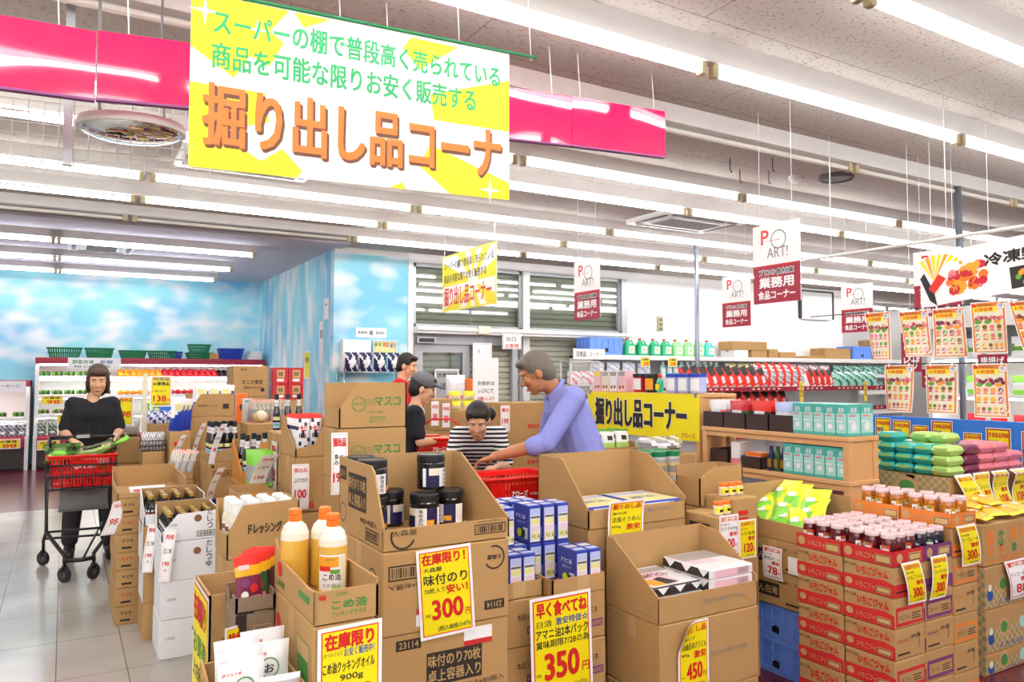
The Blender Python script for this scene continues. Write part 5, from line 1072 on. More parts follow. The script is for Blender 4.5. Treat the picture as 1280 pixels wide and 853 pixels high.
w, d = .28, .33
crate_tray(.45, .73, 4.3, 4.63, .597, 'white cut away carton packed with gold capped bottles', [(0,0),(w,0),(w,.145),(.075,.135),(0,.04)], .16, [(0,0),(d,0),(d,.04),(.06,.03),(0,.16)], .15, dashi_deco, None, 'white_card', 'card_in')
DB = bottle('stock_bottle', [(0,0),(.026,0),(.027,.004),(.027,.068),(.012,.095),(.0115,.11),(.014,.111),(.014,.13),(0,.132)], ['soy'], 14, None, 'gold capped stock bottles', cap='gold', lab=[(.0276, .02, .062, 'film_white', 1.2), (.0282, .03, .045, 'navy', 1.2), (.0275, .064, .067, 'film_white', 3.1)])
for j in range(5):
    for i in range(4): place(DB, (.492+.066*i, 4.34+.062*j, .604), f'gold capped bottle in the white carton, {od(i, 9)} from the left in the {od(j, 9)} row', -.6)
for k, (x, h, rz) in enumerate(((.44, .26, .12), (.39, .26, .16))):
    f = Fr((x, 4.29+.34*k, .40-.02*k), V((.06, -.03, 0)), V((.1, 0, 1)), lambda u, v, n: (u, v, n + .01*math.sin(v*16)))
    card(f, .055, h, [('特価', .15, .82, .7, .1, 'r', .03), ('だしつゆ', .15, .55, .7, .1, 'k', .02), ('198', .2, .32, .6, .08, 'r', .03), ('円', .4, .2, .2, .05, 'r', .02)], ('hanging white price strip on the front white stack', 'hanging white price strip on the rear white stack')[k], 'paper', 'red', 'hanging price strips', 'price_strip', f.warp)
stack(.40, .71, 4.67, 4.96, [.62, .41, .2, 0], 'of the brown and white stack under orange black bottles', lambda m, F, L, w, d, h, i: m.rect(L, 0, 0, d, h, 'white_card') if i < 2 else None, 'rear bottle cartons', jit=.003)
w, d = .31, .29
crate_tray(.40, .71, 4.67, 4.96, .622, 'white slant sided carton holding orange and black bottles', .06, .17, [(0,0),(d,0),(d,.05),(0,.17)], .16, None, None, 'white_card', 'card_in')
OB = bottle('sauce_bottle', [(0,0),(.028,0),(.029,.004),(.029,.085),(.014,.115),(.013,.132),(.0155,.133),(.0155,.152),(0,.154)], ['jar_black'], 14, None, 'orange and black bottles', cap='gold', lab=[(.0296, .015, .06, 'orange_cap', 3.1), (.0302, .03, .045, 'film_white', 1.2), (.0296, .066, .076, 'film_white', 3.1)])
for j in range(4):
    for i in range(4): place(OB, (.437+.07*i, 4.71+.066*j, .629), f'orange and black bottle in the rear carton, {od(i, 9)} from left in {od(j, 9)} row', -.5)
def aa_deco(m, F, L, w, d, h, i=0):
    m.text(F, ('ヤマキ', 'ヤマサ')[i % 2], w*.08, h*.55, w*.16, h*.2, ('ink', 'ink_red')[i % 2], .03); m.rect(F, w*.08, h*.2, w*.14, h*.12, 'ink_brown'); m.text(F, 'あ', w*.34, h*.2, w*.1, h*.4, 'ink', .03)
stack(.285, .66, 5.02, 5.6, [.73, .626, .522, .418, .314, .21, .105, 0], 'in the low brown stack beside the shopping cart', aa_deco, 'low brown cartons', jit=.003)
crate_tray(.285, .66, 5.02, 5.6, .732, 'opened brown carton with a raised back beside the cart', .03, .13, [(0,0),(.58,0),(.58,.03),(.05,.05),(0,.13)], .1)
f = Fr((.34, 5.1, .75), X, Y); m = MB(); m.rect(Fr((.36, 5.12, .746), X, V((0, 1, .15))), 0, 0, .2, .14, 'film_white', 0); m.rect(Fr((.36, 5.12, .746), X, V((0, 1, .15))), .02, .02, .16, .05, 'red', 1); m.rect(Fr((.36, 5.12, .746), X, V((0, 1, .15))), 0, 0, .2, .14, 'paper', -1); tag(m.build('sale_card'), 'red and white card lying in the opened brown carton', 'price card')
f = Fr((.20, 5.0, .53), V((.08, .03, 0)), V((.35, 0, 1)), lambda u, v, n: (u, v, n+.01*math.sin(v*18))); card(f, .08, .2, [('特価', .15, .8, .7, .12, 'r', .03), ('98', .2, .3, .6, .2, 'r', .03)], 'white price strip curling off the brown stack by the cart', 'paper', 'rose', name='price_strip', curl=f.warp)
# dressing bottles
def dress_deco(m, F, L, w, d, h): m.text(F, 'ドレッシング', w*.28, .095, w*.47, .045, 'ink_brown', .04)
stack(.59, .885, 3.3, 3.57, [.695, .46, .23, 0], 'under the dressing bottles', None, 'dressing cartons', jit=.003)
w, d = .295, .27
crate_tray(.59, .885, 3.3, 3.57, .697, 'cut away carton of white capped dressing bottles', [(0,0),(w,0),(w,.225),(.065,.215),(0,.1)], .215, [(0,0),(d,0),(d,.1),(.07,.09),(0,.2)], .22, dress_deco)
WB = bottle('dressing_bottle', [(0,0),(.03,0),(.031,.004),(.031,.14),(.024,.165),(.026,.166),(.026,.215),(.02,.222),(0,.223)], ['cream'], 16, None, 'white capped dressing bottles', cap='white', capn=4, lab=[(.0316, .02, .12, 'film_white', 2), (.0322, .09, .11, 'wood_dark', 2), (.0322, .04, .06, 'red', 1.2)])
for j in range(3):
    for i in range(4): place(WB, (.635+.068*i, 3.345+.075*j, .704), f'white capped dressing bottle, {od(i, 9)} from the left in the {od(j, 9)} row of the carton', -.8)
for k, (x, z) in enumerate(((.57, .45), (.60, .44))):
    f = front(x-.02*(1-k)-.02, 3.293-.0*k, z+.02*k) if k else left(.583, 3.42, .45); card(f, .1 if k else .09, .15, [('特価', .1, .75, .8, .15, 'r', .03), ('ドレッシング', .1, .5, .8, .12, 'k', .01), ('158', .15, .15, .6, .25, 'r', .04)], ('white card on the left of the dressing cartons', 'white card on the front of the dressing cartons')[k], 'paper', 'red')
# low orange printed tray and the green pouch stack
stack(.775, .97, 4.1, 4.32, [.785, .53, .27, 0], 'under the low orange printed tray', None, 'plain cartons in the aisle', jit=.003)
crate_tray(.775, .97, 4.1, 4.32, .787, 'low tray with orange print behind the dressing bottles', .06, .075, .06, .06, lambda m, F, L, w, d, h: (m.rect(F, w*.3, .004, w*.55, .05, 'ink_orange'), m.ring(F, w*.55, .028, .02, .004, 'ink', 2)))
stack(.90, 1.03, 4.36, 4.6, [.82, .55, .28, 0], 'under the bright green pouch', None, 'narrow cartons under green pouches', jit=.002)
q = pouch(.125, .2, .05, 'film_grey', lambda a, b, s: 'green_fresh' if b > .55 else None, [('rect', -.03, .05, .06, .04, 'film_white', 'x'), ('ring', -.01, .12, .02, .008, 'k', 0)], 'grain_pouch', 'front green topped grey pouch standing on the narrow stack', 'pouch', 'green topped pouches', 'green_fresh'); q.location = (.965, 4.40, .83)
for i in range(2): dup(q, (.965, 4.46+.06*i, .83), f'green topped grey pouch, {("second", "third")[i]} from the front on the narrow stack')
# tall narrow cartons with the white vertical card
stack(1.04, 1.115, 4.3, 4.6, [1.13, .85, .56, .28, 0], 'in the tall narrow stack with the long white card', None, 'tall narrow cartons', jit=.001)
f = left(1.032, 4.46, .80); card(f, .13, .28, [('掘出品', .15, .8, .7, .13, 'r', .04), ('乾めん', .2, .6, .6, .1, 'k', .02), ('130', .15, .2, .7, .25, 'r', .04), ('円', .4, .08, .2, .08, 'r', .02)], 'long white price card on the tall narrow stack', 'paper', 'red')
# seven spice snack display
stack(1.035, 1.2, 3.95, 4.25, [.745, .49, .245, 0], 'under the red lettered snack bags', None, 'snack bag cartons', jit=.002)
carton(1.035, 1.2, 3.95, 4.25, .747, 1.03, 'wide plain carton directly below the red lettered snack bags', lambda m, F, L, w, d, h: m.text(F, '七味', w*.3, h*.05, .05, .04, 'ink_red', .02))
w, d = .165, .3; crate_tray(1.035, 1.2, 3.95, 4.25, 1.032, 'slant cut carton of red lettered snack bags', [(0,0),(w,0),(w,.2),(.1,.06),(0,.04)], .2, [(0,0),(d,0),(d,.04),(0,.2)], [(0,0),(d,0),(d,.2),(0,.2)])
SB = pouch(.075, .2, .04, 'film_white', lambda a, b, s: ('red' if b > .9 or b < .12 else ('navy' if (int(a*5)+2*int(b*9)) % 5 == 0 else None)), [('七', -.02, .115, .04, .03, 'r', .04), ('味', -.02, .075, .04, .03, 'k', .03)], 'spice_bag', 'red lettered snack bag at the front left of its carton', 'bag', 'red lettered snack bags', 'maroon')
SB.location = (1.085, 4.0, 1.045); SB.rotation_euler = (-.1, 0, -.2)
for i, (x, y) in enumerate(((1.155, 4.01), (1.085, 4.06), (1.155, 4.07), (1.085, 4.12), (1.155, 4.13), (1.085, 4.18), (1.155, 4.19))): o = dup(SB, (x, y, 1.045), f'red lettered snack bag, {od(i+1, 9)} counted from the front left corner of its carton'); o.rotation_euler = (-.1, 0, -.1)
f = Fr((1.01, 3.93, .77), V((1, -.1, 0)), Z, lambda u, v, n: (u, v, n+.02*math.sin(v*12)+.01)); card(f, .085, .23, [('掘出品', .12, .82, .76, .1, 'r', .03), ('ふりかけ', .12, .6, .76, .1, 'k', .02), ('100', .15, .25, .7, .2, 'r', .04)], 'curling white card on the plain carton below the snack bags', 'paper', 'rose', name='price_strip', curl=f.warp)
f = Fr((1.015, 3.28, .93), V((.055, -.01, 0)), Z, lambda u, v, n: (u-.0, v, n+.01*math.sin(v*12))); card(f, .07, .27, [('掘出品', .1, .78, .8, .14, 'r', .04), ('食べ', .15, .58, .6, .08, 'k', .02), ('みそ', .15, .48, .6, .08, 'k', .02), ('198', .12, .2, .7, .16, 'r', .04)], 'white price card hung on the left edge of the green printed stack', 'paper', 'red', name='price_card', curl=f.warp)
# ---------------------------------------------------------------- mid aisle: soy bottles, orange cartons, and cartons further back
stack(.935, 1.15, 6.0, 6.4, [.81, .545, .27, 0], 'under the big dark soy bottles', lambda m, F, L, w, d, h, i: (m.barcode(F, w*.15, h*.6, w*.6, h*.16), m.rect(F, w*.78, h*.15, w*.2, h*.35, 'teal') if i < 1 else None, m.disc(F, w*.15, h*.88, .012, 'ink_brown', 1, 8)), 'soy cartons', jit=.003)
w, d = .215, .4; crate_tray(.935, 1.15, 6.0, 6.4, .812, 'cut carton holding large dark soy bottles with white necks', [(0,0),(w,0),(w,.12),(0,.05)], .12, .06, .12, lambda m, F, L, w, d, h: m.rect(F, w*.72, .01, w*.26, .06, 'teal'))
SY = bottle('soy_bottle', [(0,0),(.024,0),(.025,.005),(.025,.15),(.017,.2),(.013,.235),(.0125,.25),(.016,.251),(.016,.285),(0,.287)], ['soy'], 14, None, 'dark soy bottles', cap='black_plastic', lab=[(.0256, .1, .125, 'pale_yellow', 1.2), (.0256, .045, .085, 'blue_pale', 1.2), (.0262, .06, .075, 'teal', .8), (.0175, .2, .22, 'film_white', 3.1), (.0152, .222, .246, 'film_white', 3.1)])
for j in range(3):
    for i in range(4): place(SY, (.965+.052*i, 6.03+.075*j, .82), f'dark soy bottle with white neck, {od(i, 9)} from the left in the {od(j, 9)} row', -.4)
stack(.97, 1.225, 4.95, 5.3, [.78, .52, .26, 0], 'in the orange printed stack of the middle aisle', None, 'orange cartons', 'card_orange', jit=.003)
w, d = .255, .35; crate_tray(.97, 1.225, 4.95, 5.3, .782, 'orange slant cut carton with black bottles behind', [(0,0),(w,0),(w,.25),(.12,.25),(0,.05)], .25, [(0,0),(d,0),(d,.05),(.1,.2),(0,.25)], .25, lambda m, F, L, w, d, h: (m.ring(F, w*.72, .2, .022, .005, 'ink_brown'), m.disc(F, w*.3, .05, .014, 'ink_brown', 1, 8), m.rect(F, w*.45, .09, .06, .07, 'paper')), None, 'card_orange', 'card_in')
for j in range(2):
    for i in range(3): place(SY, (1.01+.07*i, 5.02+.14*j, .79), f'black bottle in the orange cut carton, {od(i, 5)} from the left in the {("front", "rear")[j]} row', -.5)
stack(1.27, 1.55, 5.5, 5.8, [1.03, .78, .52, .26, 0], 'of the plain stack behind the orange cartons', None, 'plain cartons behind the orange ones')
for j in range(1):
    for i in range(3): place(SY, (1.32+.08*i, 5.56, 1.032) if 0 else (1.18+.0*i, 5.42, 0) if 0 else (1.32+.08*i, 5.57, 1.032), f'black bottle standing on the plain stack, {od(i, 5)} from the left', -.2)
stack(.94, 1.3, 7.0, 7.35, [1.10, .82, .55, .27, 0], 'under the blue white packs at the aisle end', None, 'cartons at the back of the aisle')
w, d = .36, .35; crate_tray(.94, 1.3, 7.0, 7.35, 1.102, 'back aisle carton of blue and white packs', [(0,0),(w,0),(w,.19),(.08,.19),(0,.06)], .19, .08, .19, lambda m, F, L, w, d, h: (m.text(F, '味噌煮込うどん', w*.15, .08, w*.45, .02, 'ink_brown', .01), m.rect(F, w*.72, .06, .05, .045, 'ink_brown')))
WBG = pouch(.13, .26, .05, 'film_white', lambda a, b, s: 'deep_blue' if b < a*.5+.35 else None, [('rect', -.04, .17, .07, .05, 'pale_yellow', 'x')], 'noodle_bag', '', 'bag', 'blue and white bags', 'film_white')
for i in range(6): o = place(WBG, (1.02+.1*(i % 3), 7.06+.1*(i//3), 1.115), f'blue and white bag, {od(i % 3, 5)} from the left in the {("front", "rear")[i//3]} line of the back carton'); o.rotation_euler = (-.05, .1, 0)
plain_box('flour_box', 1.5, 1.61, 8.0, 8.15, .98, 1.27, 'orange_cap', 'bright orange box with dark lettering in the back aisle', extra=lambda m, L, F, d, w, h: m.text(F, '俺', w*.25, h*.4, w*.5, h*.25, 'ink', .04))
stack(1.42, 1.80, 8.0, 8.4, [.978, .65, .32, 0], 'under the bright orange box', None, 'cartons under the orange box')
stack(1.42, 1.78, 7.1, 7.4, [1.02, .76, .5, .25, 0], 'under the slanting striped packs', None, 'cartons under the striped packs')
STP = pouch(.1, .21, .03, 'film_grey', lambda a, b, s: ('cream' if b > .6 and int(a*10+b*6) % 2 else ('rose' if b > .88 else None)), [], 'striped_pack', '', 'pack', 'striped grey packs', 'rose')
for i in range(8): o = place(STP, (1.47+.037*i, 7.15, 1.025), f'striped grey pack, {od(i, 9)} from the left in the slanting line'); o.rotation_euler = (0, .12, -.9)
plain_box('tissue_pack', 1.435, 1.5, 7.25, 7.38, 1.022, 1.24, 'film_white', 'tall white pack left of the striped grey packs', 'pack', lambda m, L, F, d, w, h: (m.rect(F, 0, h*.85, w, h*.1, 'teal'), m.rect(F, w*.8, 0, w*.2, h*.8, 'blue_box')))
stack(1.56, 1.86, 5.9, 6.2, [1.08, .82, .55, .27, 0], 'behind the kraft stack, with its flap folded up', None, 'cartons behind the kraft stack')
m = MB(); m.prism(Fr((1.56, 6.2, 1.08), X, V((0, .3, 1))), [(0,0),(.3,0),(.27,.07),(.02,.07)], .004, 'card'); tag(m.build('carton_flap_board'), 'folded up cardboard flap behind the kraft stack', 'cardboard')
m = MB(); m.ball((1.5, 6.9, 1.09), (.07, .07, .05), 'tan', 14); m.ball((1.5, 6.88, 1.1), (.05, .06, .05), 'cream', 12); tag(m.build('bread_bag'), 'round tan bread bag on top of the aisle cartons', 'bread bag')
stack(1.36, 1.64, 6.75, 7.05, [1.04, .78, .52, .26, 0], 'under the round bread bag', None, 'cartons under the bread bag')
# big printed carton and four red boxes by the wall
stack(1.72, 2.12, 9.4, 9.8, [1.2, .9, .6, .3, 0], 'under the big printed carton near the fridge', None, 'cartons near the fridge')
carton(1.72, 2.12, 9.4, 9.8, 1.202, 1.57, 'large printed carton standing tall before the fridge', lambda m, F, L, w, d, h: (m.text(F, 'オニオ食堂', w*.25, h*.4, w*.6, h*.15, 'ink_brown', .03), m.text(F, '業務用たまねぎ', w*.3, h*.25, w*.5, h*.08, 'ink_brown', .02), m.disc(F, w*.85, h*.22, .025, 'ink_brown', 1, 12), m.text(F, '国産', w*.2, h*.85, w*.2, h*.06, 'ink_brown', .02)))
stack(2.2, 2.58, 9.5, 9.8, [1.155, .87, .58, .29, 0], 'under the four red boxes', None, 'cartons under the red boxes')
for i in range(2):
    for k in range(2): plain_box('gift_box', 2.2+.191*i, 2.386+.191*i, 9.5, 9.7, 1.158+.197*k, 1.353+.197*k, 'red_box', f"red box with a tan panel, {('lower', 'upper')[k]} {('left', 'right')[i]} of four", 'box', lambda m, L, F, d, w, h: (m.rect(F, w*.28, h*.36, w*.5, h*.5, 'tan'), m.text(F, '煎餅', w*.36, h*.45, w*.32, h*.3, 'ink_brown', .02), m.rect(F, w*.28, h*.12, w*.46, h*.18, 'film_white')), 'red boxes')
# ---------------------------------------------------------------- cartons beyond the cart
stack(.42, .60, 7.55, 7.95, [.9, .68, .45, .22, 0], 'behind the woman with the cart', None, 'cartons behind the cart')
m = MB(); m.pillow(Fr((.51, 7.72, .9), X, Z), .2, .15, .22, 'film_grey', None, 10, 8, .02); tag(m.build('plastic_bag'), 'crumpled clear plastic bag on the cartons behind the cart', 'plastic bag')
t = thing('sign_stand', (.66, 7.9, 0), 'cream post holding a yellow 138 price poster', 'sign stand')
m = MB(); m.box(.64, .68, 7.88, 7.92, 0, 1.47, 'cream'); m.build('post', t); m = MB(); m.box(.55, .8, 7.8, 8.02, 0, .03, 'white_metal'); m.build('base', t)
card(front(.70, 7.86, 1.16), .185, .29, [('特売品', .12, .84, .76, .1, 'b', .03), ('お買得品', .12, .68, .76, .12, 'k', .04), ('1袋当り', .15, .48, .6, .06, 'k', .01), ('138', .14, .16, .6, .2, 'r', .05), ('円', .78, .17, .12, .08, 'r', .02), ('(税込149円)', .2, .05, .6, .06, 'k', .01)], 'yellow 138 yen poster beside the cream post', name='poster', bd=.02)
q = card(front(.42, 7.62, 1.0), .13, .27, [('特売品', .12, .8, .76, .12, 'r', .03), ('98', .2, .3, .6, .2, 'r', .05)], 'red edged yellow poster behind the shoulder of the woman', name='poster', bd=.03); m = MB(); m.box(.48, .49, 7.622, 7.632, .899, 1.2, 'white'); m.build('stick', q)
stack(.72, 1.0, 8.1, 8.5, [.98, .66, .33, 0], 'under the blue wrapped bags beyond the cream post', None, 'cartons under blue bags')
BW = pouch(.17, .13, .08, 'film_white', lambda a, b, s: 'blue_box' if (int(a*6)+int(b*5)) % 3 == 0 else ('blue_pale' if int(a*9) % 2 else None), [], 'wrapped_bag', '', 'bag', 'blue wrapped bags')
for i in range(4): o = place(BW, (.76+.075*i, 8.2+.03*(i % 2), .985+.0*(i > 2)), f'blue and white wrapped bag beyond the cream post, {od(i, 5)} from the left'); o.rotation_euler = (-.4, 0, .2*i-.3)
plain_box('tissue_box', .84, .95, 8.32, 8.42, .982, 1.14, 'blue_bright', 'bright blue box behind the wrapped bags')
stack(.55, .70, 6.75, 7.05, [.84, .56, .28, 0], 'under the black wire basket', None, 'cartons under the wire basket')
t = thing('wire_basket', (.64, 6.9, .85), 'black wire basket of white pouches in the aisle', 'basket'); m = MB()
for z in (.846, .885, .925): m.tube([(.555, 6.78, z), (.725, 6.78, z), (.725, 7.0, z), (.555, 7.0, z)], .004, 'black_plastic', 5, True)
for k in range(8): x = .555+.17*k/7; m.tube([(x, 6.78, .846), (x, 6.78, .925)], .0025, 'black_plastic', 4); m.tube([(x, 7.0, .846), (x, 7.0, .925)], .0025, 'black_plastic', 4); m.tube([(x, 6.78, .846), (x, 7.0, .846)], .0025, 'black_plastic', 4)
m.build('wire_frame', t)
WPO = pouch(.07, .14, .05, 'film_white', lambda a, b, s: 'film_grey' if int(a*7+b*5) % 2 else None, [], 'small_pouch', '', 'pouch', 'white pouches in the wire basket')
for i in range(3): place(WPO, (.585+.055*i, 6.86, .852), f'white pouch in the black wire basket, {od(i, 5)} from the left')
stack(.66, .88, 6.3, 6.6, [.66, .44, .22, 0], 'in front of the black wire basket', None, 'cartons before the wire basket')
crate_tray(.66, .88, 6.3, 6.6, .662, 'low tray with dark lettering in front of the wire basket', .05, .08, .06, .06, lambda m, F, L, w, d, h: m.text(F, '塩ラーメン', w*.15, .012, w*.6, .028, 'ink', .03))
for i in range(3): o = place(STP, (.72+.05*i, 6.4, .672), f'striped grey pack in the low lettered tray, {od(i, 5)} from the left'); o.rotation_euler = (-.3, .2, -.5)
stack(.745, .90, 6.68, 7.0, [1.0, .75, .5, .25, 0], 'with small red marks beside the wire basket', lambda m, F, L, w, d, h, i: m.disc(F, w*.3, h*.6, .018, 'ink_red', 1, 10), 'red marked cartons')
for i in range(3): o = place(WBG, (.79+.04*i, 6.72+.07*i, 1.002), f'blue and white bag on the red marked cartons, {od(i, 5)} from the front'); o.rotation_euler = (0, .1, .5)
crate(.7, .94, 5.3, 5.62, .42, .60, 'blue plastic crate half hidden behind the brown stack', 'deep_blue'); stack(.7, .94, 5.3, 5.62, [.418, .2, 0], 'under the half hidden blue crate', None, 'cartons under the hidden crate')
crate(.745, .90, 3.72, 4.0, .42, .70, 'blue plastic crate behind the dressing bottles', 'deep_blue'); stack(.745, .90, 3.72, 4.0, [.418, .2, 0], 'under the blue crate behind the dressing', None, 'cartons under the rear crate')
for k, (x, y, z, w, h, l) in enumerate(((.93, 5.985, .8, .06, .3, 'curling white price strip beside the soy bottles'), (.80, 5.28, .60, .06, .26, 'curling white price strip by the half hidden crate'), (.885, 4.355, .82, .12, .2, 'arched white price strip before the green pouch'), (.945, 6.985, .75, .05, .3, 'white price strip by the back aisle cartons'), (.75, 6.67, .7, .05, .28, 'white price strip on the red marked cartons'))):
    f = Fr((x, y, z), V((1, .15, 0)), V((.12, 0, 1)), lambda u, v, n, h=h: (u + .03*(v/h)**3, v, n + .05*(1-math.cos(v/h*2.2)))); card(f, w*.75, h, [('特価', .15, .82, .7, .08, 'r', .02), ('お買得', .15, .6, .7, .07, 'k', .0), ('198', .2, .3, .6, .1, 'r', .03)], l, 'paper', 'paper', 'curling price strips', 'price_strip', f.warp)
# ---------------------------------------------------------------- produce fridges along the mural
def fridge(x0, x1, y, h, label, low=False):
    t = thing('produce_fridge', ((x0+x1)/2, y+.45, 0), label, 'fridge'); d = .9
    m = MB(); m.box(x0, x1, y+d-.06, y+d, 0, h-.02, 'white'); m.box(x0+.05, x1-.05, y+.35, y+d-.06, .0, .42, 'white'); m.build('back_panel', t)
    for x in (x0, x1-.05):
        m = MB(); m.prism(Fr((x, y+d, 0), -Y, Z), [(0,0),(d,0),(d,.5),(d-.2,.6),(d-.2,h),(0,h)] if not low else [(0,0),(d,0),(d,.5),(d-.2,h),(0,h)], .0, 'white_metal'); m = MB(); m.box(x, x+.05, y+.2, y+d, 0, h, 'white_metal'); m.box(x, x+.05, y, y+.2, 0, .5, 'white_metal'); m.build('side_panel', t)
    m = MB(); m.box(x0+.05, x1-.05, y+.02, y+.3, .06, .34, 'dark'); m.build('kick_plate', t)
    m = MB(); m.bbox(x0+.05, x1-.05, y-.03, y+.05, .34, .5, 'maroon', .015); m.build('bumper', t)
    m = MB(); m.bbox(x0, x1, y+.12, y+.8, h-.1, h, 'maroon', .01); m.build('canopy', t)
    m = MB(); m.box(x0+.06, x1-.06, y+.16, y+.2, h-.125, h-.1, 'fridge_glow'); m.build('lamp_strip', t)
    zs = (.5, .82, 1.12, 1.42) if not low else (.5, .78)
    for k, z in enumerate(zs):
        m = MB(); y0 = y+.05+.1*k; m.box(x0+.05, x1-.05, y0, y+d-.06, z-.03, z, 'white_metal'); m.box(x0+.05, x1-.05, y0-.012, y0, z-.035, z+.02, 'white' if k else 'maroon'); m.build('shelf_board', t)
        if k: m = MB(); m.box(x0+.06, x1-.06, y0+.03, y0+.05, z-.045, z-.03, 'fridge_glow'); m.build('shelf_glow', t)
    return t
fy = 13.9
fridge(-.39, 3.11, fy, 1.74, 'long white produce fridge with a maroon canopy before the sky mural'); fridge(-3.4, -.45, fy+.05, 1.38, 'lower white produce fridge at the left edge', True)
def prod(nm, cat, grp, build): t = thing(nm, (0,0,0), '', cat, grp); build(t); return t
def ballp(c, r, stem='leaf_dark'):
    def f(t):
        m = MB(); m.ball((0,0,r*.95), (r, r, r*.95), c, 12); m.build('flesh', t, local=True); m = MB(); m.tube([(0,0,r*1.8), (.004,0,r*2.1)], r*.08, stem, 5); m.build('stem', t, local=True)
    return f
def eggp(t): m = MB(); m.ball((0,0,.04), (.035, .09, .035), 'eggplant', 12); m.build('flesh', t, local=True); m = MB(); m.lathe((0,.075,.04), [(.026,0),(.02,.015),(.008,.02),(.006,.04),(0,.042)], 'leaf_dark', 8, Y); m.build('stem', t, local=True)
def leafp(c1, c2):
    def f(t):
        m = MB(); R = random.Random(3); m.pillow(Fr((0,0,0), X, Z), .125, .21, .09, c1, lambda a, b, s: c2 if int(a*6+b*9) % 3 == 0 else None, 8, 8, .05, 'film_white'); m.build('bunch', t, local=True); m = MB(); m.rect(Fr((-.03, -.052, .05), X, Z), 0, 0, .06, .03, 'film_white'); m.build('label', t, local=True)
    return f
def trayp(c1, c2):
    def f(t):
        m = MB(); m.bbox(-.08, .08, -.06, .06, 0, .03, 'film_white', .01); m.build('tray', t, local=True); m = MB()
        for i in range(4): m.ball((-.054+.036*i, 0, .06), (.024, .055, .045), c1 if i % 2 else c2, 8)
        m.build('contents', t, local=True)
    return f
OR = prod('orange', 'orange', 'oranges on the fridge shelf', ballp('orange', .05)); AP = prod('apple', 'apple', 'red apples on the fridge shelf', ballp('apple', .052)); EG = prod('eggplant', 'eggplant', 'eggplants on the fridge shelf', eggp)
CU = prod('cucumber_tray', 'vegetable tray', 'cucumber trays', trayp('leaf_dark', 'leaf')); LP = prod('leaf_bunch', 'greens', 'bagged greens', leafp('leaf', 'leaf_pale')); LD = prod('leaf_bunch', 'greens', 'dark bagged greens', leafp('leaf_dark', 'film_grey')); RT = prod('radish_tray', 'vegetable tray', 'red vegetable trays', trayp('plum', 'leaf')); SP = prod('sprout_bag', 'greens', 'bagged sprouts', leafp('film_white', 'leaf_pale')); LO = prod('leaf_bunch', 'greens', 'dark leaf bags in the low fridge', leafp('film_grey', 'navy'))
def rowp(p, x0, x1, n, y, z, l, rz=0):
    for i in range(n): place(p, (x0+(x1-x0)*i/max(n-1, 1), y, z), f'{l}, {od(i, 20)} from the left', rz)
for r in range(2):
    rowp(OR, .82, 1.4, 7, fy+.42+.11*r, 1.422+.05*r, f"orange in the {('front', 'rear')[r]} row of the top fridge shelf"); rowp(AP, 1.5, 2.3, 9, fy+.42+.11*r, 1.422+.05*r, f"red apple in the {('front', 'rear')[r]} row of the top fridge shelf")
    rowp(EG, 2.4, 2.95, 7, fy+.46+.16*r, 1.422+.06*r, f"eggplant in the {('front', 'rear')[r]} row of the top fridge shelf", .2)
rowp(OR, .82, 1.4, 7, fy+.3, 1.122, 'orange on the second fridge shelf'); rowp(AP, 1.5, 2.3, 9, fy+.3, 1.122, 'red apple on the second fridge shelf'); rowp(EG, 2.4, 2.95, 7, fy+.32, 1.122, 'eggplant on the second fridge shelf')
rowp(CU, -.26, .6, 6, fy+.44, 1.422, 'cucumber tray on the top fridge shelf'); rowp(CU, -.26, .6, 6, fy+.36, 1.122, 'cucumber tray on the second fridge shelf'); rowp(RT, -.26, .3, 4, fy+.3, .822, 'red vegetable tray on the third fridge shelf'); rowp(SP, .42, .95, 5, fy+.3, .822, 'white sprout bag on the third fridge shelf'); rowp(LD, -.28, .75, 8, fy+.16, .502, 'dark green bag on the lowest fridge shelf'); rowp(LP, 1.2, 2.9, 11, fy+.3, .822, 'bag of greens on the third fridge shelf')
rowp(LO, -1.4, -.55, 8, fy+.25, .502, 'dark leaf bag in the low left fridge'); rowp(CU, -1.3, -.6, 4, fy+.35, .782, 'vegetable tray in the low left fridge')
def tagcard(x, y, z, w, h, pr, l, grp='price tags on the fridges'): card(front(x, y, z), w, h, [('お買得', .15, .6, .7, .25, 'k', .04), (pr, .25, .12, .6, .38, 'r', .05)], l, 'yellow', 'ink_orange', grp)
for x, z, w, pr, l in ((-.3, .99, .3, '98', 'yellow price tag at the left of the second fridge shelf'), (-.08, .69, .26, '148', 'yellow price tag under the red vegetable trays'), (.0, .45, .3, '100', 'yellow price tag above the left bumper'), (-.33, .3, .3, '158', 'left yellow price tag on the fridge bumper'), (.12, .3, .28, '128', 'right yellow price tag on the fridge bumper'), (-.85, .34, .3, '88', 'yellow price tag on the low left fridge')): tagcard(x, fy + (.226 if z > .9 else (.126 if z > .6 else -.034)), z, w, .15, pr, l)
card(front(.05, fy+.1, 1.56), .75, .18, [('野菜売場', .08, .45, .4, .35, 'g', .03), ('新鮮', .6, .45, .25, .35, 'b', .02), ('毎日入荷', .1, .12, .7, .2, 'k', 0)], 'white notice hung on the fridge canopy', 'paper', 'paper', name='notice')
card(front(-1.05, fy+.02, 1.2), .55, .17, [('ローソーセージ', .1, .4, .75, .3, 'ink' and 'k', .02)], 'white notice hung on the low left fridge', 'paper', 'paper', name='notice'); card(front(-1.75, fy+.02, .24), .6, .2, [('冷蔵品', .2, .3, .5, .4, 'b', .02)], 'pale notice on the bumper of the low left fridge', 'paper', 'paper', name='notice')
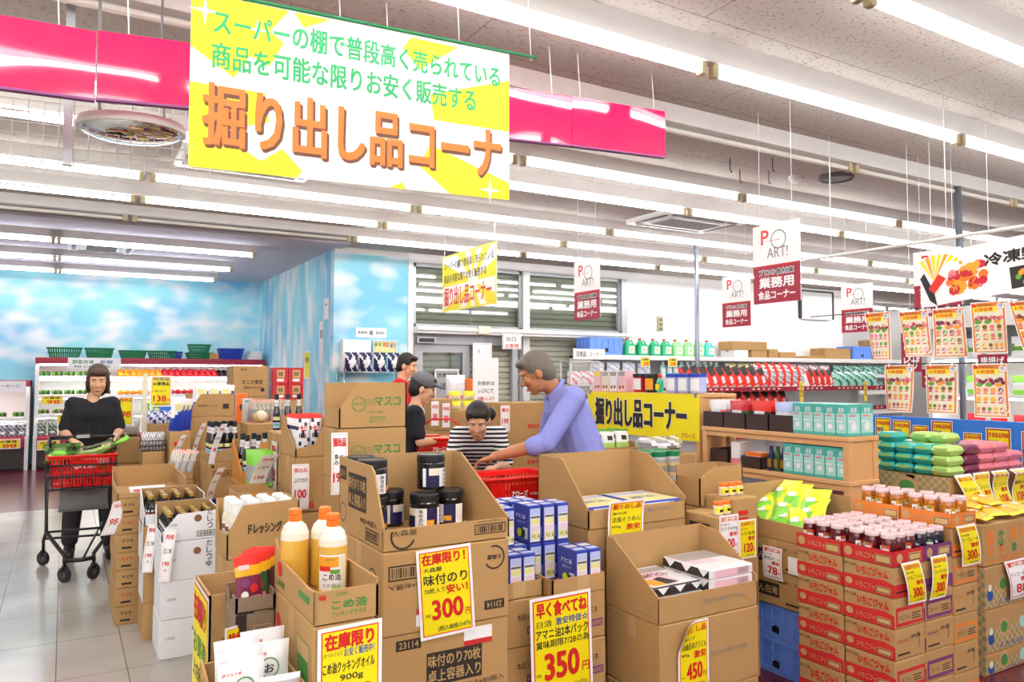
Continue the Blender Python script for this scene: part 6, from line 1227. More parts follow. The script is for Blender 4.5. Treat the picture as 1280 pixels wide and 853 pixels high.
def basket(x, y, z, w, d, h, mt, l, grp, handle=False):
    t = thing('basket', (x, y, z), l, 'basket', grp); m = MB(); e = .82
    for zz, s in ((z+h-.012, 1.0), (z+h*.5, .93), (z+.008, e)):
        m.tube([(x-w/2*s, y-d/2*s, zz), (x+w/2*s, y-d/2*s, zz), (x+w/2*s, y+d/2*s, zz), (x-w/2*s, y+d/2*s, zz)], .011 if s == 1 else .007, mt, 6, True)
    m.box(x-w/2*e, x+w/2*e, y-d/2*e, y+d/2*e, z, z+.006, mt); m.build('basket_frame', t)
    def side(a, b):
        q = MB(); L = (V(b)-V(a)).length; n = max(int(L/.035), 3); c = V((x, y, 0))
        for k in range(n):
            u = (k+.5)/n; p = V(a).lerp(V(b), u); top_ = V((p.x, p.y, z+h)); bot = V((x+(p.x-x)*e, y+(p.y-y)*e, z)); dv = (V(b)-V(a)).normalized()*L/n*.30
            nrm = (V((p.x-x, p.y-y, 0))).normalized()*.003
            q.add([bot-dv, bot+dv, top_+dv, top_-dv, bot-dv-nrm, bot+dv-nrm, top_+dv-nrm, top_-dv-nrm], [(0,1,2,3), (7,6,5,4), (0,4,5,1), (1,5,6,2), (2,6,7,3), (3,7,4,0)], mt)
        q.add([V(a)*.5+V(b)*.5-V((0,0,0)), V(a)*.5+V(b)*.5, V(a)*.5+V(b)*.5], [(0,1,2)], mt) if 0 else None
        q.build('side_panel', t)
    A = [(x-w/2, y-d/2, 0), (x+w/2, y-d/2, 0), (x+w/2, y+d/2, 0), (x-w/2, y+d/2, 0)]
    for k in range(4): side(A[k], A[(k+1) % 4])
    return t
for i, (x, w, h, mt) in enumerate(((.05, .5, .17, 'green_plastic'), (.55, .42, .17, 'green_plastic'), (1.05, .42, .14, 'green_plastic'), (1.5, .44, .14, 'green_plastic'), (2.1, .42, .12, 'green_plastic'))):
    basket(x-.05, fy+.5, 1.741, w, .32, h, mt, f'green produce basket on the fridge top, {od(i, 9)} from the left', 'green baskets on the fridge')
basket(2.05, fy+.5, 1.865, .36, .28, .14, 'green_plastic', 'green produce basket stacked on another on the fridge', 'green baskets on the fridge')
basket(2.78-.2, fy+.5, 1.741, .42, .3, .2, 'deep_blue', 'blue produce basket on the fridge top', 'blue baskets'); basket(1.68, fy+.6, 1.741, .2, .26, .13, 'deep_blue', 'small blue basket behind the green ones on the fridge', 'blue baskets')
carton(2.2, 2.35, fy+.3, fy+.6, 1.741, 1.85, 'flat carton on the fridge top beside the blue basket')
for i in range(3): plain_box('foam_box', 2.85+.02*i, 3.09, fy+.3, fy+.7, 1.742+.052*i, 1.79+.052*i, 'white', f'white foam lid on the fridge top, {od(i, 5)} from the bottom', group='foam lids')
# ---------------------------------------------------------------- mural corner: notices and the purple bag rack
for x, y, z, w, h, bg, l, tx in ((3.193, 10.95, 1.62, .2, .62, 'paper', 'tall dark poster on the side of the mural', '産直'), (3.193, 11.75, 1.4, .34, .42, 'yellow', 'yellow notice on the side of the mural', '特売'), (3.193, 10.75, 2.25, .24, .3, 'paper', 'grey notice with a cross high on the mural side', '十')):
    f = left(x, y, z); card(f, w, h, [(tx, .2, .6, .6, .2, 'k', .03)] + ([('産地直送', .1, .1, .8, .2, 'w', .02)] if bg == 'paper' and h > .5 else []), l, bg, 'paper', name='notice')
f = front(3.52, 10.29, 1.99); card(f, .45, .14, [('青果物', .06, .35, .3, .3, 'k', .02), ('産', .42, .25, .14, .5, 'k', .02), ('直売所', .64, .35, .3, .3, 'k', .02)], 'white sign with small dark characters on the front of the mural', 'paper', 'paper', name='wall_sign')
t = thing('wire_rack', (3.7, 10.05, 0), 'chrome wire rack of purple bags before the mural', 'rack')
for x in (3.24, 4.1):
    for y in (9.92, 10.22): m = MB(); m.tube([(x, y, 0), (x, y, 1.56)], .012, 'chrome', 8); m.build('post', t)
for z in (.4, .9, 1.5):
    m = MB(); m.tube([(3.24, 9.92, z), (4.1, 9.92, z), (4.1, 10.22, z), (3.24, 10.22, z)], .008, 'chrome', 6, True)
    for k in range(12): y = 9.92+.3*k/11; m.tube([(3.24, y, z), (4.1, y, z)], .003, 'chrome', 4)
    m.build('wire_shelf', t)
PB = pouch(.19, .26, .1, 'navy', lambda a, b, s: ('film_white' if ((a-.5)**2+(b-.45)**2 < .05) or int(a*8+b*5) % 4 == 0 else None), [], 'purple_bag', '', 'bag', 'purple bags on the wire rack', 'navy')
for i in range(4): place(PB, (3.36+.205*i, 10.0, 1.51), f'purple and white bag on the wire rack, {od(i, 5)} from the left')
plain_box('sign_box', 3.28, 3.68, 10.12, 10.24, 1.51, 1.95, 'paper', 'white sign box behind the purple bags'); PC = card(front(3.74, 10.2, 1.76), .36, .19, [('産地', .05, .55, .3, .3, 'g', .03), ('野菜', .4, .5, .25, .35, 'r', .03), ('紹介', .7, .45, .25, .4, 'b', .03)], 'colourful produce photo card above the purple bags', 'pale_yellow', 'leaf_dark', name='photo_card'); m = MB(); m.box(3.9, 3.92, 10.202, 10.21, 1.5, 1.85, 'white_metal'); m.build('stick', PC)
plain_box('crate_box', 3.3, 3.6, 9.94, 10.2, .91, 1.2, 'grey_plastic', 'grey box on the middle shelf of the wire rack'); plain_box('crate_box', 3.7, 4.05, 9.94, 10.2, .91, 1.25, 'silver', 'silver box on the middle shelf of the wire rack')
# ---------------------------------------------------------------- notices and cartons by the doorway
f = front(5.32, 10.2, 1.33); CAL = card(f, .33, .62, [('7', .45, .4, .14, .12, 'k', .02), ('月', .25, .75, .1, .08, 'k', .02), ('1 2 3 4 5 6', .1, .28, .8, .06, 'k', 0), ('8 9 10 11 12', .1, .16, .8, .06, 'k', 0)], 'big white calendar hanging by the doorway', 'paper', 'blue_pale', name='calendar'); m = MB(); m.tube([(5.485, 10.2, 1.94), (5.485, 10.2, 2.1)], .003, 'white'); m.build('hanging_string', CAL)
f = front(4.75, 10.325, .75); card(f, .4, .8, [('営業時間', .1, .85, .8, .08, 'k', .02), ('十時', .15, .6, .3, .15, 'k', .02), ('八時', .55, .6, .3, .15, 'k', .02), ('定休日', .15, .3, .7, .1, 'k', .02)], 'grey notice panel on the glass door', 'film_grey', 'paper', name='notice')
f = front(5.75, 10.05, 1.86); card(f, .34, .24, [('出口', .2, .5, .5, .3, 'k', .02), ('お客様', .15, .1, .7, .25, 'r', .03)], 'white and red notice hanging above the doorway', 'paper', 'ink_grey', name='notice')
t = thing('poster_stand', (3.85, 7.05, 0), 'tall white poster stand with red and black lines behind the people', 'poster stand')
m = MB(); m.box(3.68, 3.98, 7.04, 7.06, .95, 1.64, 'paper'); F = front(3.68, 7.04, .95); m.text(F, 'お会計は', .05, .4, .2, .045, 'ink', .02); m.text(F, 'レジにて', .06, .32, .18, .045, 'ink', .02); m.text(F, 'お願いします', .05, .24, .2, .04, 'ink_red', .02); m.build('poster_board', t)
m = MB(); m.tube([(3.83, 7.07, 0), (3.83, 7.07, 1.6)], .012, 'steel'); m.build('pole', t); m = MB(); m.lathe((3.83, 7.07, 0), [(.16, 0), (.16, .02), (0, .03)], 'steel', 20); m.build('base', t)
stack(2.88, 3.08, 6.3, 6.6, [1.24, .95, .64, .32, 0], 'behind the woman in the striped top', None, 'cartons behind the striped top')
for i, (x, z) in enumerate(((2.86, 1.0), (2.97, .98))): card(front(x, 6.288, z), .075, .22, [('特価', .1, .7, .8, .15, 'r', .03), ('88', .2, .2, .6, .3, 'r', .04)], f"{('left', 'right')[i]} white card on the cartons behind the striped top", 'paper', 'paper')
stack(3.1, 3.42, 6.4, 6.7, [1.12, .84, .56, .28, 0], 'under the yellow topped packs', None, 'cartons under yellow packs')
YP = pouch(.13, .09, .06, 'cream', lambda a, b, s: 'yellow_soft' if b > .5 else None, [], 'noodle_cup', '', 'pack', 'yellow topped packs', 'yellow_soft')
for i in range(2):
    for k in range(2): place(YP, (3.18+.15*i, 6.46, 1.123+.092*k), f"{('lower', 'upper')[k]} {('left', 'right')[i]} yellow topped pack of four")
stack(3.2, 3.7, 5.6, 5.9, [1.22, .9, .6, .3, 0], 'behind the man in the blue shirt', lambda m, F, L, w, d, h, i: (m.rect(F, w*.05, h*.2, w*.1, h*.7, 'film_grey'), m.text(F, '業務用', w*.5, h*.3, w*.25, h*.12, 'ink_red', .02)), 'cartons behind the blue shirt')
card(front(3.18, 5.588, .98), .09, .22, [('掘出', .12, .75, .76, .15, 'r', .04), ('198', .15, .3, .7, .2, 'r', .04)], 'white price card on the cartons behind the blue shirt', 'paper', 'rose')
m = MB(); m.pillow(Fr((3.75, 7.6, 1.1), X, Z), .24, .36, .16, 'film_white', lambda a, b, s: 'rose' if .28 < b < .36 else None, 10, 8); tag(m.build('rice_bag'), 'large white and pink bag standing beside the poster stand', 'bag'); stack(3.6, 3.95, 7.45, 7.8, [1.098, .73, .36, 0], 'under the large white and pink bag', None, 'cartons under the white bag')
plain_box('orange_box', 3.9, 4.0, 7.62, 7.75, 1.10, 1.42, 'orange_cap', 'slim orange box behind the poster stand', extra=lambda m, L, F, d, w, h: m.disc(F, w*.5, h*.5, w*.3, 'wood_dark', 1, 10)); carton(3.97, 4.2, 7.5, 7.8, 0, 1.098, 'tall plain carton under the slim orange box')
# green and white pouches, green lidded jars right of the man
stack(3.1, 3.52, 4.2, 4.5, [.90, .6, .3, 0], 'under the green and white seaweed pouches', None, 'cartons under seaweed pouches')
crate_tray(3.1, 3.52, 4.2, 4.5, .902, 'open carton of green and white pouches right of the man', .05, .1, .06, .08)
GP = pouch(.12, .16, .05, 'film_white', lambda a, b, s: 'leaf_pale' if b < .45 else ('dark' if .5 < b < .75 and .3 < a < .7 else None), [], 'seaweed_pouch', '', 'pouch', 'green and white pouches', 'leaf')
for i in range(6): o = place(GP, (3.18+.125*(i % 3), 4.27+.09*(i//3), .915), f"green and white pouch in the open carton, {od(i % 3, 5)} from the left in the {('front', 'rear')[i//3]} line"); o.rotation_euler = (-.2, .05, 0)
stack(2.92, 3.24, 3.45, 3.68, [.82, .55, .27, 0], 'under the green lidded jars', None, 'cartons under green lidded jars')
GJ = bottle('pickle_jar', [(0,0),(.05,0),(.052,.006),(.052,.13),(.046,.145),(.05,.146),(.05,.172),(.045,.176),(0,.176)], ['film_grey'], 16, None, 'green lidded jars', 'jar', 4, 'green_plastic', [(.0528, .03, .11, 'tan', 1.5), (.0534, .05, .09, 'ink_grey', .9)])
for i in range(6): place(GJ, (2.98+.105*(i % 3), 3.51+.11*(i//3), .822), f"green lidded jar, {od(i % 3, 5)} from the left in the {('front', 'rear')[i//3]} row", -.4)
m = MB(); m.pillow(Fr((3.46, 3.93, .942), X, V((0, .0, 1))), .34, .10, .3, 'silver', lambda a, b, s: 'film_white' if int(a*7+b*4) % 3 == 0 else None, 12, 6, .02); tag(m.build('wrapped_bundle'), 'silver and white plastic wrapped bundle under the long yellow banner', 'bundle')
stack(3.28, 3.62, 3.74, 4.12, [.94, .62, .3, 0], 'under the silver wrapped bundle', None, 'cartons under the silver bundle')
# ---------------------------------------------------------------- long white shelving on the back wall
t = thing('store_shelving', (11.3, 9.95, 0), 'long white shelving along the back wall', 'shelving')
for k, x in enumerate((7.15, 9.2, 11.25, 13.3, 15.35)): m = MB(); m.box(x, x+.05, 9.72 if k in (0, 4) else 10.1, 10.28, 0, 1.78, 'white_metal'); m.build('upright', t)
for z in (.3, .7, 1.1, 1.44, 1.74): m = MB(); m.box(7.15, 15.4, 9.7, 10.28, z, z+.04, 'white_metal'); m.box(7.15, 15.4, 9.69, 9.7, z-.03, z+.045, 'white'); m.build('shelf_board', t)
m = MB(); m.box(7.2, 15.35, 10.26, 10.28, 0, 1.74, 'white'); m.build('back_panel', t)
crate(7.2, 7.85, 9.78, 10.15, 1.785, 2.07, 'blue plastic crate at the left end of the back shelving top'); crate(13.8, 14.4, 9.78, 10.15, 1.785, 2.05, 'blue plastic crate near the right end of the back shelving top')
def jug(mt, grp):
    t = thing('soap_jug', (0,0,0), '', 'jug', grp); m = MB(); m.bbox(-.1, .1, -.07, .07, 0, .2, mt, .025); m.lathe((-.04, 0, .195), [(.06, 0), (.03, .05), (.025, .07)], mt, 12); m.tube([(-.02, 0, .24), (.05, 0, .25), (.085, 0, .19)], .014, mt); m.build('jug_body', t, local=True)
    m = MB(); m.lathe((-.04, 0, .262), [(.028, 0), (.028, .03), (0, .032)], 'red', 12); m.build('cap', t, local=True); m = MB(); m.rect(front(-.06, -.072, .04), 0, 0, .12, .12, 'film_white'); m.disc(front(-.06, -.072, .04), .06, .06, .03, 'leaf_pale', 2); m.build('label', t, local=True); return t
for mt, xs, nm in (('green_soap', (8.05, 8.32, 8.6, 8.85), 'green'), ('lime_soap', (9.1, 9.36, 9.6), 'pale lime'), ('aqua_soap', (9.85,), 'aqua')):
    p = jug(mt, f'{nm} soap jugs')
    for i, x in enumerate(xs): place(p, (x, 9.85, 1.782), f'{nm} soap jug on the back shelving top, {od(i, 5)} from the left' if len(xs) > 1 else f'single {nm} soap jug on the back shelving top', 0)
for i, (x0, x1, z0, z1, l) in enumerate(((10.45, 10.8, 1.782, 1.92, 'white'), (10.4, 11.3, 1.922, 2.08, 'long'), (10.9, 11.3, 1.782, 1.92, 'square'), (11.35, 11.6, 1.782, 1.95, 'small'), (11.65, 12.1, 1.782, 1.9, 'low'), (12.95, 13.75, 1.782, 2.0, 'wide'), (12.5, 12.9, 1.782, 1.84, 'flat'), (14.5, 15.1, 1.782, 2.2, 'tall'))):
    carton(x0, x1, 9.8, 10.15, z0, z1, f'{l} carton on the back shelving top', None, 'cartons on the back shelving', 'white_card' if i == 0 else 'card')
SPR = bottle('spray_bottle', [(0,0),(.05,0),(.052,.006),(.05,.13),(.02,.17),(.018,.18),(.026,.181),(.024,.21),(0,.214)], ['teal_pale'], 12, None, 'spray bottles on the back shelving', 'bottle', 3, 'white', [(.0525, .03, .1, 'film_white', 1.2)])
for i in range(10): place(SPR, (8.75+.14*i, 9.82, 1.482), f'pale spray bottle under the soap jugs, {od(i, 12)} from the left')
SBX = [pouch(.28, .2, .14, c, lambda a, b, s, d=d: d if int(a*5+b*6) % 3 == 0 else None, [], 'household_pack', '', 'pack', g, 'film_white') for c, d, g in (('film_white', 'blue_pale', 'white household packs'), ('cream', 'yellow_soft', 'cream household packs'), ('film_white', 'rose', 'pink marked packs'), ('teal_pale', 'green_plastic', 'green household packs'))]
for p, nm, x0, n, z in ((SBX[0], 'white', 7.4, 4, 1.482), (SBX[1], 'cream', 10.4, 4, 1.482), (SBX[2], 'pink marked', 11.7, 5, 1.482), (SBX[3], 'green', 13.4, 6, 1.482), (SBX[0], 'low white', 7.4, 6, 1.142), (SBX[2], 'low pink marked', 9.5, 6, 1.142), (SBX[1], 'low cream', 11.5, 5, 1.142), (SBX[3], 'low green', 13.4, 5, 1.142)):
    for i in range(n): place(p, (x0+.32*i, 9.85, z), f'{nm} household pack on the back shelving, {od(i, 9)} from the left')
for i, x in enumerate((8.15, 8.75)): tagcard(x, 9.68, 1.6, .2, .16, '298', f"yellow tag on the back shelving edge, {('left', 'right')[i]} one", 'shelf edge tags')
t = thing('wire_rack', (6.85, 9.55, 0), 'white wire rack at the left end of the back shelving', 'rack'); m = MB()
for x in (6.55, 7.1): m.box(x, x+.03, 9.4, 9.43, 0, 1.68, 'white_metal'); m.box(x, x+.03, 9.66, 9.68, 0, 1.68, 'white_metal')
m.build('frame', t)
for z in (.4, .85, 1.3, 1.66): m = MB(); m.box(6.55, 7.13, 9.4, 9.68, z, z+.015, 'white_metal'); m.build('shelf_board', t)
m = MB()
for k in range(12): x = 6.6+.045*k; m.tube([(x, 9.4, .05), (x, 9.4, 1.66)], .003, 'white_metal', 4)
for k in range(5): z = .2+.35*k; m.tube([(6.56, 9.4, z), (7.12, 9.4, z)], .003, 'white_metal', 4)
m.build('wire_front', t)
for i in range(2): place(SBX[2], (6.72+.27*i, 9.53, 1.32), f'pink marked pack inside the white wire rack, {("left", "right")[i]} one')
card(front(6.6, 9.39, 1.7), .6, .16, [('日用品', .1, .25, .3, .5, 'k', .03), ('コーナー', .5, .3, .4, .4, 'k', 0)], 'white corner sign on top of the wire rack', 'paper', 'paper', name='rack_sign')
t = thing('switch_box', (8.3+.9, 10.27, 2.25), 'small beige switch box on the white wall', 'switch box'); m = MB(); m.bbox(9.05, 9.17, 10.26, 10.3, 2.24, 2.5, 'socket', .006); m.build('box_body', t); m = MB()
for z in (2.28, 2.36, 2.44): m.box(9.08, 9.14, 10.25, 10.262, z-.02, z+.02, 'grey_plastic')
m.build('switch', t)
# ---------------------------------------------------------------- gondola of red seasoning packs
t = thing('gondola_shelf', (8.2, 6.85, 0), 'white gondola shelf of red seasoning packs with a maroon price rail', 'shelf')
for x in (6.3, 8.1, 9.9): m = MB(); m.box(x, x+.05, 6.95, 7.1, 0, 1.45, 'white_metal'); m.build('upright', t)
for z in (.3, .7, 1.0, 1.27): m = MB(); m.box(6.3, 9.95, 6.5, 7.1, z, z+.03, 'white_metal'); m.build('shelf_board', t); m = MB(); m.box(6.3, 9.95, 6.485, 6.5, z-.01, z+.045, 'maroon'); [m.rect(front(6.3, 6.485, z-.01), .1+.09*k, .018, .04, .02, 'cream') for k in range(38) if k % 9 < 6]; m.build('price_rail', t)
m = MB(); m.box(6.35, 9.9, 7.06, 7.1, 0, 1.45, 'white'); m.build('back_panel', t)
RP = pouch(.17, .21, .05, 'red', lambda a, b, s: ('dark' if b > .55 and .25 < a else ('film_white' if (a-.55)**2+(b-.3)**2 < .04 else None)), [], 'seasoning_pack', '', 'pack', 'red seasoning packs', 'red'); RP2 = pouch(.17, .23, .05, 'film_grey', lambda a, b, s: ('red' if abs(a-b) < .2 else ('film_white' if int(a*7+b*7) % 3 == 0 else None)), [], 'seasoning_pack', '', 'pack', 'grey and red seasoning packs', 'red')
for j in range(2):
    for i in range(9): o = place(RP, (6.45+.14*i, 6.62+.15*j, 1.335+.03*j), f"red seasoning pack on the gondola, {od(i, 12)} from the left in the {('front', 'rear')[j]} line"); o.rotation_euler = (-.25, -.3, 0)
    for i in range(5): o = place(RP2, (7.72+.14*i, 6.62+.15*j, 1.342+.05*j), f"grey and red seasoning pack on the gondola, {od(i, 12)} from the left in the {('front', 'rear')[j]} line"); o.rotation_euler = (-.25, -.4, 0)
for i in range(4): o = place(RP, (8.5+.12*i, 6.62, 1.325), f'red seasoning pack right of the upright on the gondola, {od(i, 9)} from the left'); o.rotation_euler = (-.2, -.2, .2)
for i in range(5): place(SBX[3], (9.1+.17*i, 6.68, 1.302), f'pale green pack at the right end of the gondola, {od(i, 9)} from the left')
for i in range(10): o = place(RP, (6.5+.16*i, 6.62, 1.055), f'red seasoning pack on the lower gondola board, {od(i, 12)} from the left'); o.rotation_euler = (-.2, -.2, 0)
for i, (x, l) in enumerate(((8.05, 'left'), (9.35, 'right'))): card(front(x, 6.475, 1.1), .075, .28, [('広', .2, .7, .6, .12, 'r', .03), ('告', .2, .5, .6, .12, 'r', .03), ('品', .2, .3, .6, .12, 'r', .03)], f'{l} narrow maroon edged sign on the gondola front', 'yellow', 'maroon', name='shelf_sign')
# ---------------------------------------------------------------- people
def cone_prims(m, a, b, ra, rb, n=14):
    a, b = V(a), V(b); d = b-a; L = d.length
    prof = [(0, -ra)] + [(ra*math.cos(t), ra*math.sin(t)) for t in (-1.1, -.6, -.2)] + [(ra, 0), (rb, L)] + [(rb*math.cos(t), L+rb*math.sin(t)) for t in (.2, .6, 1.1)] + [(0, L+rb)]
    m.lathe(a, prof, 'skin', n, d if L > 1e-5 else Z)
def ell(m, c, r, basis=None):
    q = MB(); q.ball((0,0,0), r, 'skin', 16); B = basis or (X, Y, Z); c = V(c)
    m.add([c + B[0]*v.x + B[1]*v.y + B[2]*v.z for v in q.v], q.f, 'skin', True)
def fuse(name, m, mt, parent, vox=.007, smooth=4):
    "weld overlapping closed shapes into one continuous skin"
    ob = weld(m.build('tmp', None, (0,0,0), True)); md = ob.modifiers.new('r', 'REMESH'); md.mode = 'VOXEL'; md.voxel_size = vox
    if smooth: s = ob.modifiers.new('s', 'SMOOTH'); s.iterations = smooth; s.factor = .5
    bpy.context.view_layer.update(); me = bpy.data.meshes.new_from_object(ob.evaluated_get(bpy.context.evaluated_depsgraph_get())); bpy.data.objects.remove(ob)
    me.name = name; me.materials.clear(); me.materials.append(MATS[mt])
    for p in me.polygons: p.use_smooth = True; p.material_index = 0
    o = bpy.data.objects.new(name, me); COL.objects.link(o); o.parent = parent; return o
def mirror_sides(J):
    for k in list(J):
        if k.endswith('R') and k[:-1]+'L' not in J: v = J[k]; J[k[:-1]+'L'] = (-v[0], v[1], v[2])
    return {k: V(v) if not isinstance(v, str) else v for k, v in J.items()}
def hand(m, wr, d, palm_n, s, curl=.9):
    "palm, four unequal bent fingers and a side thumb; d = pointing direction, palm_n = palm normal, s = thumb side"
    d = V(d).normalized(); pn = V(palm_n); pn = (pn - d*pn.dot(d)).normalized(); sd = d.cross(pn).normalized()*s
    for k in (-1, -.33, .33, 1): cone_prims(m, wr+sd*k*.012, wr+d*.085+sd*k*.028, .015, .012, 8)
    for k, L in ((1, .068), (.35, .078), (-.35, .073), (-1, .058)):
        p = wr+d*.085+sd*k*.028; dd = d.copy(); r = .0092
        for i, f in enumerate((.42, .33, .25)):
            a = curl*(.45+.45*i); dd = (dd*math.cos(a*.75) + pn*math.sin(a*.75)).normalized(); q = p+dd*L*f; cone_prims(m, p, q, r, r*.92, 8); p = q; r *= .92
    p = wr+d*.03+sd*.026; dd = (d*.7+sd*.6+pn*.35).normalized()
    for L, r in ((.04, .0115), (.03, .0098)): q = p+dd*L; cone_prims(m, p, q, r, r*.9, 8); p = q; dd = (dd*.85+pn*.4).normalized()
def person(loc, rz, label, J, skin, shirt, trousers, shoes, hair, sleeve, hairstyle='short', male=False, extra=None):
    t = thing('person', loc, label, 'person', None, rz); J = mirror_sides(J)
    f = J['face'].normalized(); r = f.cross(Z).normalized(); u = r.cross(f); hc = J['head']; Bs = (r, f, u)
    at = lambda a, b, c: hc + r*a + f*b + u*c
    wd = 1.08 if male else .94
    m = MB()
    ell(m, at(0, -.008, .02), (.073, .093, .098), Bs); ell(m, at(0, .022, -.045), (.058, .066, .066), Bs); ell(m, at(0, .055, -.092), (.03, .025, .022), Bs)
    cone_prims(m, at(0, .085, .012), at(0, .104, -.022), .009, .0135); ell(m, at(0, .094, -.026), (.018, .012, .009), Bs)
    for s in (-1, 1):
        ell(m, at(s*.033, .07, -.018), (.026, .02, .026), Bs); ell(m, at(s*.032, .083, .034), (.024, .009, .007), Bs)
        ell(m, at(s*.077, -.005, -.008), (.009, .02, .032), Bs)
    ell(m, at(0, .082, -.062), (.022, .012, .01), Bs)
    nb = J['neck']; cone_prims(m, nb, at(0, -.02, -.06), .05*wd, .048*wd)
    P, Cc = J['pelvis'], J['chest']; sx = (J['shR']-J['shL']); sx.normalize()
    def torso(m, e=0.0, hem=0.0):
        for s in (-1, -.4, .4, 1): cone_prims(m, P+X*s*.075+V((0,0,-hem)), Cc+sx*s*.085*wd, .098*wd+e+(hem*.08), .092*wd+e)
        cone_prims(m, Cc+sx*.07, Cc-sx*.07, .1*wd+e, .1*wd+e)
        for s, k in ((1, 'R'), (-1, 'L')): cone_prims(m, Cc+sx*s*.06+(J['neck']-Cc)*.35, J['sh'+k], .075*wd+e, .052*wd+e)
        cone_prims(m, Cc, Cc.lerp(J['neck'], .95 if not e else .5), .08*wd+e, .052+e)
    torso(m)
    for k, s in (('R', 1), ('L', -1)):
        cone_prims(m, J['sh'+k], J['el'+k], .046*wd, .037*wd); cone_prims(m, J['el'+k], J['wr'+k], .038*wd, .026*wd)
        fd = (J['wr'+k]-J['el'+k]).normalized(); hd = J.get('hd'+k, fd); hand(m, J['wr'+k]+hd*.01, hd, J.get('pn'+k, V((0,0,-1))), s if 'ts'+k not in J else -s, .9)
        cone_prims(m, J['hip'+k], J['kn'+k], .082, .056); cone_prims(m, J['kn'+k], J['an'+k], .056, .036)
        td = J.get('toe', V((0,1,0))); cone_prims(m, J['an'+k]-V((0,0,.03)), J['an'+k]+td*.13-V((0,0,.048)), .036, .026)
    fuse('body', m, skin, t, .0065, 3)
    m = MB(); e = .014; torso(m, e, .06 if not male else .02)
    for k in 'RL':
        S_, E, Wr = J['sh'+k], J['el'+k], J['wr'+k]
        if sleeve <= 1: cone_prims(m, S_, S_.lerp(E, sleeve), .058*wd, .06*wd)
        else: cone_prims(m, S_, E, .06*wd, .054*wd); q = E.lerp(Wr, sleeve-1); cone_prims(m, E, q, .054*wd, .048*wd); cone_prims(m, q-(q-E).normalized()*.03, q, .054*wd, .053*wd)
    o = fuse('shirt', m, shirt, t, .008, 5)
    m = MB()
    for k, s in (('R', 1), ('L', -1)): cone_prims(m, J['hip'+k], J['kn'+k], .1, .076); cone_prims(m, J['kn'+k], J['an'+k]+V((0,0,.05)), .076, .062); cone_prims(m, P+V((0,0,-.02)), J['hip'+k], .11, .1)
    fuse('trousers', m, trousers, t, .009, 4)
    for k in 'RL':
        m = MB(); td = J.get('toe', V((0,1,0))); a = J['an'+k]; fl = V((a.x, a.y, J['floor'].z if 'floor' in J else 0))
        cone_prims(m, fl-td*.05+Z*.042, fl+td*.15+Z*.034, .042, .034); cone_prims(m, fl+Z*.06, fl+Z*.085, .044, .042); fuse('shoe', m, shoes, t, .008, 3)
    m = MB(); ell(m, at(0, -.022, .038), (.084, .098, .096), Bs); ell(m, at(0, -.05, -.01), (.08, .066, .08), Bs)
    if hairstyle == 'bob': ell(m, at(0, -.045, -.07), (.082, .062, .085), Bs); [ell(m, at(s*.07, .0, -.03), (.02, .045, .085), Bs) for s in (-1, 1)]
    if hairstyle == 'bun': ell(m, at(-.07, -.085, .0), (.048, .045, .048), Bs); ell(m, at(0, .045, .085), (.062, .045, .024), Bs)
    if hairstyle == 'short': ell(m, at(0, .05, .09), (.06, .04, .026), Bs)
    if hairstyle in ('bob', 'cap'): ell(m, at(0, .055, .082), (.066, .04, .034), Bs)
    ho = fuse('hair', m, hair, t, .008, 3)
    if hairstyle == 'cap':
        m = MB(); ell(m, at(0, -.008, .065), (.092, .108, .075), Bs); ell(m, at(0, .1, .06), (.07, .075, .012), Bs); fuse('cap', m, 'cap_grey', t, .008, 3)
    for s in (-1, 1):
        m = MB(); ell(m, at(s*.032, .0725, .008), (.0115, .007, .0055), Bs); e_ = m.build('eye', t, local=True); e_.data.materials.clear(); e_.data.materials.append(MATS['eye_white'])
        m = MB(); ell(m, at(s*.032, .0785, .008), (.0055, .003, .005), Bs); q = m.build('iris', e_, local=True); q.data.materials.clear(); q.data.materials.append(MATS['eye_dark'])
        m = MB(); cone_prims(m, at(s*.018, .0925, .032), at(s*.048, .0845, .034), .0035, .0025, 6); q = m.build('eyebrow', t, local=True); q.data.materials.clear(); q.data.materials.append(MATS[hair])
    m = MB(); ell(m, at(0, .0915, -.060), (.02, .006, .0035), Bs); ell(m, at(0, .0905, -.067), (.017, .006, .004), Bs); q = m.build('lips', t, local=True); q.data.materials.clear(); q.data.materials.append(MATS['lips'])
    if extra: extra(t, J, at)
    return t
# woman pushing the cart, facing the camera
def watch(t, J, at): w = J['elL'].lerp(J['wrL'], .92); d = (J['wrL']-J['elL']).normalized(); m = MB(); m.lathe(w-d*.007, [(.029,0),(.031,0),(.031,.014),(.029,.014)], 'white', 16, d); m.build('wristwatch', t, local=True)
person((.21, 7.12, 0), math.pi, 'person in a black short sleeved top and dark trousers pushing the shopping cart',
       dict(pelvis=(0, -.02, .86), chest=(0, .04, 1.14), neck=(0, .045, 1.27), head=(-.03, .09, 1.415), face=(.05, 1, -.3), shR=(.14, .04, 1.22), elR=(.195, .05, 1.0), wrR=(.145, .26, .95), hdR=(-.35, .9, -.2), hipR=(.085, -.02, .84), knR=(.12, .02, .46), anR=(.14, -.02, .08), pnR=(0, .2, -1), pnL=(0, .2, -1)),
       'skin', 'cloth_black', 'cloth_dark', 'black', 'hair_brown', .82, 'bob', False, watch)
def collar(t, J, at):
    d = (J['head']-J['neck']).normalized(); a = d.orthogonal().normalized(); b = d.cross(a); c = J['neck']-d*.012; m = MB(); m.tube([c+(a*math.cos(i*.4488)+b*math.sin(i*.4488))*.066 for i in range(14)], .015, 'cloth_blue', 8, True); m.build('collar', t, local=True)
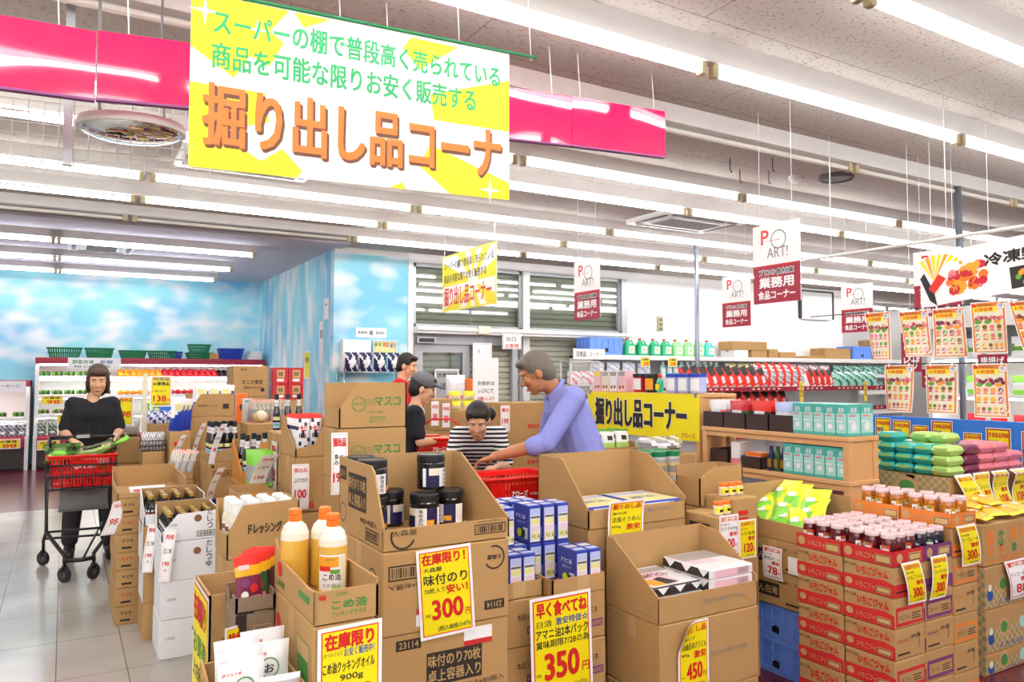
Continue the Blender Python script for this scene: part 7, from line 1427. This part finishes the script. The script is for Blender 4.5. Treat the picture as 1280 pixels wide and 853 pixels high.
# man in a blue shirt, bending to the left over the cartons
person((2.57, 3.66, 0), math.radians(70), 'person in a blue shirt with rolled sleeves bending over the boxes',
       dict(pelvis=(0, -.08, .93), chest=(0, .04, 1.25), neck=(0, .12, 1.38), head=(0.0, .22, 1.465), face=(.1, 1, -.55), shR=(.2, .05, 1.325), elR=(.27, .10, 1.04), wrR=(.2, .34, 1.0), shL=(-.2, .05, 1.325), elL=(-.25, .22, 1.08), wrL=(-.17, .47, 1.01), hipR=(.09, -.08, .9), knR=(.11, -.02, .48), anR=(.12, -.06, .08), pnR=(0, 0, -1), pnL=(0, 0, -1)),
       'skin_tan', 'cloth_blue', 'cloth_dark', 'black', 'hair_grey', 1.25, 'short', True, collar)
# woman in a striped top, bending forward with her hair up
person((2.49, 4.68, 0), math.radians(150), 'person in a navy and white striped top leaning forward, hair pinned up',
       dict(pelvis=(0, -.28, .80), chest=(0, .0, .99), neck=(0, .12, 1.08), head=(0, .2, 1.15), face=(.05, 1, -.55), shR=(.14, .05, 1.045), elR=(.19, .16, .84), wrR=(.13, .36, .86), hipR=(.085, -.28, .78), knR=(.11, -.1, .42), anR=(.11, -.22, .08), pnR=(0, 0, -1), pnL=(0, 0, -1)),
       'skin', 'cloth_stripe', 'cloth_dark', 'black', 'hair_dark', .85, 'bun')
# woman in a grey cap with a red basket on her arm
def vest(t, J, at):
    m = MB(); cone_prims(m, J['pelvis']+V((.03, .07, .0)), J['chest']+V((.02, .055, .06)), .065, .06); fuse('undershirt', m, 'cloth_white', t, .008, 3)
person((2.34, 5.62, 0), math.radians(-100), 'person in a grey cap and black vest carrying a red basket on one arm',
       dict(pelvis=(0, -.06, .84), chest=(0, .03, 1.1), neck=(0, .08, 1.22), head=(0, .13, 1.345), face=(.25, 1, -.35), shR=(.16, .03, 1.165), elR=(.21, .06, .94), wrR=(.13, .28, .95), hipR=(.085, -.06, .82), knR=(.1, .0, .45), anR=(.1, -.03, .08), pnR=(0, 0, -1), pnL=(0, 0, -1)),
       'skin', 'cloth_black', 'cloth_dark', 'black', 'hair_dark', .75, 'cap', False, vest)
# staff member in red, further back
def apron(t, J, at):
    m = MB(); cone_prims(m, J['pelvis']+V((0, .12, -.1)), J['chest']+V((0, .09, .05)), .07, .06); fuse('apron', m, 'cloth_apron', t, .008, 3)
person((2.9, 7.15, 0), math.radians(-120), 'person in a red short sleeved top and green apron, standing before the doorway',
       dict(pelvis=(0, 0, .92), chest=(0, .03, 1.27), neck=(0, .03, 1.41), head=(0, .08, 1.55), face=(.3, 1, -.3), shR=(.18, .02, 1.36), elR=(.25, .06, 1.12), wrR=(.16, .28, 1.1), hipR=(.09, 0, .9), knR=(.1, .03, .48), anR=(.1, 0, .08), pnR=(0, 0, -1), pnL=(0, 0, -1)),
       'skin', 'cloth_red', 'cloth_dark', 'black', 'hair_dark', .7, 'short', True, apron)
# ---------------------------------------------------------------- shopping baskets and cart
def shop_basket(x, y, z, rz, l, w=.42, d=.3, h=.22, arch=True, txt=True):
    t = thing('shopping_basket', (x, y, z), l, 'basket', None, rz); m = MB(); e = .84
    def wall(a, b, nm):
        a, b = V(a), V(b); L = (b-a).length; ux = (b-a).normalized(); out = ux.cross(Z)
        lo = a*e, b*e; q = MB()
        P = lambda u, v: (lo[0]+(a-lo[0])*(v/h)) + ((lo[1]+(b-lo[1])*(v/h))-(lo[0]+(a-lo[0])*(v/h)))*u + Z*v
        def strip(u0, u1, v0, v1, th=.004):
            p = [P(u0, v0), P(u1, v0), P(u1, v1), P(u0, v1)]; q.add(p + [k - out*th for k in p], [(0,1,2,3), (7,6,5,4), (0,4,5,1), (1,5,6,2), (2,6,7,3), (3,7,4,0)], 'red_plastic')
        strip(0, 1, h*.9, h, .008); strip(0, 1, h*.44, h*.52); strip(0, 1, 0, h*.1)
        n = max(int(L/.022), 6)
        for k in range(n+1): u = k/n; strip(max(u-.16/n*1.4, 0), min(u+.16/n*1.4, 1), .0, h*.92)
        if nm == 'front_panel': strip(.3, .72, h*.5, h*.86)
        q.build(nm, t, local=True)
    W_, D = w/2, d/2
    wall((-W_, -D, 0), (W_, -D, 0), 'front_panel'); wall((W_, -D, 0), (W_, D, 0), 'side_panel'); wall((W_, D, 0), (-W_, D, 0), 'back_panel'); wall((-W_, D, 0), (-W_, -D, 0), 'side_panel')
    m = MB(); m.box(-W_*e, W_*e, -D*e, D*e, 0, .006, 'red_plastic'); m.build('basket_floor', t, local=True)
    m = MB(); m.tube([(-W_-.006, -D-.006, h), (W_+.006, -D-.006, h), (W_+.006, D+.006, h), (-W_-.006, D+.006, h)], .009, 'red_plastic', 6, True); m.build('rim', t, local=True)
    if txt:
        F = Fr((-W_*.94, -D*.955-.004, h*.53), X, Z); F = Fr((-.075, -D*(e+(1-e)*.6)-.0045, h*.58), X, V((0, -(1-e)*D/h, 1))); m = MB(); m.text(F, 'アローズ', 0, 0, .095, .032, 'paper', .04, 2); m.text(F, '共有備品', .105, .004, .05, .014, 'paper', 0, 2); m.build('lettering', t, local=True)
    for s in ((1,) if arch else ()):
        m = MB(); m.tube([(-W_*.8, s*.012, h-.01), (-W_*.72, s*.012, h+.09), (-W_*.35, s*.012, h+.145), (W_*.35, s*.012, h+.145), (W_*.72, s*.012, h+.09), (W_*.8, s*.012, h-.01)], .008, 'red_plastic', 8); m.build('handle', t, local=True)
    return t
shop_basket(2.6, 5.52, .74, math.radians(-22), 'red shopping basket hanging from the arm of the person in the cap')
shop_basket(2.0, 3.42, .72, .0, 'red shopping basket set down behind the linseed oil boxes', arch=False); stack(1.75, 2.24, 3.25, 3.6, [.718, .48, .24, 0], 'under the red basket behind the linseed oil', None, 'cartons under the red basket')
cx, cy = .135, 6.62
t = thing('shopping_cart', (cx, cy, 0), 'black framed shopping cart carrying a red basket of vegetables', 'cart')
def ct(pts, r=.011, nm='frame_tube'): m = MB(); m.tube(pts, r, 'black_plastic', 8); return m.build(nm, t)
fl, fr_ = (cx-.10, cy-.36), (cx+.08, cy-.36); rl, rr = (cx-.24, cy+.28), (cx+.22, cy+.22)
for s, f0, r0 in ((-1, fl, rl), (1, fr_, rr)):
    ct([(cx+s*.215, cy+.24, .97), (cx+s*.225, cy+.10, .88), (cx+s*.225, cy+.02, .6), (cx+s*.22, cy-.02, .30), (f0[0]-.0, f0[1]+.05, .17), (f0[0], f0[1], .13)], .014, 'side_rail')
    ct([(cx+s*.22, cy-.02, .30), (r0[0], r0[1]-.08, .2), (r0[0], r0[1], .13)], .012, 'rear_leg')
ct([(cx-.215, cy+.24, .97), (cx+.215, cy+.24, .97)], .016, 'handle')
m = MB(); m.bbox(cx-.05, cx+.07, cy+.21, cy+.27, .955, 1.0, 'black_plastic', .01); m.rect(Fr((cx-.04, cy+.208, .965), X, Z), 0, 0, .09, .025, 'film_grey'); m.build('handle_lock', t)
ct([(fl[0], fl[1], .15), (cx, cy-.39, .15), (fr_[0], fr_[1], .15)], .016, 'front_bumper'); ct([(cx-.22, cy-.02, .30), (cx+.22, cy-.02, .30)], .009, 'cross_bar'); ct([(rl[0], rl[1], .2), (rr[0], rr[1], .2)], .009, 'cross_bar'); ct([(cx+.15, cy+.2, .3), (cx+.02, cy-.3, .15)], .008, 'cross_bar'); ct([(cx-.2, cy+.1, .28), (cx+.2, cy+.1, .28)], .006, 'cross_bar')
m = MB()
for z, s in ((.80, 1), (.72, .97), (.63, .93)): m.tube([(cx-.225*s, cy-.22, z), (cx+.225*s, cy-.22, z), (cx+.225*s, cy+.16, z), (cx-.225*s, cy+.16, z)], .007, 'black_plastic', 6, True)
for k in range(7): x = cx-.2+.4*k/6; m.tube([(x*1.0, cy-.22, .80), (cx+(x-cx)*.93, cy-.22, .62), (cx+(x-cx)*.93, cy+.16, .62)], .004, 'black_plastic', 5)
m.build('basket_cradle', t)
m = MB(); m.pillow(Fr((cx+.02, cy+.1, .42), X, Z), .34, .2, .12, 'cloth_grey'); m.build('hanging_bag', t)
for (x, y) in (fl, fr_, rl, rr):
    m = MB(); m.tube([(x, y, .17), (x, y, .1)], .012, 'black_plastic'); m.box(x-.02, x-.013, y-.03, y+.02, .04, .12, 'black_plastic'); m.box(x+.013, x+.02, y-.03, y+.02, .04, .12, 'black_plastic'); c = m.build('caster', t)
    wa = V((.75, .66 if x < cx else -.66, 0)); m = MB(); c0 = V((x, y-.01, .055))-wa.normalized()*.014; m.lathe(c0, [(0,0),(.04,0),(.053,.003),(.055,.014),(.053,.025),(.04,.028),(0,.028)], 'black_plastic', 20, wa); m.lathe(c0, [(0,-.001),(.022,-.001),(.022,.029),(0,.029)], 'grey_plastic', 14, wa); m.build('wheel', c)
shop_basket(cx, cy-.03, .64, 0, 'red shopping basket riding in the cart', .44, .36, .225, False)
# vegetables in the cart basket
t = thing('lettuce_bag', (cx-.12, cy-.05, .84), 'bagged green lettuce at the left of the cart basket', 'vegetable'); m = MB(); R = random.Random(2)
for k in range(9): m.ball((cx-.13+R.uniform(-.07, .07), cy-.06+R.uniform(-.1, .1), .845+R.uniform(0, .04)), (.06, .07, .035), R.choice(('leaf_pale', 'green_fresh', 'leaf')), 10)
m.build('leaves', t); m = MB(); m.pillow(Fr((cx-.13, cy-.06, .80), X, Z), .24, .15, .22, 'film', None, 8, 8); m.build('film_bag', t)
t = thing('leek_bundle', (cx+.08, cy-.1, .86), 'bundle of leeks in a clear bag sticking out of the cart basket', 'vegetable')
for k in range(4): m = MB(); m.tube([(cx-.08, cy-.12+.02*k, .865), (cx+.06, cy-.11+.02*k, .88), (cx+.2, cy-.1+.02*k, .925)], .014, 'leaf_pale', 8); m.build('stalk', t)
for k in range(5): m = MB(); m.tube([(cx+.18, cy-.11+.018*k, .92), (cx+.24, cy-.1+.02*k, .945), (cx+.3+.01*(k % 2), cy-.09+.02*k, .965+.012*(k % 3))], .011, 'green_fresh', 6); m.build('leaf', t)
m = MB(); m.tube([(cx-.1, cy-.09, .87), (cx+.07, cy-.085, .885), (cx+.21, cy-.08, .93)], .05, 'film', 12); m.build('film_bag', t)
for (x, y, c, l) in ((cx+.03, cy+.05, 'cream', 'pale vegetable pack in the middle of the cart basket'), (cx+.13, cy+.07, 'leaf', 'green vegetable pack at the right of the cart basket')):
    m = MB(); m.pillow(Fr((x, y, .72), X, Z), .12, .16, .09, c, lambda a, b, s: 'film_white' if .4 < b < .6 else None, 8, 8); tag(m.build('vegetable_pack'), l, 'vegetable', 'vegetable packs in the cart')
